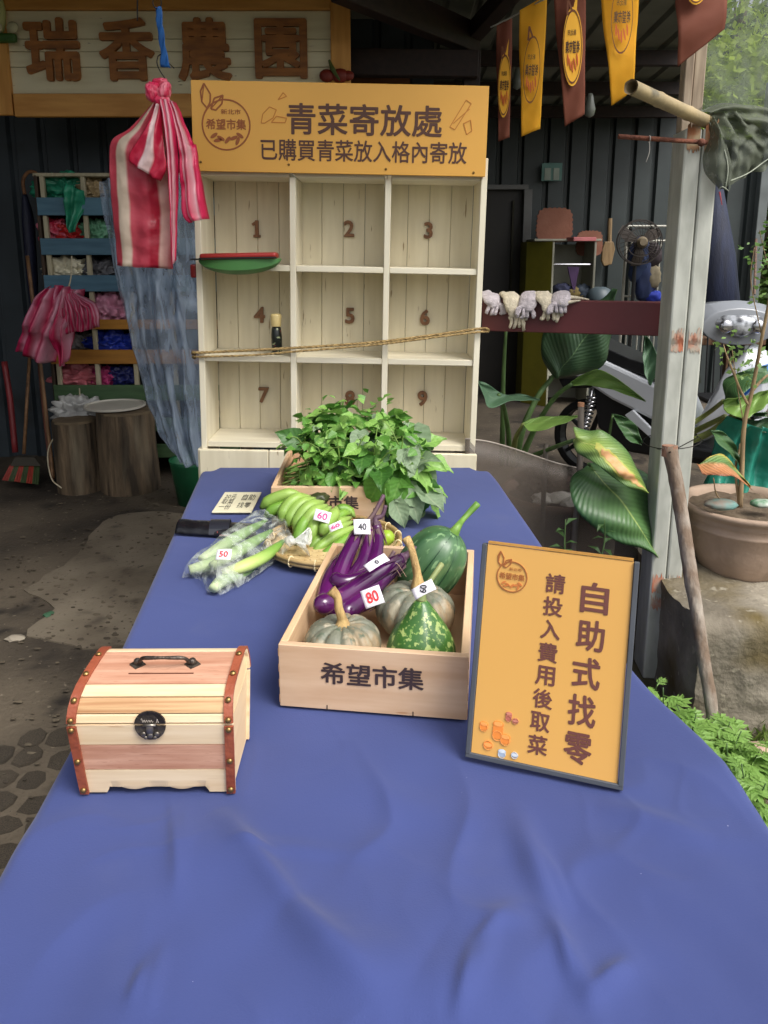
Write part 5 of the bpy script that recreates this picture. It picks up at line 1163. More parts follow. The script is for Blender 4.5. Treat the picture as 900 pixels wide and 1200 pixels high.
Wr = wood('reddish_cedar', (208, 162, 136), (176, 124, 98), 6, (1, 14, 14), .55, .03, .15, [(60, .62, (168, 114, 88), .1)]); Wcr = wood('cream_pine_plank', (234, 212, 178), (216, 188, 148), 5, (1, 14, 14), .55, .03, .12, [(11, .7, (196, 156, 112), .06)])
Wst_ = wood('striped_oak', (204, 168, 124), (158, 112, 72), 8, (.5, 16, 16), .5, .03)
def wave(x):
    a_ = abs(x)/.5
    if a_ > .66: return 0
    return .0165*(1-.72*abs(sin(pi*a_/.62)))*1.0 if a_ < .62 else .013*(1-(a_-.62)/.04)
band([(.010, 0), (.0065, .028), (.0055, .036)], Wcr, 'plank', bottom=wave, n=90)
band([(.0052, .0375), (.001, .075)], Wr, 'plank')
band([(.0008, .0765), (-.003, .1065)], Wcr, 'plank')
band([(-.003, .109), (-.001, .117), (.0, .1185)], Wcr, 'plank')
band([(.0006, .1195), (.004, .126), (.012, .1332)], Wst_, 'plank')
band([(.0130, .134), (.028, .1395), (.0305, .1398)], Wcr, 'plank')
band([(.0315, .1400), (.055, .1425), (.088, .144), (.106, .1436)], Wr, 'plank')
band([(.107, .1436), (.110, .1435), (.122, .140), (.127, .128), (.127, .109)], Wcr, 'plank')
band([(.126, .106), (.124, .05), (.120, 0)], Wcr, 'plank', off=0)
def endpanel(sx):
    g = G(); body = [(.010, 0), (.001, .075), (-.003, .1065), (.126, .1065), (.124, .05), (.120, 0)]
    for P in (body, LID):
        lo = [Vector((sx*(wchest(z)/2-.004), y+.001, z)) for y, z in P]
        g.prism(lo, (sx*-.006, 0, 0))
    return g
M_ends = wood('cream_end_panel', (240, 212, 170), (230, 198, 152), 4, (8, 1, 8), .5, .02, .08)
obj('end_panel', endpanel(1), M_ends, chest, local=True); obj('end_panel', endpanel(-1), M_ends, chest, local=True)
M_lea = mat('tan_leather', (156, 82, 56), .55, col2=(132, 64, 42), scale=16, bump=.25, bscale=90)
M_stud = mat('aged_brass', (150, 120, 74), .35, metal=.85, var=.2, scale=60)
for x0, x1 in ((-.503, -.447), (.447, .503)):
    band(PR, M_lea, 'leather_strap', x0, x1, .004, n=3, th=.003); band(LID, M_lea, 'leather_strap', x0, x1, .004, n=3, th=.003)
sg = G(); sg.lathe([(.0041, 0), (.0039, .001), (.0029, .0024), (.0012, .003), (.0003, .0032)], 14); sme = mesh_of('stud', sg, M_stud); fixn(sme); sme.polygons.foreach_set('use_smooth', [True]*len(sme.polygons))
for sx in (-.475, .475):
    for (y, z, ny, nz) in ((.0095, .006, -1, .05), (.004, .052, -1, .05), (-.0025, .101, -1, .05), (-.002, .114, -1, .1), (.009, .131, -.75, .65), (.046, .1418, -.1, .99), (.092, .144, 0, 1), (.127, .125, 1, .1)):
        n_ = Vector((0, ny, nz)).normalized(); p = Vector((sx*wchest(z), y, z))+n_*.0065
        inst('stud', sme, chest, Matrix.Translation(p) @ n_.to_track_quat('Z', 'Y').to_matrix().to_4x4())
M_ant = mat('antique_metal', (54, 48, 46), .4, metal=.7, col2=(96, 88, 80), scale=60, bump=.4, bscale=120)
hy, hz = .070, .1435+.004; hn = Vector((0, -.19, .98))
hd = G(); a0 = Vector((-.034, hy, hz+.003)); a1 = Vector((.034, hy, hz+.003))
hd.tube(spline([a0, a0+Vector((.006, -.004, .008)), Vector((-.014, hy-.008, hz+.014)), Vector((.014, hy-.008, hz+.014)), a1+Vector((-.006, -.004, .008)), a1], 6), [.003, .0024, .003, .0022, .003, .0022, .003], 8)
hob = obj('handle', hd, M_ant, chest, local=True, smooth=True)
for sx in (-1, 1):
    g = G(); ctr = Vector((sx*.037, hy+.002, hz-.0018)); d_ = [Vector((.011, 0, 0)), Vector((0, .010, .0019)), Vector((-.011, 0, 0)), Vector((0, -.010, -.0019))]
    g.prism([ctr+q_ for q_ in d_], (0, -.0003, .0018)); g.ico(ctr+Vector((0, 0, .005)), .0052, 2); obj('handle_plate', g, M_ant, hob, local=True)
g = G(); g.box((.0, .052, .1444), (.086, .0016, .0014)); obj('coin_slot', g, mat('dark_slot', (90, 50, 34), .8), chest, local=True)
# round lock plate, upper and lower halves
def halfdisc(up):
    g = G(); n = 20; yy = -.0075; P = [Vector((0, 0, 0))]
    P = [Vector((.0195*cos(pi*i/n)*(1), 0, (.017 if up else -.019)*sin(pi*i/n)+(.0018 if up else -.0018))) for i in range(n+1)]
    g.prism([p+Vector((-.0, yy, .1078)) for p in P], (0, .0025, 0)); return g
lx = -.012*0
lk = obj('lock_plate', halfdisc(True), M_ant, chest, local=True); lk2 = obj('lock_plate', halfdisc(False), M_ant, chest, local=True)
g = G(); g.box((0, -.009, .1035), (.009, .003, .014), bev=.001); g.tube([(-.008, -.009, .1085), (.008, -.009, .1085)], .002, 8)
for sx in (-1, 1): g.ico((sx*.0085, -.009, .096), .0035, 2, sc=(1, .5, 1)); g.ico((sx*.006, -.009, .091), .0025, 2, sc=(1, .5, 1))
g.ico((0, -.009, .0945), .004, 2, sc=(1, .5, 1)); obj('hasp', g, mat('polished_edge', (150, 142, 132), .3, metal=.8, col2=(90, 84, 78), scale=80), lk2, local=True, smooth=True)
g = shape_geo(stroke([(-.0105+.0006*i, .0016*sin(i*1.25)+(.002 if i < 3 else 0)) for i in range(26)], .0007)+stroke([(.0085, -.002), (.0098, .0028), (.011, -.002)], .0008), .0002); obj('engraving', xf(g, Matrix.Translation((0, -.0079, .1135)) @ Matrix.Rotation(pi/2, 4, 'X')), mat('polished_letters', (170, 160, 148), .4), lk, local=True)
# ---------------- poster in a frame
BL = onz(546, 888, TZ); BR = onz(730, 928, TZ); pw = (BR-BL).length; r_ = (BR-BL).normalized(); hb = Vector((-r_.y, r_.x, 0)); lean = radians(15)
up_ = hb*sin(lean)+Vector((0, 0, cos(lean))); ph = .300; cP = (BL+BR)/2+up_*ph/2+Vector((0, 0, .004))
Mp = frame(cP, r_, up_)
po = thing('poster_stand', 'framed amber notice leaning on the table with vertical brown characters', 'sign', mtx=Mp)
M_fr = mat('slate_grey_frame', (74, 78, 84), .45, .08, scale=10); fw = .007
for (x, y, sx, sy) in ((0, -ph/2+fw/2, pw, fw), (-pw/2+fw/2, .0, fw, ph-fw-.0006), (pw/2-fw/2, 0, fw, ph-fw-.0006)):
    g = G(); g.box((x, y, 0), (sx, sy, .014), bev=.001); obj('frame_edge', g, M_fr, po, local=True)
g = G(); g.box((0, ph/2-.0015, -.001), (pw-.016, .003, .010)); obj('frame_edge', g, wood('thin_wood_lip', (190, 140, 66), (170, 120, 50), 5), po, local=True)
g = G(); g.box((0, .001, 0), (pw-2*fw-.001, ph-fw-.003, .006)); obj('sheet', g, mat('amber_poster', (214, 163, 86), .35, .02, scale=2, coat=.25), po, local=True)
M_plum = mat('plum_brown_ink', (104, 60, 52), .6, .02)
Mi = Mp.inverted()
def pp(u, v):  # where the ray meets the poster's own plane
    r = ray(u, v); o_ = Vector((0, 0, CAMZ)); n_ = Mp.col[2].xyz; k = (cP+n_*.0034-o_).dot(n_)/r.dot(n_); return Mi @ (o_+r*k)
def col_text(chars, top, bot, wpx, hpx):
    n = len(chars); a_ = pp(*top); b_ = pp(*bot)
    for i, c_ in enumerate(chars):
        f_ = i/(n-1); u = top[0]+(bot[0]-top[0])*f_; v = top[1]+(bot[1]-top[1])*f_
        p = a_.lerp(b_, f_); g = text_geo(c_, wpx, hpx, .0004, .021); obj('character', xf(g, Matrix.Translation((p.x, p.y, .0036))), M_plum, po, local=True)
q1 = pp(697, 701); q2 = pp(676, 879)
col_text("自助式找零", (697, 701), (677, 877), .0365, .0415)
col_text("請投入費用後取菜", (651, 684), (630, 873), .0262, .0262)
lg = pp(600, 676); logo(po, Mp @ Matrix.Translation((lg.x, lg.y, .0037)), .0215, mat('soft_brown_ink', (158, 92, 44), .6, .03), veg=mat('pale_brown_ink', (196, 116, 56), .6, .03))
def coins(u, v, w_, n, m, m2):
    c_ = pp(u, v); lps = []; tops = []
    for k in range(n): lps.append(ell(c_.x, c_.y+k*w_*.34, w_*.5, w_*.3))
    obj('coin_print', xf(shape_geo(lps), Matrix.Translation((0, 0, .0036))), m, po, local=True)
    obj('coin_print', xf(shape_geo([ell(c_.x, c_.y+(n-1)*w_*.34+w_*.04, w_*.4, w_*.2)]+ring(c_.x, c_.y+.0, w_*.42, w_*.04, 16)), Matrix.Translation((0, 0, .0042))), m2, po, local=True)
co1 = mat('coin_orange', (226, 134, 54), .6, .02); co2 = mat('coin_orange_light', (240, 160, 84), .6, .02); cp1 = mat('coin_copper', (176, 100, 84), .6, .02); cp2 = mat('coin_copper_light', (196, 126, 104), .6, .02); cs1 = mat('coin_silver', (160, 176, 196), .6, .02); cs2 = mat('coin_silver_light', (206, 214, 222), .6, .02)
for a_ in ((567, 852, .012, 2, co1, co2), (583, 862, .015, 4, co1, co2), (572, 873, .014, 1, co1, co2), (592, 868, .014, 2, co1, co2), (596, 842, .009, 3, cp1, cp2), (604, 845, .009, 1, cp1, cp2), (588, 884, .011, 2, cs1, cs2), (603, 885, .010, 1, cs1, cs2)): coins(*a_)
g = G(); pt = cP+up_*ph*.3-Mp.col[2].xyz*.006; g.tube([pt, Vector((pt.x, pt.y, 0))+hb*.10+Vector((0, 0, TZ+.003))], .004, 8); obj('stand_leg', g, M_fr, po)
# ================================================================ RIGHT SIDE: RAIL, PLANTS, POT, SCOOTER, INTERIOR
M_mar = mat('maroon_paint', (92, 40, 42), .45, .08, scale=6, bump=.05)
ra = at(566, 371, 2.80); rb_ = at(775, 371, 2.62); rh = at(600, 352, 2.72).z-at(600, 390, 2.72).z
g = G(); d = rb_-ra; g.box((ra+rb_)/2, (d.length, .05, rh), math.atan2(d.y, d.x), bev=.003); obj('rail', g, M_mar, tag=('maroon painted rail running from the shelf to the steel post', 'rail'))
def rail_y(u): return 2.80+(2.62-2.80)*(u-566)/209
# work gloves draped over the rail
M_gl = mat('cream_knit', (190, 180, 158), .9, .1, scale=60, bump=.6, bscale=160); M_cuff = mat('blue_cuff', (54, 56, 110), .9, .1)
def glove(lab, u, col, flip, seed, drop=1.0):
    rr = random.Random(seed); y = rail_y(u)-.03; t = thing('work_glove', lab, 'glove', tuple(at(u, 352, y)), group='work gloves drying on the rail')
    g = G(); top = at(u, 350, y+.03); dx = .05*flip
    P = spline([top+Vector((-dx*.6, .05, -.02)), top+Vector((-dx*.3, .015, .012)), top+Vector((0, -.03, .004)), top+Vector((dx*.2, -.05, -.03*drop)), top+Vector((dx*.3, -.055, -.055*drop))], 5)
    g.tube(P, [.022, .03, .034, .032, .02], 14, squash=.45)
    base = P[-1]
    for k in range(4):
        f_ = base+Vector(((k-1.5)*.014, 0, .006)); g.tube(spline([f_, f_+Vector((.003*(k-1.5)+rr.uniform(-.006, .006), -.004, -.025)), f_+Vector((.006*(k-1.5)+rr.uniform(-.01, .01), rr.uniform(-.002, .008), -.045*drop*rr.uniform(.7, 1)))], 3), [.0072, .0068, .005], 8)
    f_ = P[-6]; g.tube(spline([f_, f_+Vector((.03*flip, -.006, -.01)), f_+Vector((.04*flip, -.01, -.035))], 3), [.01, .009, .006], 8)
    for v_ in g.v: v_ += Vector((1, 1, 1))*(.007*noise.noise(v_*38)+.003*noise.noise(v_*90))
    obj('knit', g, col, t, smooth=True)
    g = G(); p0 = P[0]; p1 = P[2]; g.tube([p0, (p0+p1)/2, p0.lerp(p1, .6)], [.024, .027, .029], 14, squash=.5); obj('cuff', g, M_cuff, t, smooth=True)
M_gl2 = mat('lilac_knit', (176, 168, 172), .9, .1, scale=60, bump=.6, bscale=160)
glove('cream glove with a blue cuff closest to the shelf', 573, M_gl2, 1, 1, .5)
glove('cream glove hanging lowest from the rail', 598, M_gl, 1, 2, 1.15)
glove('lilac glove with its cuff folded on the rail', 618, M_gl2, -1, 3, .7)
glove('cream glove between the lilac ones on the rail', 638, M_gl, 1, 4, .8)
glove('pale glove near the right end of the row on the rail', 655, M_gl2, -1, 5, .45)
p = at(560, 352, 2.76)
g = G(); y = rail_y(675); P = spline([at(655, 350, y), at(672, 349, y), at(690, 351, y)], 4); g.tube(P, [.022, .016, .005], 10, squash=.5); g.tube(spline([at(655, 356, y-.035), at(668, 354, y-.035), at(680, 352, y-.03)], 4), [.016, .01, .004], 8, squash=.6)
obj('work_glove', g, M_gl, smooth=True, tag=('flattened cream glove at the far right end of the row, fingers pointing right', 'glove'), group='work gloves drying on the rail')
# big leaved plant
def leafm(name, c, rib, mix=None, v=24, tr=.18):
    st = [(0, c), (.42, mix or c), (.485, mix or c), (.5, rib), (.515, mix or c), (.58, mix or c), (1, c)]
    return uvmat(name, st, .4, veins=v, vamt=.55, trans=tr, noise_amt=.18)
L_dark = leafm('leaf_dark', (58, 86, 58), (104, 134, 92)); L_mid = leafm('leaf_mid', (70, 104, 62), (130, 156, 96)); L_lite = leafm('leaf_light', (124, 158, 78), (164, 186, 106)); L_gry = leafm('leaf_greygreen', (84, 116, 88), (120, 150, 112)); L_yel = leafm('leaf_yellowing', (92, 126, 72), (190, 190, 112), (140, 164, 80))
def bigleaf(par, Lp, Rp, m, fold=.03, rip=.006, nu=16, nv=30, name='leaf', seed=0):
    g = G(); g.sheet(Lp, Rp, nu, nv, fold, (rip, 1.5, 3), .004, 9, seed); return obj(name, g, m, par, smooth=True, solid=.0012, norm=False)
def stalk(par, P, r, m, name='stalk'): g = G(); g.tube(spline([at(*p) for p in P], 6), r, 8); return obj(name, g, m, par, smooth=True)
M_stk = mat('green_stalk', (72, 98, 52), .5, .15, scale=12, stretch=(3, 3, 1)); M_stk2 = mat('yellow_green_stalk', (120, 128, 70), .5, .15, scale=12)
pl_base = at(612, 545, 3.05)
plant = thing('broad_leaf_plant', 'broad-leaved plant with large drooping dark leaves between the table and the steel post', 'plant', (pl_base.x, 3.05, 0))
bigleaf(plant, [(648, 441, 3.0), (634, 415, 3.0), (640, 385, 3.0), (672, 366, 2.98), (702, 352, 2.97), (718, 338, 2.96)], [(650, 442, 3.0), (688, 438, 2.95), (708, 425, 2.93), (716, 395, 2.94), (718, 360, 2.95), (719, 339, 2.96)], L_dark, -.05, .01)
bigleaf(plant, [(670, 448, 2.7), (684, 438, 2.66), (705, 434, 2.6), (735, 452, 2.56), (757, 470, 2.55)], [(670, 452, 2.7), (690, 452, 2.68), (715, 456, 2.62), (738, 464, 2.58), (757, 471, 2.55)], L_lite, .02)
bigleaf(plant, [(560, 446, 2.75), (572, 450, 2.78), (590, 462, 2.8), (612, 462, 2.8), (633, 468, 2.78)], [(560, 447, 2.75), (568, 466, 2.72), (574, 478, 2.7), (600, 470, 2.72), (633, 469, 2.78)], L_gry, .02)
bigleaf(plant, [(613, 496, 2.75), (625, 490, 2.78), (645, 488, 2.78), (665, 488, 2.76), (679, 488, 2.74)], [(613, 497, 2.75), (622, 506, 2.7), (640, 503, 2.68), (660, 496, 2.7), (679, 489, 2.74)], L_lite, .015)
stalkm = M_stk
bigleaf(plant, [(672, 500, 2.5), (690, 505, 2.5), (706, 504, 2.48), (736, 530, 2.44), (757, 572, 2.42)], [(672, 520, 2.5), (676, 530, 2.46), (700, 545, 2.4), (728, 566, 2.38), (757, 578, 2.42)], L_yel, -.02, .008)
bigleaf(plant, [(690, 542, 2.58), (730, 545, 2.6), (762, 560, 2.58), (769, 605, 2.52), (765, 645, 2.44)], [(688, 545, 2.58), (670, 560, 2.5), (674, 595, 2.42), (710, 628, 2.38), (765, 648, 2.44)], L_mid if False else leafm('leaf_deep', (58, 94, 58), (160, 180, 104), (84, 120, 68)), -.05, .008, 22, 36)
bigleaf(plant, [(718, 486, 2.9), (730, 488, 2.9), (745, 498, 2.88), (753, 520, 2.86)], [(718, 487, 2.9), (724, 498, 2.88), (736, 516, 2.85), (752, 522, 2.86)], L_mid, .02)
bigleaf(plant, [(757, 394, 2.85), (754, 410, 2.85), (755, 435, 2.84), (762, 452, 2.84)], [(758, 394, 2.85), (768, 410, 2.85), (770, 435, 2.84), (763, 452, 2.84)], L_gry, .02)
# brown dried patch standing on the yellowing leaf
for P, r in (([(588, 545, 3.0), (589, 500, 2.98), (590, 440, 2.95), (593, 385, 2.92)], [.012, .009, .006]), ([(596, 545, 3.0), (596, 510, 2.95), (590, 475, 2.82), (584, 462, 2.78)], [.012, .009, .006]),
             ([(604, 545, 2.98), (612, 505, 2.96), (630, 465, 2.98), (648, 441, 3.0), (668, 410, 2.94), (690, 385, 2.94)], [.016, .012, .008, .004]), ([(608, 545, 2.95), (628, 500, 2.9), (650, 466, 2.8), (670, 450, 2.7)], [.014, .01, .007]),
             ([(600, 545, 2.95), (604, 515, 2.85), (613, 497, 2.75)], [.016, .01, .006]), ([(612, 540, 2.9), (640, 528, 2.75), (672, 516, 2.52)], [.013, .009, .007]), ([(712, 535, 2.95), (714, 510, 2.92), (718, 487, 2.9)], [.008, .005]), ([(705, 570, 2.8), (700, 555, 2.7), (690, 544, 2.58)], [.009, .007])):
    stalk(plant, P, r, M_stk if P[0][0] != 600 else M_stk2)
g = G(); g.tube(spline([at(672, 516, 2.505), at(700, 524, 2.47), at(730, 545, 2.43), at(757, 576, 2.42)], 5), [.004, .003, .001], 6); obj('midrib', g, mat('pale_rib', (176, 184, 110), .5), plant, smooth=True)
q_ = G(); q_.sheet([(672, 500, 2.5), (690, 505, 2.5), (706, 504, 2.48), (736, 530, 2.44), (757, 572, 2.42)], [(672, 520, 2.5), (676, 530, 2.46), (700, 545, 2.4), (728, 566, 2.38), (757, 578, 2.42)], 16, 30, -.02, (.008, 1.5, 3), .004, 9, 0)
def patch(i0f, i1f, j0, j1, off):
    g_ = G(); vs = []; n = 8
    for j_ in range(j0, j1+1):
        t = (j_-j0)/(j1-j0); lo = i0f+1.2*noise.noise(Vector((j_*.8, 1, off*99))); hi = lo+(i1f-i0f)*sin(pi*min(1, .12+t*.85))+.9*noise.noise(Vector((j_*.9, 5, off*99)))
        for k in range(n+1):
            x = max(0, min(15.99, lo+(hi-lo)*k/n)); a_ = int(x); p = q_.v[j_*17+a_].lerp(q_.v[j_*17+a_+1], x-a_); vs.append(p+Vector((-.1, -1, .25)).normalized()*off)
    g_.add(vs, [(r*(n+1)+k, r*(n+1)+k+1, (r+1)*(n+1)+k+1, (r+1)*(n+1)+k) for r in range(j1-j0) for k in range(n)]); return g_
obj('yellow_margin', patch(6.5, 13.5, 8, 29, .0022), mat('leaf_yellow_margin', (186, 176, 84), .6, col2=(150, 160, 80), scale=26), plant, smooth=True, norm=False)
obj('brown_patch', patch(7.6, 12.6, 10, 28, .0040), mat('leaf_burn', (214, 168, 122), .7, col2=(196, 146, 92), scale=40), plant, smooth=True, norm=False)
g = G(); g.tube(spline([at(690, 544, 2.6), at(715, 572, 2.5), at(742, 608, 2.43), at(765, 646, 2.43)], 6), [.005, .004, .001], 6); obj('midrib', g, mat('pale_rib', (176, 184, 110), .5), plant, smooth=True)
# stakes
M_stake = mat('weathered_stake', (108, 100, 92), .8, col2=(80, 72, 64), scale=12, stretch=(3, 3, .5), bump=.3)
def stake(lab, P, r, m=M_stake): g = G(); g.tube(spline([at(*p) for p in P], 3), r, 10); return obj('garden_stake', g, m, smooth=True, tag=(lab, 'stake'), group='stakes among the broad leaves')
stake('grey stake with a cut top between the big leaves', [(681, 473, 2.62), (679, 560, 2.6), (672, 640, 2.56), (670, 690, 2.5)], .011)
g = G(); pT = at(681, 472, 2.62); g.lathe([(.0118, -.012), (.0118, .001), (.002, .0012)], 12, Matrix.Translation(pT)); obj('stake_tip', g, mat('cut_wood_tip', (156, 112, 84), .8), tag=('pale cut end on top of the grey stake', 'stake tip'))
stake('thin dark stake left of the big leaves behind the smoky panel', [(640, 520, 2.75), (637, 580, 2.72), (634, 660, 2.66)], .009)
# low brown planter with white pebbles, behind a smoky acrylic sheet
pc_ = at(655, 600, 2.95)
tub = thing('planter_tub', 'wide brown planter tub with white stones behind the smoky clear panel', 'planter', (pc_.x, 3.0, .007))
rt = at(720, 600, 2.95).x-pc_.x; zr_ = at(655, 600, 2.75).z
M_tub = mat('brown_tub', (112, 84, 68), .6, col2=(88, 66, 54), scale=8, bump=.1)
g = G(); g.lathe([(rt*.72, 0), (rt*.86, zr_*.5), (rt*.95, zr_-.04), (rt*1.02, zr_-.03), (rt*1.02, zr_), (rt*.95, zr_), (rt*.9, zr_-.05)], 48, cap=False); obj('tub', g, M_tub, tub, local=True, smooth=True)
g = G(); g.lathe([(rt*.93, zr_-.04), (.01, zr_-.02)], 32); obj('soil', g, mat('potting_soil', (52, 42, 34), .95, bump=.8, scale=30), tub, local=True)
rs = random.Random(4)
M_peb = mat('white_stone', (196, 192, 184), .8, .1, scale=10, bump=.3)
for k in range(12):
    a_ = rs.uniform(-2.6, -.6); q_ = rs.uniform(.45, .85)*rt; g = G(); g.ico((q_*cos(a_), q_*sin(a_), zr_-.005), rs.uniform(.025, .05), 2, .3, 2, (1.3, 1, .6), k); obj('stone', g, M_peb, tub, local=True)
g = G(); g.ico((-.06, .0, zr_+.03), .09, 4, .5, 3, (1, .8, .8)); obj('root_ball', g, mat('dark_roots', (66, 54, 44), .95, bump=1, scale=20), tub, local=True)
M_acr = mat('smoky_acrylic', (92, 82, 72), .5, .05, scale=2, alpha=.55)
g = G(); g.sheet([(545, 512, 2.64), (545, 600, 2.6), (545, 700, 2.56)], [(750, 560, 2.62), (750, 640, 2.58), (745, 735, 2.5)], 20, 14, .04)
T0 = [at(u, v, 2.62) for u, v in ((545, 514), (575, 519), (610, 530), (650, 544), (700, 556), (748, 570))]
g = G(); TT = resample(T0, 30); g.grid(lambda s, t: Vector((TT[round(s*30)].x, TT[round(s*30)].y-.1*t+.03*sin(pi*s), TT[round(s*30)].z*(1-t)+.12*t)), 30, 8)
obj('acrylic_screen', g, M_acr, smooth=True, norm=False, solid=.003, tag=('smoky transparent plastic panel standing behind the table edge', 'panel'))
g = G(); g.tube([p+Vector((0, .03*sin(pi*i/30), 0)) for i, p in enumerate(TT)], .003, 6); obj('panel_edge', g, mat('edge_grey', (150, 140, 128), .3), smooth=True, tag=('curved shiny top edge strip of the smoky plastic panel', 'edge strip'))
# small weeds by the table's right side
def sprig(name, lab, base, h, n, m, ls, seed, group=None, cat='plant', lobed=False, spread=.5):
    rr = random.Random(seed); t = thing(name, lab, cat, tuple(base), group=group); top = base+Vector((rr.uniform(-.05, .05), rr.uniform(-.05, .02), h))
    P = spline([base, base.lerp(top, .5)+Vector((rr.uniform(-.03, .03), rr.uniform(-.03, .03), 0)), top], 5)
    g = G(); g.tube(P, [.003, .0025, .0015], 6); obj('stem', g, M_stk, t, smooth=True)
    for k in range(n):
        f_ = .2+.8*k/n; p = P[min(len(P)-1, int(f_*(len(P)-1)))]; a_ = k*2.4+rr.uniform(-.4, .4)
        d = Vector((cos(a_), sin(a_), rr.uniform(-.1, .6))).normalized(); s_ = ls*rr.uniform(.7, 1.25)*(1.15-.4*f_); side = d.cross(Vector((0, 0, 1))).normalized(); up2 = side.cross(d)
        g = G()
        if lobed:
            def lobe(o_, dd, L_, W_):
                s2 = dd.cross(up2).normalized(); g.add([o_, o_+dd*L_*.45+s2*W_, o_+dd*L_-up2*L_*.18, o_+dd*L_*.45-s2*W_, o_+dd*L_*.45-up2*0.002], [(0, 1, 4), (1, 2, 4), (2, 3, 4), (3, 0, 4)])
            st = p+d*s_*.25
            lobe(st, d, s_*.95, s_*.16)
            for q_, L_ in ((.05, .6), (.3, .55), (.5, .4)):
                for sg_ in (-1, 1): lobe(st+d*s_*q_, (d*.75+side*sg_).normalized(), s_*L_, s_*.11)
            g.tube([p, st+d*s_*.1], .0015, 4)
        else: g.add([p, p+d*s_*.5+side*s_*.2+up2*.1*s_, p+d*s_-up2*s_*.2, p+d*s_*.5-side*s_*.2+up2*.1*s_, p+d*s_*.5], [(0, 1, 4), (1, 2, 4), (2, 3, 4), (3, 0, 4)])
        obj('leaf', g, m, t, norm=False)
M_w1 = leafmat('mugwort_leaf', (104, 146, 66), (152, 184, 96), .3); M_w2 = leafmat('dark_weed_leaf', (46, 76, 34), (66, 100, 46), .25)
sprig('small_weed', 'dark leafy weed low beside the table near the smoky panel', Vector(at(668, 680, 2.2)), .2, 9, M_w2, .06, 3, 'weeds beside the table')
sprig('small_weed', 'thin weed in front of the big drooping leaf', Vector(at(700, 672, 2.28)), .18, 8, M_w2, .05, 5, 'weeds beside the table')
sprig('small_weed', 'tiny bright weed peeping over the table edge left of the planter', Vector(at(598, 615, 2.6)), .1, 8, M_w1, .03, 8, 'weeds beside the table')
# ---------------- flower pot on the block
pm = at(868, 690, 2.48); pr_ = at(941, 600, 2.5).x-at(868, 600, 2.5).x; zb = .366; zrim = at(868, 590, 2.48).z
pot = thing('flower_pot', 'large round terracotta-brown flower pot on the mossy concrete block', 'flower pot', (pm.x+.0, 2.5, zb))
hh = zrim-zb; M_pot = mat('weathered_terracotta', (176, 152, 132), .75, col2=(148, 128, 110), scale=7, bump=.25, bscale=50, detail=8, spots=[(5, .6, (112, 98, 78), .15), (26, .68, (176, 158, 138), .06)])
g = G(); g.lathe([(pr_*.60, 0), (pr_*.66, hh*.06), (pr_*.80, hh*.4), (pr_*.86, hh*.66), (pr_*.875, hh*.67), (pr_*.875, hh*.70), (pr_*.86, hh*.71), (pr_*.885, hh*.80), (pr_*.90, hh*.81), (pr_*.89, hh*.84), (pr_*.93, hh*.90), (pr_*1.0, hh*.93), (pr_*1.015, hh*.97), (pr_*1.0, hh), (pr_*.93, hh*1.0), (pr_*.88, hh*.93), (pr_*.84, hh*.8)], 64, cap=False)
obj('pot_body', g, M_pot, pot, local=True, smooth=True)
g = G(); n_ = 28; g.grid(lambda s, t: Vector((pr_*.87*t*cos(2*pi*s), pr_*.87*t*sin(2*pi*s), hh*.9+.014*noise.noise(Vector((cos(2*pi*s)*t*4, sin(2*pi*s)*t*4, 1))))), 40, 10); obj('soil', g, mat('dry_soil', (104, 90, 72), .95, col2=(80, 66, 52), scale=30, bump=.9), pot, local=True, smooth=True)
def pstone(lab, u, v, y, r, col, c2): g = G(); g.ico(at(u, v, y), r, 3, .12, 2, (1.5, 1, .5), int(u)); obj('painted_stone', g, mat('stone_%d' % u, col, .6, col2=c2, scale=22, detail=5), smooth=True, tag=(lab, 'stone'), group='painted stones in the flower pot')
pstone('flat painted stone left of the trunk in the pot', 845, 591, 2.40, .036, (124, 108, 96), (92, 134, 128)); pstone('green and white painted stone at the right edge of the pot', 894, 590, 2.42, .028, (52, 110, 70), (196, 200, 190))
yt = 2.5
sap = thing('potted_tree', 'slender bare-stemmed sapling with tiny leaves growing in the flower pot', 'tree', tuple(at(867, 592, yt)))
M_sap = mat('sapling_bark', (158, 134, 98), .8, col2=(124, 104, 76), scale=20, stretch=(2, 2, .5), bump=.4)
def br_(P, r, nm='branch'): g = G(); g.tube(spline([at(*p) for p in P], 5), r, 8); return obj(nm, g, M_sap, sap, smooth=True)
br_([(867, 596, yt), (869, 560, yt), (872, 500, yt), (882, 455, yt), (893, 395, yt-.02), (903, 340, yt-.04), (912, 250, yt-.05)], [.0095, .0085, .007, .006, .005, .004], 'trunk')
br_([(877, 475, yt), (868, 458, yt), (860, 438, yt-.02), (852, 418, yt-.03)], [.005, .004, .003]); br_([(882, 458, yt), (892, 446, yt), (902, 438, yt)], [.005, .004])
br_([(866, 590, yt), (862, 550, yt+.02), (868, 520, yt+.03)], [.005, .004]); br_([(852, 592, yt), (840, 580, yt), (836, 560, yt)], [.003, .002])
rr = random.Random(12); M_tl = leafmat('tiny_leaf', (92, 132, 62), (150, 180, 104), .3); k = 0
spots_ = [(856, 408, 12), (862, 398, 8), (876, 402, 12), (870, 425, 12), (866, 436, 10), (882, 436, 12), (892, 412, 8), (848, 404, 6), (858, 424, 9), (890, 300, 16), (896, 330, 12), (884, 290, 12), (896, 270, 16), (890, 350, 10), (899, 310, 10)]
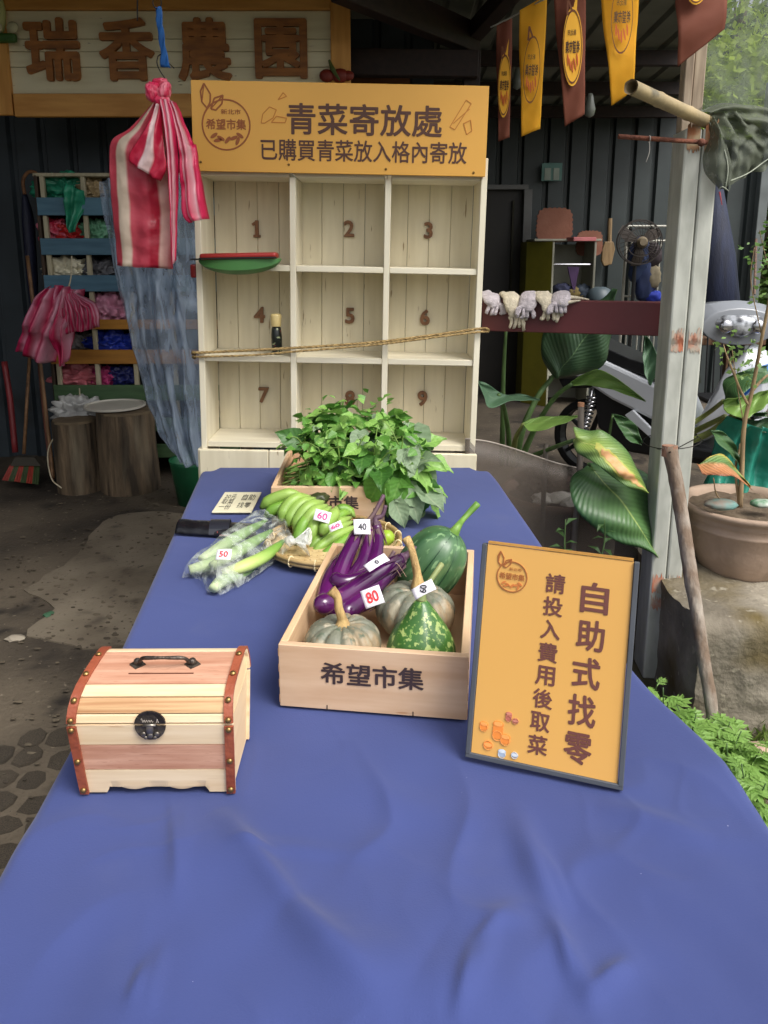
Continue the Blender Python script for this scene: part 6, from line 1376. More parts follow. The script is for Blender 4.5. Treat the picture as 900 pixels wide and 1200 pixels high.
for u, v, n in spots_:
    for _ in range(n):
        p = at(u+rr.gauss(0, 8), v+rr.gauss(0, 8), yt+rr.uniform(-.05, .05)); d = Vector((rr.gauss(0, 1), rr.gauss(0, 1), rr.gauss(0, .6))).normalized(); s_ = rr.uniform(.014, .026); b_ = d.cross(Vector((rr.gauss(0, 1), rr.gauss(0, 1), rr.gauss(0, 1)))).normalized()
        g = G(); g.add([p, p+d*s_*.5+b_*s_*.3, p+d*s_, p+d*s_*.5-b_*s_*.3], [(0, 1, 2, 3)]); obj('leaf', g, M_tl, sap, norm=False)
for P in ([(872, 500, yt), (862, 440, yt), (858, 410, yt)], [(893, 395, yt-.02), (880, 330, yt), (884, 290, yt)], [(852, 418, yt-.03), (848, 404, yt)], [(905, 330, yt), (897, 300, yt), (890, 270, yt)]): br_(P, [.002, .0012], 'twig')
L_br = uvmat('withered_leaf', [(0, (196, 176, 80)), (.15, (120, 146, 76)), (.4, (92, 128, 70)), (.55, (186, 134, 88)), (.85, (190, 128, 84)), (1, (140, 84, 52))], .5, veins=14, trans=.2)
bigleaf(sap, [(822, 546, 2.42), (832, 534, 2.44), (848, 533, 2.45), (862, 548, 2.44), (880, 570, 2.40)], [(818, 545, 2.40), (824, 556, 2.36), (842, 557, 2.34), (862, 560, 2.36), (882, 574, 2.40)], L_br, .015, .006, 12, 20)
bigleaf(sap, [(834, 505, 2.5), (846, 505, 2.52), (862, 522, 2.52), (871, 548, 2.5)], [(834, 506, 2.5), (842, 520, 2.46), (856, 532, 2.46), (870, 550, 2.5)], L_mid, .02)
# right-hand broad-leaf plant behind the pot
p2 = thing('broad_leaf_plant', 'broad-leaved plant with curled pale leaves behind the flower pot', 'plant', tuple(at(850, 540, 2.9)))
bigleaf(p2, [(902, 428, 2.8), (872, 434, 2.82), (850, 445, 2.84), (849, 462, 2.82), (856, 482, 2.78), (900, 488, 2.72)], [(905, 446, 2.74), (885, 452, 2.72), (868, 462, 2.72), (866, 470, 2.7), (874, 482, 2.7), (905, 484, 2.68)], L_mid, .03, .008, 16, 30)
bigleaf(p2, [(850, 468, 2.72), (880, 462, 2.7), (905, 455, 2.68)], [(852, 484, 2.70), (876, 490, 2.64), (905, 470, 2.64)], L_lite, .03)
bigleaf(p2, [(860, 486, 2.76), (885, 492, 2.74), (910, 486, 2.72)], [(858, 492, 2.74), (880, 505, 2.70), (910, 506, 2.68)], L_dark, .03)
for P, r in (([(800, 512, 3.0), (825, 500, 2.92), (850, 488, 2.8)], [.012, .01]), ([(800, 520, 2.9), (830, 508, 2.85), (862, 486, 2.76), (880, 484, 2.72)], [.014, .010]), ([(806, 500, 3.05), (830, 484, 3.0), (848, 470, 2.8)], [.01, .008])): stalk(p2, P, r, M_stk2)
# teal plastic sheet
g = G(); g.sheet([(852, 488, 2.72), (842, 515, 2.74), (834, 545, 2.76), (822, 580, 2.74)], [(905, 505, 2.70), (910, 530, 2.72), (915, 560, 2.74), (915, 580, 2.72)], 40, 30, -.06, (.02, 3, .6), .04, 7, 3)
obj('teal_sheet', g, uvmat('teal_plastic', [(0, (52, 150, 128)), (1, (46, 140, 122))], .35, trans=.25, bump=.6, noise_amt=.2), smooth=True, solid=.001, norm=False, tag=('crumpled teal plastic sheet behind the flower pot', 'plastic sheet'))
# leaning stick
g = G(); P = resample([at(785, 523, 2.2), at(797, 590, 2.16), (at(812, 690, 2.08)), at(831, 806, 2.0), at(836, 850, 1.98)], 40)
for i, p in enumerate(P): P[i] = p+Vector((1, 0, 0))*.004*noise.noise(p*7)
g.tube(P, [.0245*.9]+[.0225*.9]*6+[.019*.95]*5+[.016], 14)
for v_ in g.v: v_ += Vector((.0025, .0025, 0))*noise.noise(v_*45)
obj('leaning_stick', g, mat('lichen_stick', (118, 100, 84), .9, col2=(160, 150, 138), scale=22, stretch=(1, 1, .45), bump=.8, bscale=50, detail=8, ramp=(.42, .66)), smooth=True, tag=('thick lichen-spotted stick leaning against the steel post', 'stick'))
g = G(); cp_ = at(785, 523, 2.2); g.lathe([(.0225, -.03), (.0226, .0025), (.001, .003)], 14, Matrix.Translation(cp_) @ Matrix.Rotation(radians(-4), 4, 'X')); obj('stick_end', g, mat('cut_stick', (150, 112, 90), .85, col2=(126, 90, 72), scale=40), smooth=False, tag=('reddish sawn top end of the lichen-spotted stick', 'stick end'))
g = G(); rr_ = .075; cc = Vector((px0, py0-.0, at(785, 528, 2.3).z)); 
g.tube([cc+Vector((rr_*1.15*cos(t)-.01, rr_*1.35*sin(t)-.03, .012*cos(t))) for t in [2*pi*i/36 for i in range(37)]]+[at(785, 530, 2.17), at(770, 526, 2.3)], .0016, 5); obj('tie_wire', g, M_wire, smooth=True, tag=('thin wire tying the leaning stick to the steel post', 'wire'))

# ---------------- scooter behind the post
M_sw = mat('silver_white_paint', (196, 200, 206), .25, .02, coat=.6); M_sb = mat('scooter_blue', (26, 92, 176), .25, .02, coat=.6); M_bk2 = mat('matt_black', (22, 23, 25), .45, .1); M_tyre = mat('tyre_rubber', (18, 18, 19), .8, .1); M_chr = mat('chrome', (180, 180, 184), .15, metal=.95); M_sgr = mat('grey_cover', (128, 132, 138), .3, .03, coat=.4)
Ar = Vector((at(690, 540, 4.9).x, 4.9, 0)); Af = Vector((at(905, 540, 4.15).x, 4.15, 0)); ax = (Af-Ar).normalized(); sd_ = Vector((ax.y, -ax.x, 0))
Msc = Matrix(((ax.x, sd_.x*-1, 0, Ar.x), (ax.y, sd_.y*-1, 0, Ar.y), (0, 0, 1, .007), (0, 0, 0, 1)))
Lw = (Af-Ar).length
sc_ = thing('motor_scooter', 'parked white scooter with blue trim half hidden behind the steel post', 'scooter', mtx=Msc)
def wheel(x):
    w_ = G(); R_ = .25
    w_.v = []; n = 40
    g = G(); prof = [(R_-.045, -.045), (R_-.01, -.045), (R_, -.02), (R_, .02), (R_-.01, .045), (R_-.045, .045)]
    g.lathe([(r, z) for r, z in prof], 36, Matrix.Translation((x, 0, R_)) @ Matrix.Rotation(pi/2, 4, 'X'), cap=False)
    wo_ = obj('wheel', g, M_tyre, sc_, local=True, smooth=True)
    g = G(); g.lathe([(R_-.05, -.04), (R_-.045, -.04), (R_-.045, .04), (R_-.05, .04)], 32, Matrix.Translation((x, 0, R_)) @ Matrix.Rotation(pi/2, 4, 'X'), cap=False)
    for k in range(5):
        a_ = 2*pi*k/5; g.tube([(x, 0, R_), (x+(R_-.05)*cos(a_), 0, R_+(R_-.05)*sin(a_))], [.022, .012], 8)
    obj('rim', g, M_bk2, wo_, local=True)
wheel(0); wheel(Lw)
def side(poly, y0, y1, name, m, bev=.008):
    g = G(); g.prism([(x, y0, z) for x, z in poly], (0, y1-y0, 0)); return obj(name, g, m, sc_, local=True, bevel=bev)
# local -y is the side facing the viewer's left/front
side([(-.28, .84), (-.18, .88), (.25, .74), (.60, .62), (.72, .40), (.66, .36), (.50, .44), (.2, .54), (-.05, .66), (-.26, .78)], -.15, .15, 'body_side', M_sw, .02)
side([(-.2, .83), (.1, .74), (.12, .70), (-.1, .77)], -.155, .155, 'blue_trim', M_sb, .003)
side([(-.22, .885), (.0, .90), (.3, .80), (.62, .74), (.64, .66), (.25, .74), (-.18, .875)], -.13, .13, 'seat', M_bk2, .02)
side([(.05, .62), (.45, .50), (.62, .40), (.9, .30), (.9, .22), (.3, .22), (.1, .34)], -.11, .11, 'engine_cover', M_bk2, .02)
side([(.55, .27), (1.1, .27), (1.15, .33), (.6, .33)], -.17, .17, 'footboard', M_bk2, .01)
side([(-.2, .62), (.1, .66), (.12, .6), (-.16, .56)], -.10, .10, 'rear_mudguard', M_bk2, .01)
side([(.6, .26), (.66, .26), (.35, .5), (.30, .46)], -.165, -.14, 'side_strip', M_sw, .005)
g = G(); g.tube([(0, -.12, .27), (.06, -.12, .6)], .014, 8)
for k in range(9): g.lathe([(.034, -.006), (.038, 0), (.034, .006)], 14, Matrix.Translation((.012+.006*k, -.12, .32+.027*k)))
obj('shock_absorber', g, M_chr, sc_, local=True, smooth=True)
def loft(rings, name, m):
    g = G(); n = len(rings[0]); vs = [p for r in rings for p in r]; fs = [(k*n+i, k*n+(i+1) % n, (k+1)*n+(i+1) % n, (k+1)*n+i) for k in range(len(rings)-1) for i in range(n)]+[tuple(range(n)), tuple(range(len(rings)*n-1, (len(rings)-1)*n-1, -1))]
    g.add(vs, fs); return obj(name, g, m, sc_, local=True, smooth=True, bevel=.006)
def oval(x, z, ry, rz, n=20): return [(x+.0*sin(2*pi*i/n), ry*cos(2*pi*i/n), z+rz*sin(2*pi*i/n)) for i in range(n)]
loft([oval(Lw-.36, .45, .2, .1), oval(Lw-.26, .62, .2, .2), oval(Lw-.16, .72, .17, .22), oval(Lw-.06, .72, .10, .16)], 'front_shield', M_sw)
side([(Lw-.18, .60), (Lw-.02, .78), (Lw-.06, .84), (Lw-.22, .68)], -.19, .19, 'blue_trim', M_sb, .01)
STEER = Matrix.Translation((Lw-.3, 0, 0)) @ Matrix.Rotation(radians(-52), 4, 'Z') @ Matrix.Translation((-(Lw-.3), 0, 0))
def st_(g_): g_.v = [STEER @ Vector(v_) for v_ in g_.v]; return g_
def oval_s(*a_): return [STEER @ Vector(p) for p in oval(*a_)]
loft([oval_s(Lw-.42, 1.07, .20, .04), oval_s(Lw-.34, 1.08, .27, .08), oval_s(Lw-.22, 1.06, .25, .11), oval_s(Lw-.14, 1.03, .20, .10)], 'handlebar_cover', M_sgr)
side([(Lw-.16, .44), (Lw-.1, .52), (Lw+.14, .54), (Lw+.27, .40), (Lw+.24, .38), (Lw+.12, .49), (Lw-.08, .47)], -.06, .06, 'front_mudguard', M_sw, .01)
g = G(); g.tube([(Lw-.3, 0, 1.0), (Lw-.02, 0, .3)], .03, 8)
for s_ in (-1, 1): g.tube([(Lw-.05, .07*s_, .5), (Lw, .07*s_, .25)], .02, 8)
obj('fork', g, M_bk2, sc_, local=True)
g = G()
for s_ in (-1, 1): g.tube([(Lw-.36, .18*s_, 1.05), (Lw-.40, .36*s_, 1.06)], .017, 8)
obj('handlebar_grip', st_(g), M_bk2, sc_, local=True)
for s_ in (-1, 1):
    g = G(); g.tube([(Lw-.34, .2*s_, 1.1), (Lw-.3, .28*s_, 1.3)], .006, 6); g.ico((Lw-.3, .3*s_, 1.34), .06, 3, sc=(.35, 1.1, .8)); obj('mirror', st_(g), M_bk2, sc_, local=True, smooth=True)
hl = G(); hl.grid(lambda s, t: Vector((Lw-.118+.02*(1-(2*t-1)**2)-.12*abs(2*s-1)**1.6, .235*(2*s-1), 1.035+.06*(2*t-1)*(1-.8*abs(2*s-1))+.035*abs(2*s-1))), 24, 8)
hlo = obj('headlight', st_(hl), mat('headlight_glass', (60, 62, 66), .06, col2=(190, 194, 200), scale=26, metal=.3, coat=1), sc_, local=True, smooth=True, solid=.01)
for s_ in (-1, 1): g = G(); g.ico((Lw-.105, .085*s_, 1.035), .038, 3, sc=(.5, 1, 1)); obj('reflector', st_(g), M_chr, hlo, local=True, smooth=True)
# ---------------- interior things against the back wall
cb0 = at(622, 286, 7.4); cb1 = at(652, 284, 7.25); cb2 = at(696, 288, 7.25); zf = .007
cab = thing('olive_cabinet', 'olive green sided open cabinet standing against the back wall', 'cabinet', ((cb0.x+cb2.x)/2, 7.4, zf))
xa, xb = cb0.x+.16, cb2.x; zc_ = cb1.z
M_ol = mat('olive_paint', (118, 112, 30), .5, .08); M_cw = mat('dusty_white_laminate', (142, 142, 128), .6, .08)
def cbx(nm, c_, d, m): g = G(); g.box(c_, d, bev=.004); return obj(nm, g, m, cab)
g = G(); g.prism([(xa-.004, 7.16, zf), (xa-.004, 7.56, zf), (xa-.20, 7.70, zf), (xa-.20, 7.38, zf)], (0, 0, zc_)); obj('side_panel', g, M_ol, cab)
cbx('side_panel', (xb, 7.4, zc_/2+zf), (.02, .42, zc_), M_cw); cbx('side_panel', (xa+.01, 7.4, zc_/2+zf), (.02, .42, zc_), M_cw); cbx('back_panel', ((xa+xb)/2, 7.6, zc_/2), (xb-xa-.02, .012, zc_-.03), M_cw)
cbx('top_panel', ((xa+xb)/2-.06, 7.4, zc_+.02), (xb-xa+.22, .44, .02), M_cw); cbx('shelf_board', ((xa+xb)/2, 7.39, zc_-.66), (xb-xa-.024, .38, .02), M_cw); cbx('shelf_board', ((xa+xb)/2, 7.39, .3), (xb-xa-.024, .38, .02), M_cw)
g = G(); g.tube([(xa+.02, 7.25, zc_-.2), (xb-.01, 7.25, zc_-.2)], .012, 8); obj('rail', g, M_chr, cab)
g = G(); cc = Vector((xa+.16, 7.24, zc_-.22)); g.prism([cc, cc+Vector((.11, 0, 0)), cc+Vector((.09, 0, -.12)), cc+Vector((.075, 0, -.26)), cc+Vector((.045, 0, -.16))], (0, .03, 0)); obj('purple_cloth', g, mat('purple_cloth', (70, 48, 84), .8), tag=('purple cloth hanging from the rail inside the cabinet', 'cloth'))
for i, (u, v, col, lab) in enumerate(((659, 338, (40, 44, 70), 'dark blue bundle at the left on the cabinet shelf'), (672, 342, (120, 104, 60), 'ochre bundle in the middle of the cabinet shelf'), (682, 340, (60, 70, 84), 'grey bundle at the right on the cabinet shelf'))):
    g = G(); g.ico(at(u, v+2, 7.3), .09, 3, .4, 3, (1, .8, .7), i); obj('cloth_bundle', g, mat('bundle_%d' % i, col, .8, .2), smooth=True, tag=(lab, 'bundle'), group='bundles in the cabinet')
M_sl = mat('rough_wood_slice', (128, 80, 62), .8, col2=(150, 102, 82), scale=4, bump=.3)
def scallop(lab, u0, v0, u1, v1, y):
    a0 = at(u0, v0, y); a1 = at(u1, v1, y); cx = (a0.x+a1.x)/2; cz = (a0.z+a1.z)/2; w_ = (a1.x-a0.x)/2; h_ = (a0.z-a1.z)/2; P = []
    n = 96
    for i in range(n):
        a_ = 2*pi*i/n; c_, s_ = cos(a_), sin(a_); k = (abs(c_)**4+abs(s_)**4)**-.25; sc2 = 1-.05*(1 if (i//2) % 2 else 0); P.append((cx+w_*k*c_*sc2*(1 if s_ < 0 else .97), y, cz+h_*k*s_*(sc2 if s_ > -.5 else 1)))
    g = G(); g.prism(P, (0, .03, 0)); obj('wooden_board', g, M_sl, tag=(lab, 'board'), group='scalloped wooden boards by the cabinet')
scallop('large scalloped reddish wooden board on top of the olive cabinet', 629, 243, 671, 284, 7.3)
scallop('smaller scalloped wooden board leaning right of the cabinet', 676, 270, 706, 300, 7.55)
g = G(); a0 = at(668, 283, 7.15); g.box(a0+Vector((.1, 0, .02)), (.22, .16, .035), .2, bev=.004); obj('pink_book', g, mat('pink_cover', (168, 96, 98), .6), tag=('pink book lying on the cabinet top before the board', 'book'))
pdl = thing('wooden_paddle', 'long-handled wooden paddle hanging on the corrugated back wall', 'paddle', tuple(at(712, 312, 7.6)))
Wpd = wood('pale_paddle', (150, 124, 88), (120, 98, 66), 6, (6, 6, 1)); g = G(); g.tube([at(715, 256, 7.7), at(714, 288, 7.68)], .022, 8); obj('handle', g, Wpd, pdl)
g = G(); P = [at(u, v, 7.66) for u, v in ((709, 283), (719, 283), (721, 292), (717, 310), (708, 312), (705, 306), (706, 292))]; g.prism(P, (0, .04, 0)); obj('blade', g, Wpd, pdl, bevel=.008)
# fan
fn_ = thing('pedestal_fan', 'dark pedestal fan by the back wall beside the white rack', 'fan', (at(745, 290, 7.0).x, 7.0, zf)); fz = at(748, 284, 7.0).z; fx = at(748, 284, 7.0).x
g = G(); R_ = .19
for yy, rr2 in ((6.93, R_), (6.93, R_*.3), (7.03, R_*.97), (6.98, R_*1.02), (6.92, R_*.65)): g.tube([(fx+rr2*cos(2*pi*i/32), yy, fz+rr2*sin(2*pi*i/32)) for i in range(33)], .005, 5)
for i in range(28): a_ = 2*pi*i/28; g.tube([(fx+.04*cos(a_), 6.91, fz+.04*sin(a_)), (fx+R_*.7*cos(a_+.2), 6.92, fz+R_*.7*sin(a_+.2)), (fx+R_*cos(a_+.3), 6.97, fz+R_*sin(a_+.3))], .0025, 4)
obj('fan_cage', g, mat('dark_fan_metal', (62, 56, 52), .5, metal=.4), fn_)
g = G()
for k in range(3):
    a_ = 2*pi*k/3+.4; ca = Vector((cos(a_), 0, sin(a_))); cb2_ = Vector((-sin(a_), 0, cos(a_))); c0 = Vector((fx, 6.97, fz)); g.add([c0, c0+ca*.1+cb2_*.07, c0+ca*.2+cb2_*.05+Vector((0, .02, 0)), c0+ca*.21-cb2_*.03+Vector((0, .03, 0)), c0+ca*.1-cb2_*.03], [(0, 1, 2, 3, 4)])
obj('fan_blade', g, mat('fan_blade', (70, 62, 56), .4), fn_, solid=.004)
g = G(); g.tube([(fx, 7.05, fz), (fx, 7.05, .05)], .018, 8); g.lathe([(.18, 0), (.17, .03), (.03, .05)], 24, Matrix.Translation((fx, 7.05, zf))); obj('stand', g, M_bk2, fn_)
g = G(); g.lathe([(.04, 0), (.05, .03), (.03, .06)], 16, Matrix.Translation((fx, 6.92, fz)) @ Matrix.Rotation(pi/2, 4, 'X')); obj('motor_hub', g, mat('tan_hub', (104, 92, 72), .6), fn_)
# white rack
wr = thing('wire_rack', 'white metal bar rack hung with blue cloths at the back wall', 'rack', (at(755, 350, 7.2).x, 7.2, zf)); g = G()
x0_, x1_ = at(733, 300, 7.2).x, at(800, 300, 7.2).x; zt_, zl_ = at(750, 265, 7.2).z, at(750, 347, 7.2).z
for z in (zt_, zt_-.13, zl_, .5, .1): g.tube([(x0_, 7.2, z), (x1_, 7.2, z)], .011, 6)
n = 11
for i in range(n): x = x0_+(x1_-x0_)*i/(n-1); g.tube([(x, 7.2, .1 if i % 5 else zf), (x, 7.2, zt_-.13 if i % 5 else zt_)], .007 if i % 5 else .013, 6)
obj('bars', g, mat('off_white_metal', (170, 168, 156), .5), wr)
for i, (u, v, sx, sz, col, lab) in enumerate(((749, 305, .1, .22, (34, 50, 84), 'navy cloth hanging beside the fan on the white rack'), (756, 330, .09, .2, (28, 42, 78), 'blue cloth hanging lower on the white rack'), (765, 300, .08, .12, (44, 34, 38), 'dark maroon bag on the white rack near the post'), (764, 325, .08, .12, (120, 110, 88), 'tan bag on the white rack near the post'), (765, 348, .08, .06, (30, 50, 150), 'bright blue bag low on the white rack'))):
    g = G(); g.ico(at(u, v, 7.08), 1, 3, .25, 2.5, (sx, .05, sz), i+3); obj('hanging_bag', g, mat('hang_%d' % i, col, .8, .15), smooth=True, tag=(lab, 'bag'), group='cloths and bags on the white rack')
g = G(); p = at(703, 345, 6.3); g.lathe([(.02, 0), (.10, .02), (.11, .08), (.08, .14), (.04, .16)], 28, Matrix.Translation(p-Vector((0, 0, .1)))); obj('steel_pot', g, mat('blue_grey_metal', (70, 82, 88), .5), smooth=True, tag=('rounded blue-grey pot right of the cabinet above the rail', 'pot'))
# notice on the wall, bulb
nb_ = thing('wall_notice', 'small teal and white notice fixed high on the back wall', 'notice', tuple(at(646, 212, 7.7)))
a0 = at(635, 191, 7.72); a1 = at(658, 212, 7.72); g = G(); g.box((a0+a1)/2, (a1.x-a0.x, .012, a0.z-a1.z), bev=.003); obj('panel', g, mat('dusty_teal', (92, 130, 122), .6, .1), nb_)
for fx_, w_ in ((.3, .3), (.72, .28)): g = G(); g.box((a0.x+(a1.x-a0.x)*fx_, 7.711, (a0.z+a1.z)/2-.02), (w_*(a1.x-a0.x), .004, .11)); obj('paper', g, mat('faded_paper', (150, 160, 148), .7), nb_)
def lamp(lab, u, v, y, r=.05): p = at(u, v, y); g = G(); g.lathe([(.012, .09), (.02, .07), (r*.7, .04), (r, 0), (r*.8, -.035), (.004, -.05)], 20, Matrix.Translation(p)); obj('unlit_bulb', g, mat('dusty_bulb', (108, 112, 104), .35), smooth=True, tag=(lab, 'bulb'), group='unlit bulbs under the shed roof')
lamp('unlit grey bulb hanging just right of the second maroon flag', 691, 128, 5.0, .035); lamp('faint unlit bulb behind the tail of the first yellow flag', 606, 96, 5.6, .035)
# workbench, chairs seen under the rail to the right of the post
wb = thing('wooden_workbench', 'low brown wooden bench right of the steel post in the shade', 'bench', (at(830, 410, 5.6).x, 5.6, zf)); Wb = wood('brown_bench', (98, 68, 42), (74, 50, 30), 4, (1, 6, 6))
a0 = at(812, 396, 5.6); a1 = at(868, 408, 5.4); g = G(); g.box(((a0.x+a1.x)/2, 5.6, a0.z), (a1.x-a0.x+.3, .5, .05), bev=.004); obj('top', g, Wb, wb)
for sx in (0, 1):
    for yy in (5.4, 5.8): g = G(); g.box((a0.x-.1+sx*(a1.x-a0.x+.2), yy, a0.z/2), (.06, .06, a0.z-.06), bev=.003); obj('leg', g, Wb, wb)
mc_ = thing('metal_chair', 'thin black metal chair standing behind the steel post', 'chair', (at(845, 440, 5.0).x, 5.0, zf)); g = G(); xx = at(838, 440, 5.0).x
for sx in (0, .3):
    for yy in (0, .3): g.tube([(xx+sx, 5+yy, zf), (xx+sx*.9+.015, 5+yy*.9, .45)], .009, 6)
obj('leg', g, M_bk2, mc_); g = G(); g.box((xx+.15, 5.15, .46), (.34, .34, .03), bev=.01); obj('seat', g, M_bk2, mc_)
g = G()
for k in range(6): g.tube([(xx+.02+k*.052, 5.3, .47), (xx+.02+k*.052, 5.34, .9)], .006, 6)
g.tube([(xx, 5.34, .9), (xx+.3, 5.34, .9)], .01, 6); obj('backrest', g, M_bk2, mc_)
# brown barrel stool and blue ball
g = G(); p = at(700, 540, 4.0)
pb = thing('folded_parasol', 'folded navy and red parasol standing beyond the post', 'parasol', (at(855, 370, 6.6).x, 6.6, zf))
def pz(u, v): return at(u, v, 6.6)
g = G(); g.tube([pz(839, 215), pz(838, 300), pz(836, 400)], [.05, .16, .24], 20); obj('navy_canopy', g, mat('navy_canvas', (20, 28, 52), .7, .2, scale=6, stretch=(4, 4, .4), bump=.5), pb, smooth=True)
g = G(); g.sheet([(841, 225, 6.55), (849, 280, 6.5), (851, 345, 6.5), (850, 400, 6.5)], [(842, 225, 6.6), (853, 290, 6.6), (860, 345, 6.6), (866, 400, 6.6)], 8, 16, -.04); obj('red_canopy', g, mat('red_canvas', (120, 26, 34), .7, .1), pb, smooth=True, solid=.004)
g = G(); g.tube([pz(838, 205), (pz(838, 205).x, 6.6, .03)], .02, 8); g.lathe([(.25, 0), (.22, .05), (.03, .07)], 20, Matrix.Translation((pz(838, 205).x, 6.6, zf))); obj('pole', g, M_bk2, pb)
# end post of the wall and opening frame
g = G(); p = at(887, 300, 7.7); g.box((p.x, 7.72, 1.5), (.09, .09, 3.0), bev=.005); obj('corner_post', g, mat('grey_painted_steel', (96, 102, 102), .5), shed)
beam((p.x-.1, 8.0, at(890, 262, 8.0).z), (p.x+2.5, 8.0, at(890, 262, 8.0).z), .05, .05, 'window_bar', mat('window_bar_dark', (40, 42, 42), .5))
g = G(); g.tube([at(886, 280, 7.2), at(884, 345, 7.0)], .012, 8); obj('thin_pole', g, wood('thin_brown_pole', (120, 92, 76), (90, 70, 56), 6), tag=('thin brown pole standing at the garden opening', 'pole'))
# ================================================================ OVERHEAD: FLAGS, POLES, NET; THEN WEEDS AND GRASS
M_fy = mat('yellow_bunting', (238, 182, 40), .8, .04, scale=5, bump=.2, bscale=300, dist=.001); M_fm = mat('maroon_bunting', (122, 66, 46), .8, .04, scale=5, bump=.2, bscale=300, dist=.001)
def thru(m, f_=.35):
    n = m.node_tree.nodes; L = m.node_tree.links; b = n['Principled BSDF']; tr = n.new('ShaderNodeBsdfTranslucent'); mx = n.new('ShaderNodeMixShader'); mx.inputs[0].default_value = f_
    L.new(b.inputs['Base Color'].links[0].from_socket, tr.inputs[0]); L.new(b.outputs[0], mx.inputs[1]); L.new(tr.outputs[0], mx.inputs[2]); L.new(mx.outputs[0], n['Material Output'].inputs[0])
thru(M_fy, .45); thru(M_fm, .3)
M_fo = mat('flag_print_red', (196, 90, 40), .7, .03); M_fb = mat('flag_print_brown', (110, 60, 30), .7, .03); M_fp = mat('flag_print_yellow', (236, 176, 44), .7, .03)
def flag(lab, TL, TR, BL, BR, m, y, cx, cy, sx, sy, txt, ink, seed):
    """corners in pixels at depth y; print laid on the flag's own front"""
    t = thing('bunting_flag', lab, 'flag', tuple(at(*TL, y)), group='market flags strung across the roof edge')
    Lp = [(TL[0], TL[1], y), ((TL[0]*2+BL[0])/3-1, (TL[1]*2+BL[1])/3, y+.01), ((TL[0]+BL[0]*2)/3, (TL[1]+BL[1]*2)/3, y-.01), (BL[0], BL[1], y)]
    Rp = [(TR[0], TR[1], y), ((TR[0]*2+BR[0])/3+1, (TR[1]*2+BR[1])/3, y+.015), ((TR[0]+BR[0]*2)/3, (TR[1]+BR[1]*2)/3, y), (BR[0], BR[1], y+.01)]
    g = G(); g.sheet(Lp, Rp, 12, 40, -.006, (.005, .8, 1.2), .003, 14, seed); obj('cloth', g, m, t, smooth=True, solid=.0008)
    # print
    c_ = at(cx, cy, y-.022); ux = at(cx+sx, cy, y-.022).x-c_.x; uz = c_.z-at(cx, cy+sy, y-.022).z
    tiltf = math.atan2(((TL[0]+TR[0])-(BL[0]+BR[0]))/2, (BL[1]+BR[1]-TL[1]-TR[1])/2)
    Mf = Matrix.Translation(c_) @ Matrix.Rotation(pi/2, 4, 'X') @ Matrix.Rotation(-tiltf, 4, 'Z')
    loops = []
    if m is M_fm:
        obj('print', xf(shape_geo([ell(0, 0, ux*1.05, uz*1.05, 0, 30), [(-ux*.1, uz*.9), (ux*.5, uz*1.5), (ux*.35, uz*.7)]]), Mf), M_fp, t)
        Mf = Mf @ Matrix.Translation((0, 0, .0015))
    obj('print_ring', xf(shape_geo(ring(0, 0, uz*.93, uz*.05, 36, sx=ux/uz)+stroke([(-.6*ux, .85*uz), (-.55*ux, 1.25*uz), (-.1*ux, .95*uz), (-.6*ux, .85*uz)], uz*.05)), Mf), M_fb, t)
    g = text_geo(txt, ux*1.5, uz*.34, .0004, .02); g.v = [Vector((-v_.x, v_.y, v_.z)) for v_ in g.v]; obj('lettering', xf(g, Mf @ Matrix.Translation((0, 0, .0004))), mat('flag_ink', (70, 44, 24), .7), t)
    g = text_geo("新北市", ux*.9, uz*.16, .0004, .01); g.v = [Vector((-v_.x, v_.y, v_.z)) for v_ in g.v]; obj('lettering', xf(g, Mf @ Matrix.Translation((-.1*ux, uz*.38, .0004))), mat('flag_ink', (70, 44, 24), .7), t)
    g = shape_geo([ell(x*ux, yy*uz, ux*.075, uz*.17, .12+a_*.3) for x, yy, a_ in ((-.5, -.34, -.35), (-.26, -.46, .15), (0, -.52, -.2), (.26, -.46, .3), (.5, -.34, -.1))]); obj('vegetable_print', xf(g, Mf @ Matrix.Translation((0, 0, .0008))), M_fo, t)
flag('narrow maroon flag farthest left and deepest in the shade', (582, 30), (600, 20), (584, 166), (597, 161), M_fm, 3.9, 591, 100, 7, 36, "希望市集", M_fb, 1)
flag('yellow flag hanging second from the left', (609, 12), (641, -6), (611, 160), (633, 151), M_fy, 3.65, 623, 82, 10, 40, "希望市集", M_fb, 2)
flag('maroon flag with a yellow oval emblem between two yellow flags', (649, -6), (686, -12), (662, 148), (685, 134), M_fm, 3.3, 671, 55, 11, 44, "希望市集", M_fb, 3)
flag('bright yellow flag above the open end of the bamboo pole', (704, -12), (749, -18), (717, 124), (742, 106), M_fy, 2.9, 729, 20, 13, 44, "希望市集", M_fb, 4)
flag('largest maroon flag nearest the netting with slanting lower edge', (792, -30), (856, -40), (795, 78), (849, 34), M_fm, 2.3, 818, -26, 14, 30, "希望市集", M_fb, 5)
g = G(); g.tube(spline([at(575, 32, 3.95), at(600, 20, 3.85), at(645, -4, 3.5), at(700, -16, 3.0), at(800, -40, 2.3), at(900, -60, 2.1)], 5), .0035, 6)
obj('bunting_string', g, mat('white_string', (190, 188, 180), .6), smooth=True, tag=('pale string carrying the row of market flags', 'string'))
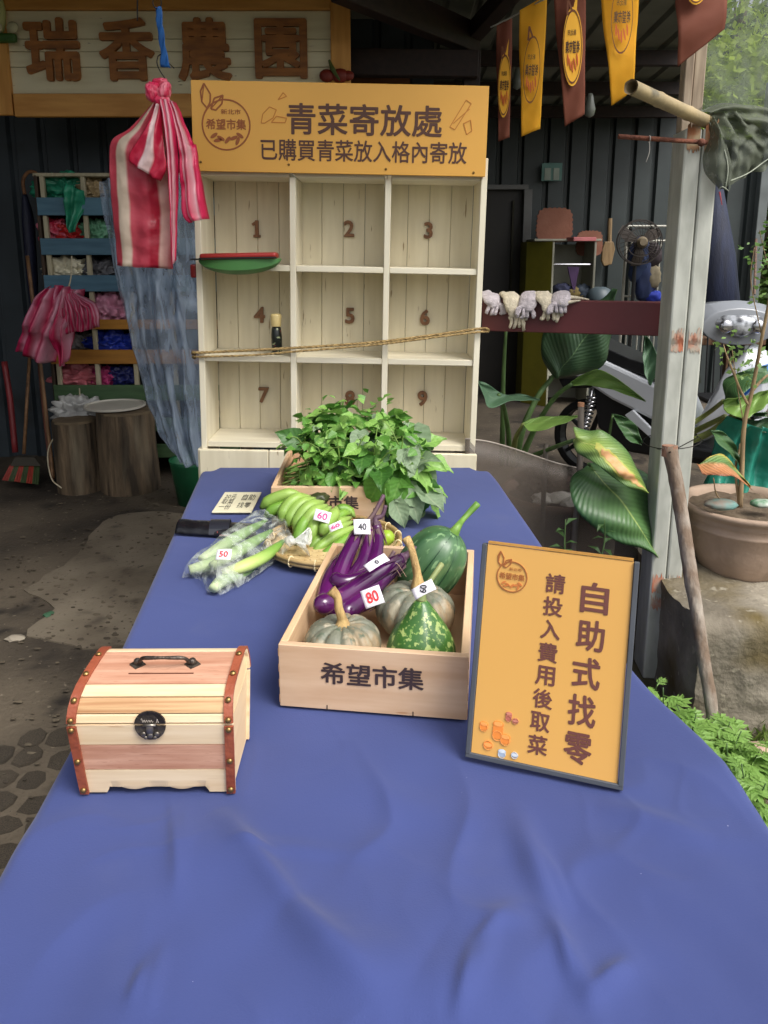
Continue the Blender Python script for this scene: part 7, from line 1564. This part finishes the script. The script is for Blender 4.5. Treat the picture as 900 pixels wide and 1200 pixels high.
# bamboo pole through the post top
bA = at(740, 102, 2.12); bB = at(829, 143, 2.42); dB = (bB-bA).normalized(); bEnd = bB+dB*.04
g = G(); P = [bA.lerp(bEnd, i/30) for i in range(31)]
R_ = [.019+.0018*(1 if i in (9, 20) else 0) for i in range(31)]; g.tube(P, R_, 20, cap=False)
mb = Matrix(); g2 = G(); g2.tube(list(reversed(P[:28])), [.0155]*28, 20, cap=False); g.add(g2.v, g2.f)
aN = 20; g.f += [(j, (j+1) % aN, 0, 0) for j in range(0)]
bo_ = obj('bamboo_pole', g, mat('dry_bamboo', (176, 156, 116), .5, col2=(140, 126, 96), scale=9, bump=.2, stretch=(1, 1, 1), spots=[(14, .62, (112, 104, 84), .1)]), smooth=True, norm=False, tag=('dry bamboo pole with an open split end resting against the post', 'bamboo pole'))
g = G(); a_ = dB.cross(Vector((0, 0, 1))).normalized(); b_ = dB.cross(a_); vs = []
for j in range(20):
    q_ = 2*pi*j/20; n_ = a_*cos(q_)+b_*sin(q_); vs += [bA+n_*.019-dB*.004*(1+noise.noise(n_*3)), bA+n_*.0155]
g.add(vs, [(2*j, (2*j+2) % 40, (2*j+3) % 40, 2*j+1) for j in range(20)]); obj('bamboo_cut_edge', g, mat('bamboo_cut', (120, 104, 78), .8), tag=('ragged cut rim on the open end of the bamboo pole', 'pole end'), smooth=False)
g = G(); g.tube([at(725, 160, 2.34), at(828, 167, 2.38)], .0068, 10); g.ico(at(822, 167, 2.36), .012, 2)
rodp = thing('rusty_rod', 'rusty steel rod sticking out left from the post below the bamboo', 'rod', tuple(at(776, 164, 2.36))); obj('rod', g, mat('rust', (126, 74, 52), .85, col2=(96, 54, 40), scale=50, bump=.6, bscale=120), rodp, smooth=True)
g = G(); g.tube([at(761, 163, 2.35)+Vector((0, .008*cos(t), .0095*sin(t))) for t in [2*pi*i/14 for i in range(15)]], .0014, 5); g.tube(spline([at(761, 166, 2.34), at(761, 178, 2.34), at(757, 190, 2.34)], 4), .0012, 5); obj('wire_loop', g, mat('pale_wire', (170, 166, 158), .5), rodp, smooth=True)
# shade net: fine mesh, folded double where it bunches
def netmat(name, col, al, al2):
    m = bpy.data.materials.new(name); m.use_nodes = True; n = m.node_tree.nodes; L = m.node_tree.links; b = n['Principled BSDF']; b.inputs['Base Color'].default_value = lin(col); b.inputs['Roughness'].default_value = .7
    uv = n.new('ShaderNodeUVMap'); mp = n.new('ShaderNodeMapping'); mp.inputs['Scale'].default_value = (70, 70, 1); L.new(uv.outputs[0], mp.inputs[0])
    ck = n.new('ShaderNodeTexNoise'); ck.inputs['Scale'].default_value = 6; ck.inputs['Detail'].default_value = 3; L.new(uv.outputs[0], ck.inputs['Vector'])
    mr = n.new('ShaderNodeMapRange'); mr.inputs['From Min'].default_value = .35; mr.inputs['From Max'].default_value = .65; mr.inputs['To Min'].default_value = al; mr.inputs['To Max'].default_value = al2
    L.new(ck.outputs[0], mr.inputs[0]); L.new(mr.outputs[0], b.inputs['Alpha']); return m
net = thing('shade_net', 'dark shade netting draped over the bamboo and bunched beside the post', 'netting', tuple(at(860, 200, 2.45)))
NM = netmat('shade_net', (84, 92, 80), .3, .58); NM2 = netmat('shade_net_fold', (74, 80, 64), .68, .94)
g = G(); g.sheet([(815, -20, 2.75), (812, 40, 2.65), (808, 100, 2.52), (826, 136, 2.44)], [(910, -20, 2.8), (912, 40, 2.7), (912, 100, 2.6), (912, 172, 2.5)], 40, 30, -.03, (.012, 1.3, .4), .03, 5); obj('net_panel', g, NM, net, smooth=True, norm=False)
g = G(); g.sheet([(826, 136, 2.42), (832, 160, 2.38), (826, 190, 2.36), (828, 205, 2.36), (842, 222, 2.36)], [(835, 138, 2.40), (852, 168, 2.34), (858, 195, 2.33), (856, 212, 2.33), (848, 223, 2.34)], 20, 26, -.02, (.005, 1.1, .6), .016, 10); obj('net_fold', g, NM2, net, smooth=True, norm=False)
g = G(); g.sheet([(832, 134, 2.40), (846, 160, 2.36), (856, 190, 2.34), (852, 222, 2.34)], [(862, 128, 2.44), (900, 160, 2.42), (912, 180, 2.42), (904, 196, 2.42)], 40, 28, -.006, (.012, 2.2, .9), .045, 12, 2); obj('net_fold', g, NM2, net, smooth=True, norm=False)
g = G(); g.sheet([(822, 130, 2.44), (850, 120, 2.46), (880, 124, 2.48), (912, 130, 2.5)], [(832, 142, 2.42), (860, 150, 2.44), (890, 158, 2.46), (912, 176, 2.46)], 16, 28, -.03, (.012, 2, .8), .02, 10, 4); obj('net_fold', g, NM2, net, smooth=True, norm=False)
for P in ([(829, 140, 2.40), (845, 165, 2.35), (853, 195, 2.33), (850, 222, 2.33)], [(842, 222, 2.34), (847, 219, 2.33), (854, 224, 2.33)], [(850, 214, 2.33), (875, 204, 2.37), (895, 190, 2.4), (912, 178, 2.42)]):
    g = G(); g.tube(spline([at(*p) for p in P], 5), .0016, 5); obj('net_hem', g, mat('net_hem', (150, 156, 140), .6), net, smooth=True)
# ---------------- weeds and grass at the right
rw = random.Random(31)
k = 0
labs = ['bright lobed weed at the left foot of the concrete block', 'lobed weed tallest against the tablecloth edge', 'lobed weed below the foot of the leaning stick', 'lobed weed centre of the patch before the block', 'lobed weed with outspread top leaves right of the stick', 'low lobed weed close to the tablecloth corner', 'lobed weed at the right frame edge', 'small lobed weed under the right side of the block', 'lobed weed farthest left by the post foot', 'young lobed weed between block and tablecloth', 'yellowish lobed weed near the right frame edge', 'broad lobed weed low at the bottom of the patch', 'lobed weed pushing against the table side', 'dense lobed weed in front of the moss', 'small lobed weed at the bottom right corner']
for (u, v, y, h, n, s_) in ((772, 806, 1.98, .17, 11, .085), (792, 826, 1.93, .2, 13, .09), (826, 842, 1.92, .16, 13, .085), (812, 848, 1.84, .18, 13, .09), (842, 854, 1.86, .16, 13, .085), (840, 884, 1.72, .16, 12, .085), (882, 880, 1.82, .14, 12, .075), (880, 862, 1.9, .12, 10, .07), (762, 798, 2.05, .12, 9, .06), (806, 836, 1.9, .14, 11, .08), (896, 884, 1.8, .16, 10, .07), (866, 900, 1.66, .16, 12, .085), (824, 868, 1.76, .18, 12, .085), (858, 868, 1.84, .16, 12, .075), (896, 925, 1.6, .14, 10, .07)):
    b_ = at(u, v, y); b_.z = 0.0 if True else 0; top = at(u, v, y).z
    sprig('lobed_weed', labs[k], Vector((b_.x, b_.y, 0)), max(.10, top+.02), n, M_w1, s_, 50+k, 'lobed weeds in front of the block', 'weed', True); k += 1
g = G()
for _ in range(9000):
    x = rw.uniform(.56, 1.9); y = rw.uniform(1.0, 2.08)
    if x < .60+.12*noise.noise(Vector((y*3, 0, 0))): continue
    if rw.random() < .35+.5*noise.noise(Vector((x*4, y*4, 2))): continue
    p = Vector((x, y, 0)); h = rw.uniform(.02, .075); d = Vector((rw.gauss(0, .35), rw.gauss(0, .35), 1)).normalized(); s_ = Vector((rw.gauss(0, 1), rw.gauss(0, 1), 0)).normalized()*rw.uniform(.0018, .006)
    g.add([p-s_, p+s_, p+d*h*.6+s_*.8, p+d*h+Vector((rw.gauss(0, .012), rw.gauss(0, .012), 0)), p+d*h*.6-s_*.8], [(0, 1, 2, 3, 4)])
obj('grass', g, leafmat('short_grass', (84, 112, 44), (126, 146, 70), .25), kind='stuff', norm=False, tag=('short green grass and ground cover beside the tablecloth', 'grass'))
g = G()
for _ in range(500):
    x = rw.uniform(.6, 1.9); y = rw.uniform(1.0, 2.08); g.ico((x, y, .004), rw.uniform(.006, .02), 1, .3, 2, (1.3, 1, .5), rw.random()*9)
obj('gravel', g, mat('garden_gravel', (150, 138, 118), .9, col2=(110, 98, 80), scale=8), kind='stuff', tag=('small stones lying among the grass', 'gravel'))
for i, (u, v, lab) in enumerate(((852, 884, 'pinkish flat stone among the weeds near the tablecloth'), (888, 878, 'pale stone at the right edge of the grass'))):
    p = onz(u, v, .02); g = G(); g.ico(p, .03, 2, .25, 2, (1.4, 1, .5), i); obj('stone', g, mat('pinkish_stone', (176, 150, 132), .9, .15), tag=(lab, 'stone'))
# litter on the left floor
g = G(); p = onz(18, 748, .014); g.ico(p, .028, 2, .3, 2, (1.4, .8, .4), 3); obj('pebble', g, mat('pale_pebble', (150, 140, 124), .8), tag=('pale pebble on the dark floor at the far left', 'pebble'))
g = G(); p = onz(57, 720, .014); g.ico(p, .02, 2, .5, 3, (.9, 1.2, .4), 5); obj('green_scrap', g, mat('green_scrap', (56, 92, 66), .7), tag=('small green scrap lying on the dark floor', 'scrap'))

# grit, dry leaf bits and chips scattered on the shed floor
g = G()
for _ in range(1500):
    x = rw.uniform(-1.9, -.35); y = rw.uniform(1.0, 4.6)
    if noise.noise(Vector((x*2.2, y*2.2, 4))) < rw.uniform(-.5, .3): continue
    g.ico((x, y, .014 if noise.noise(Vector((x, y, 0))) > -2 else 0), rw.uniform(.003, .010), 1, .4, 2, (rw.uniform(1, 2), 1, .4), rw.random()*9)
obj('floor_grit', g, mat('floor_grit', (98, 88, 72), .9, col2=(54, 46, 36), scale=4), kind='stuff', tag=('grit and small chips scattered over the dark floor left of the table', 'grit'))
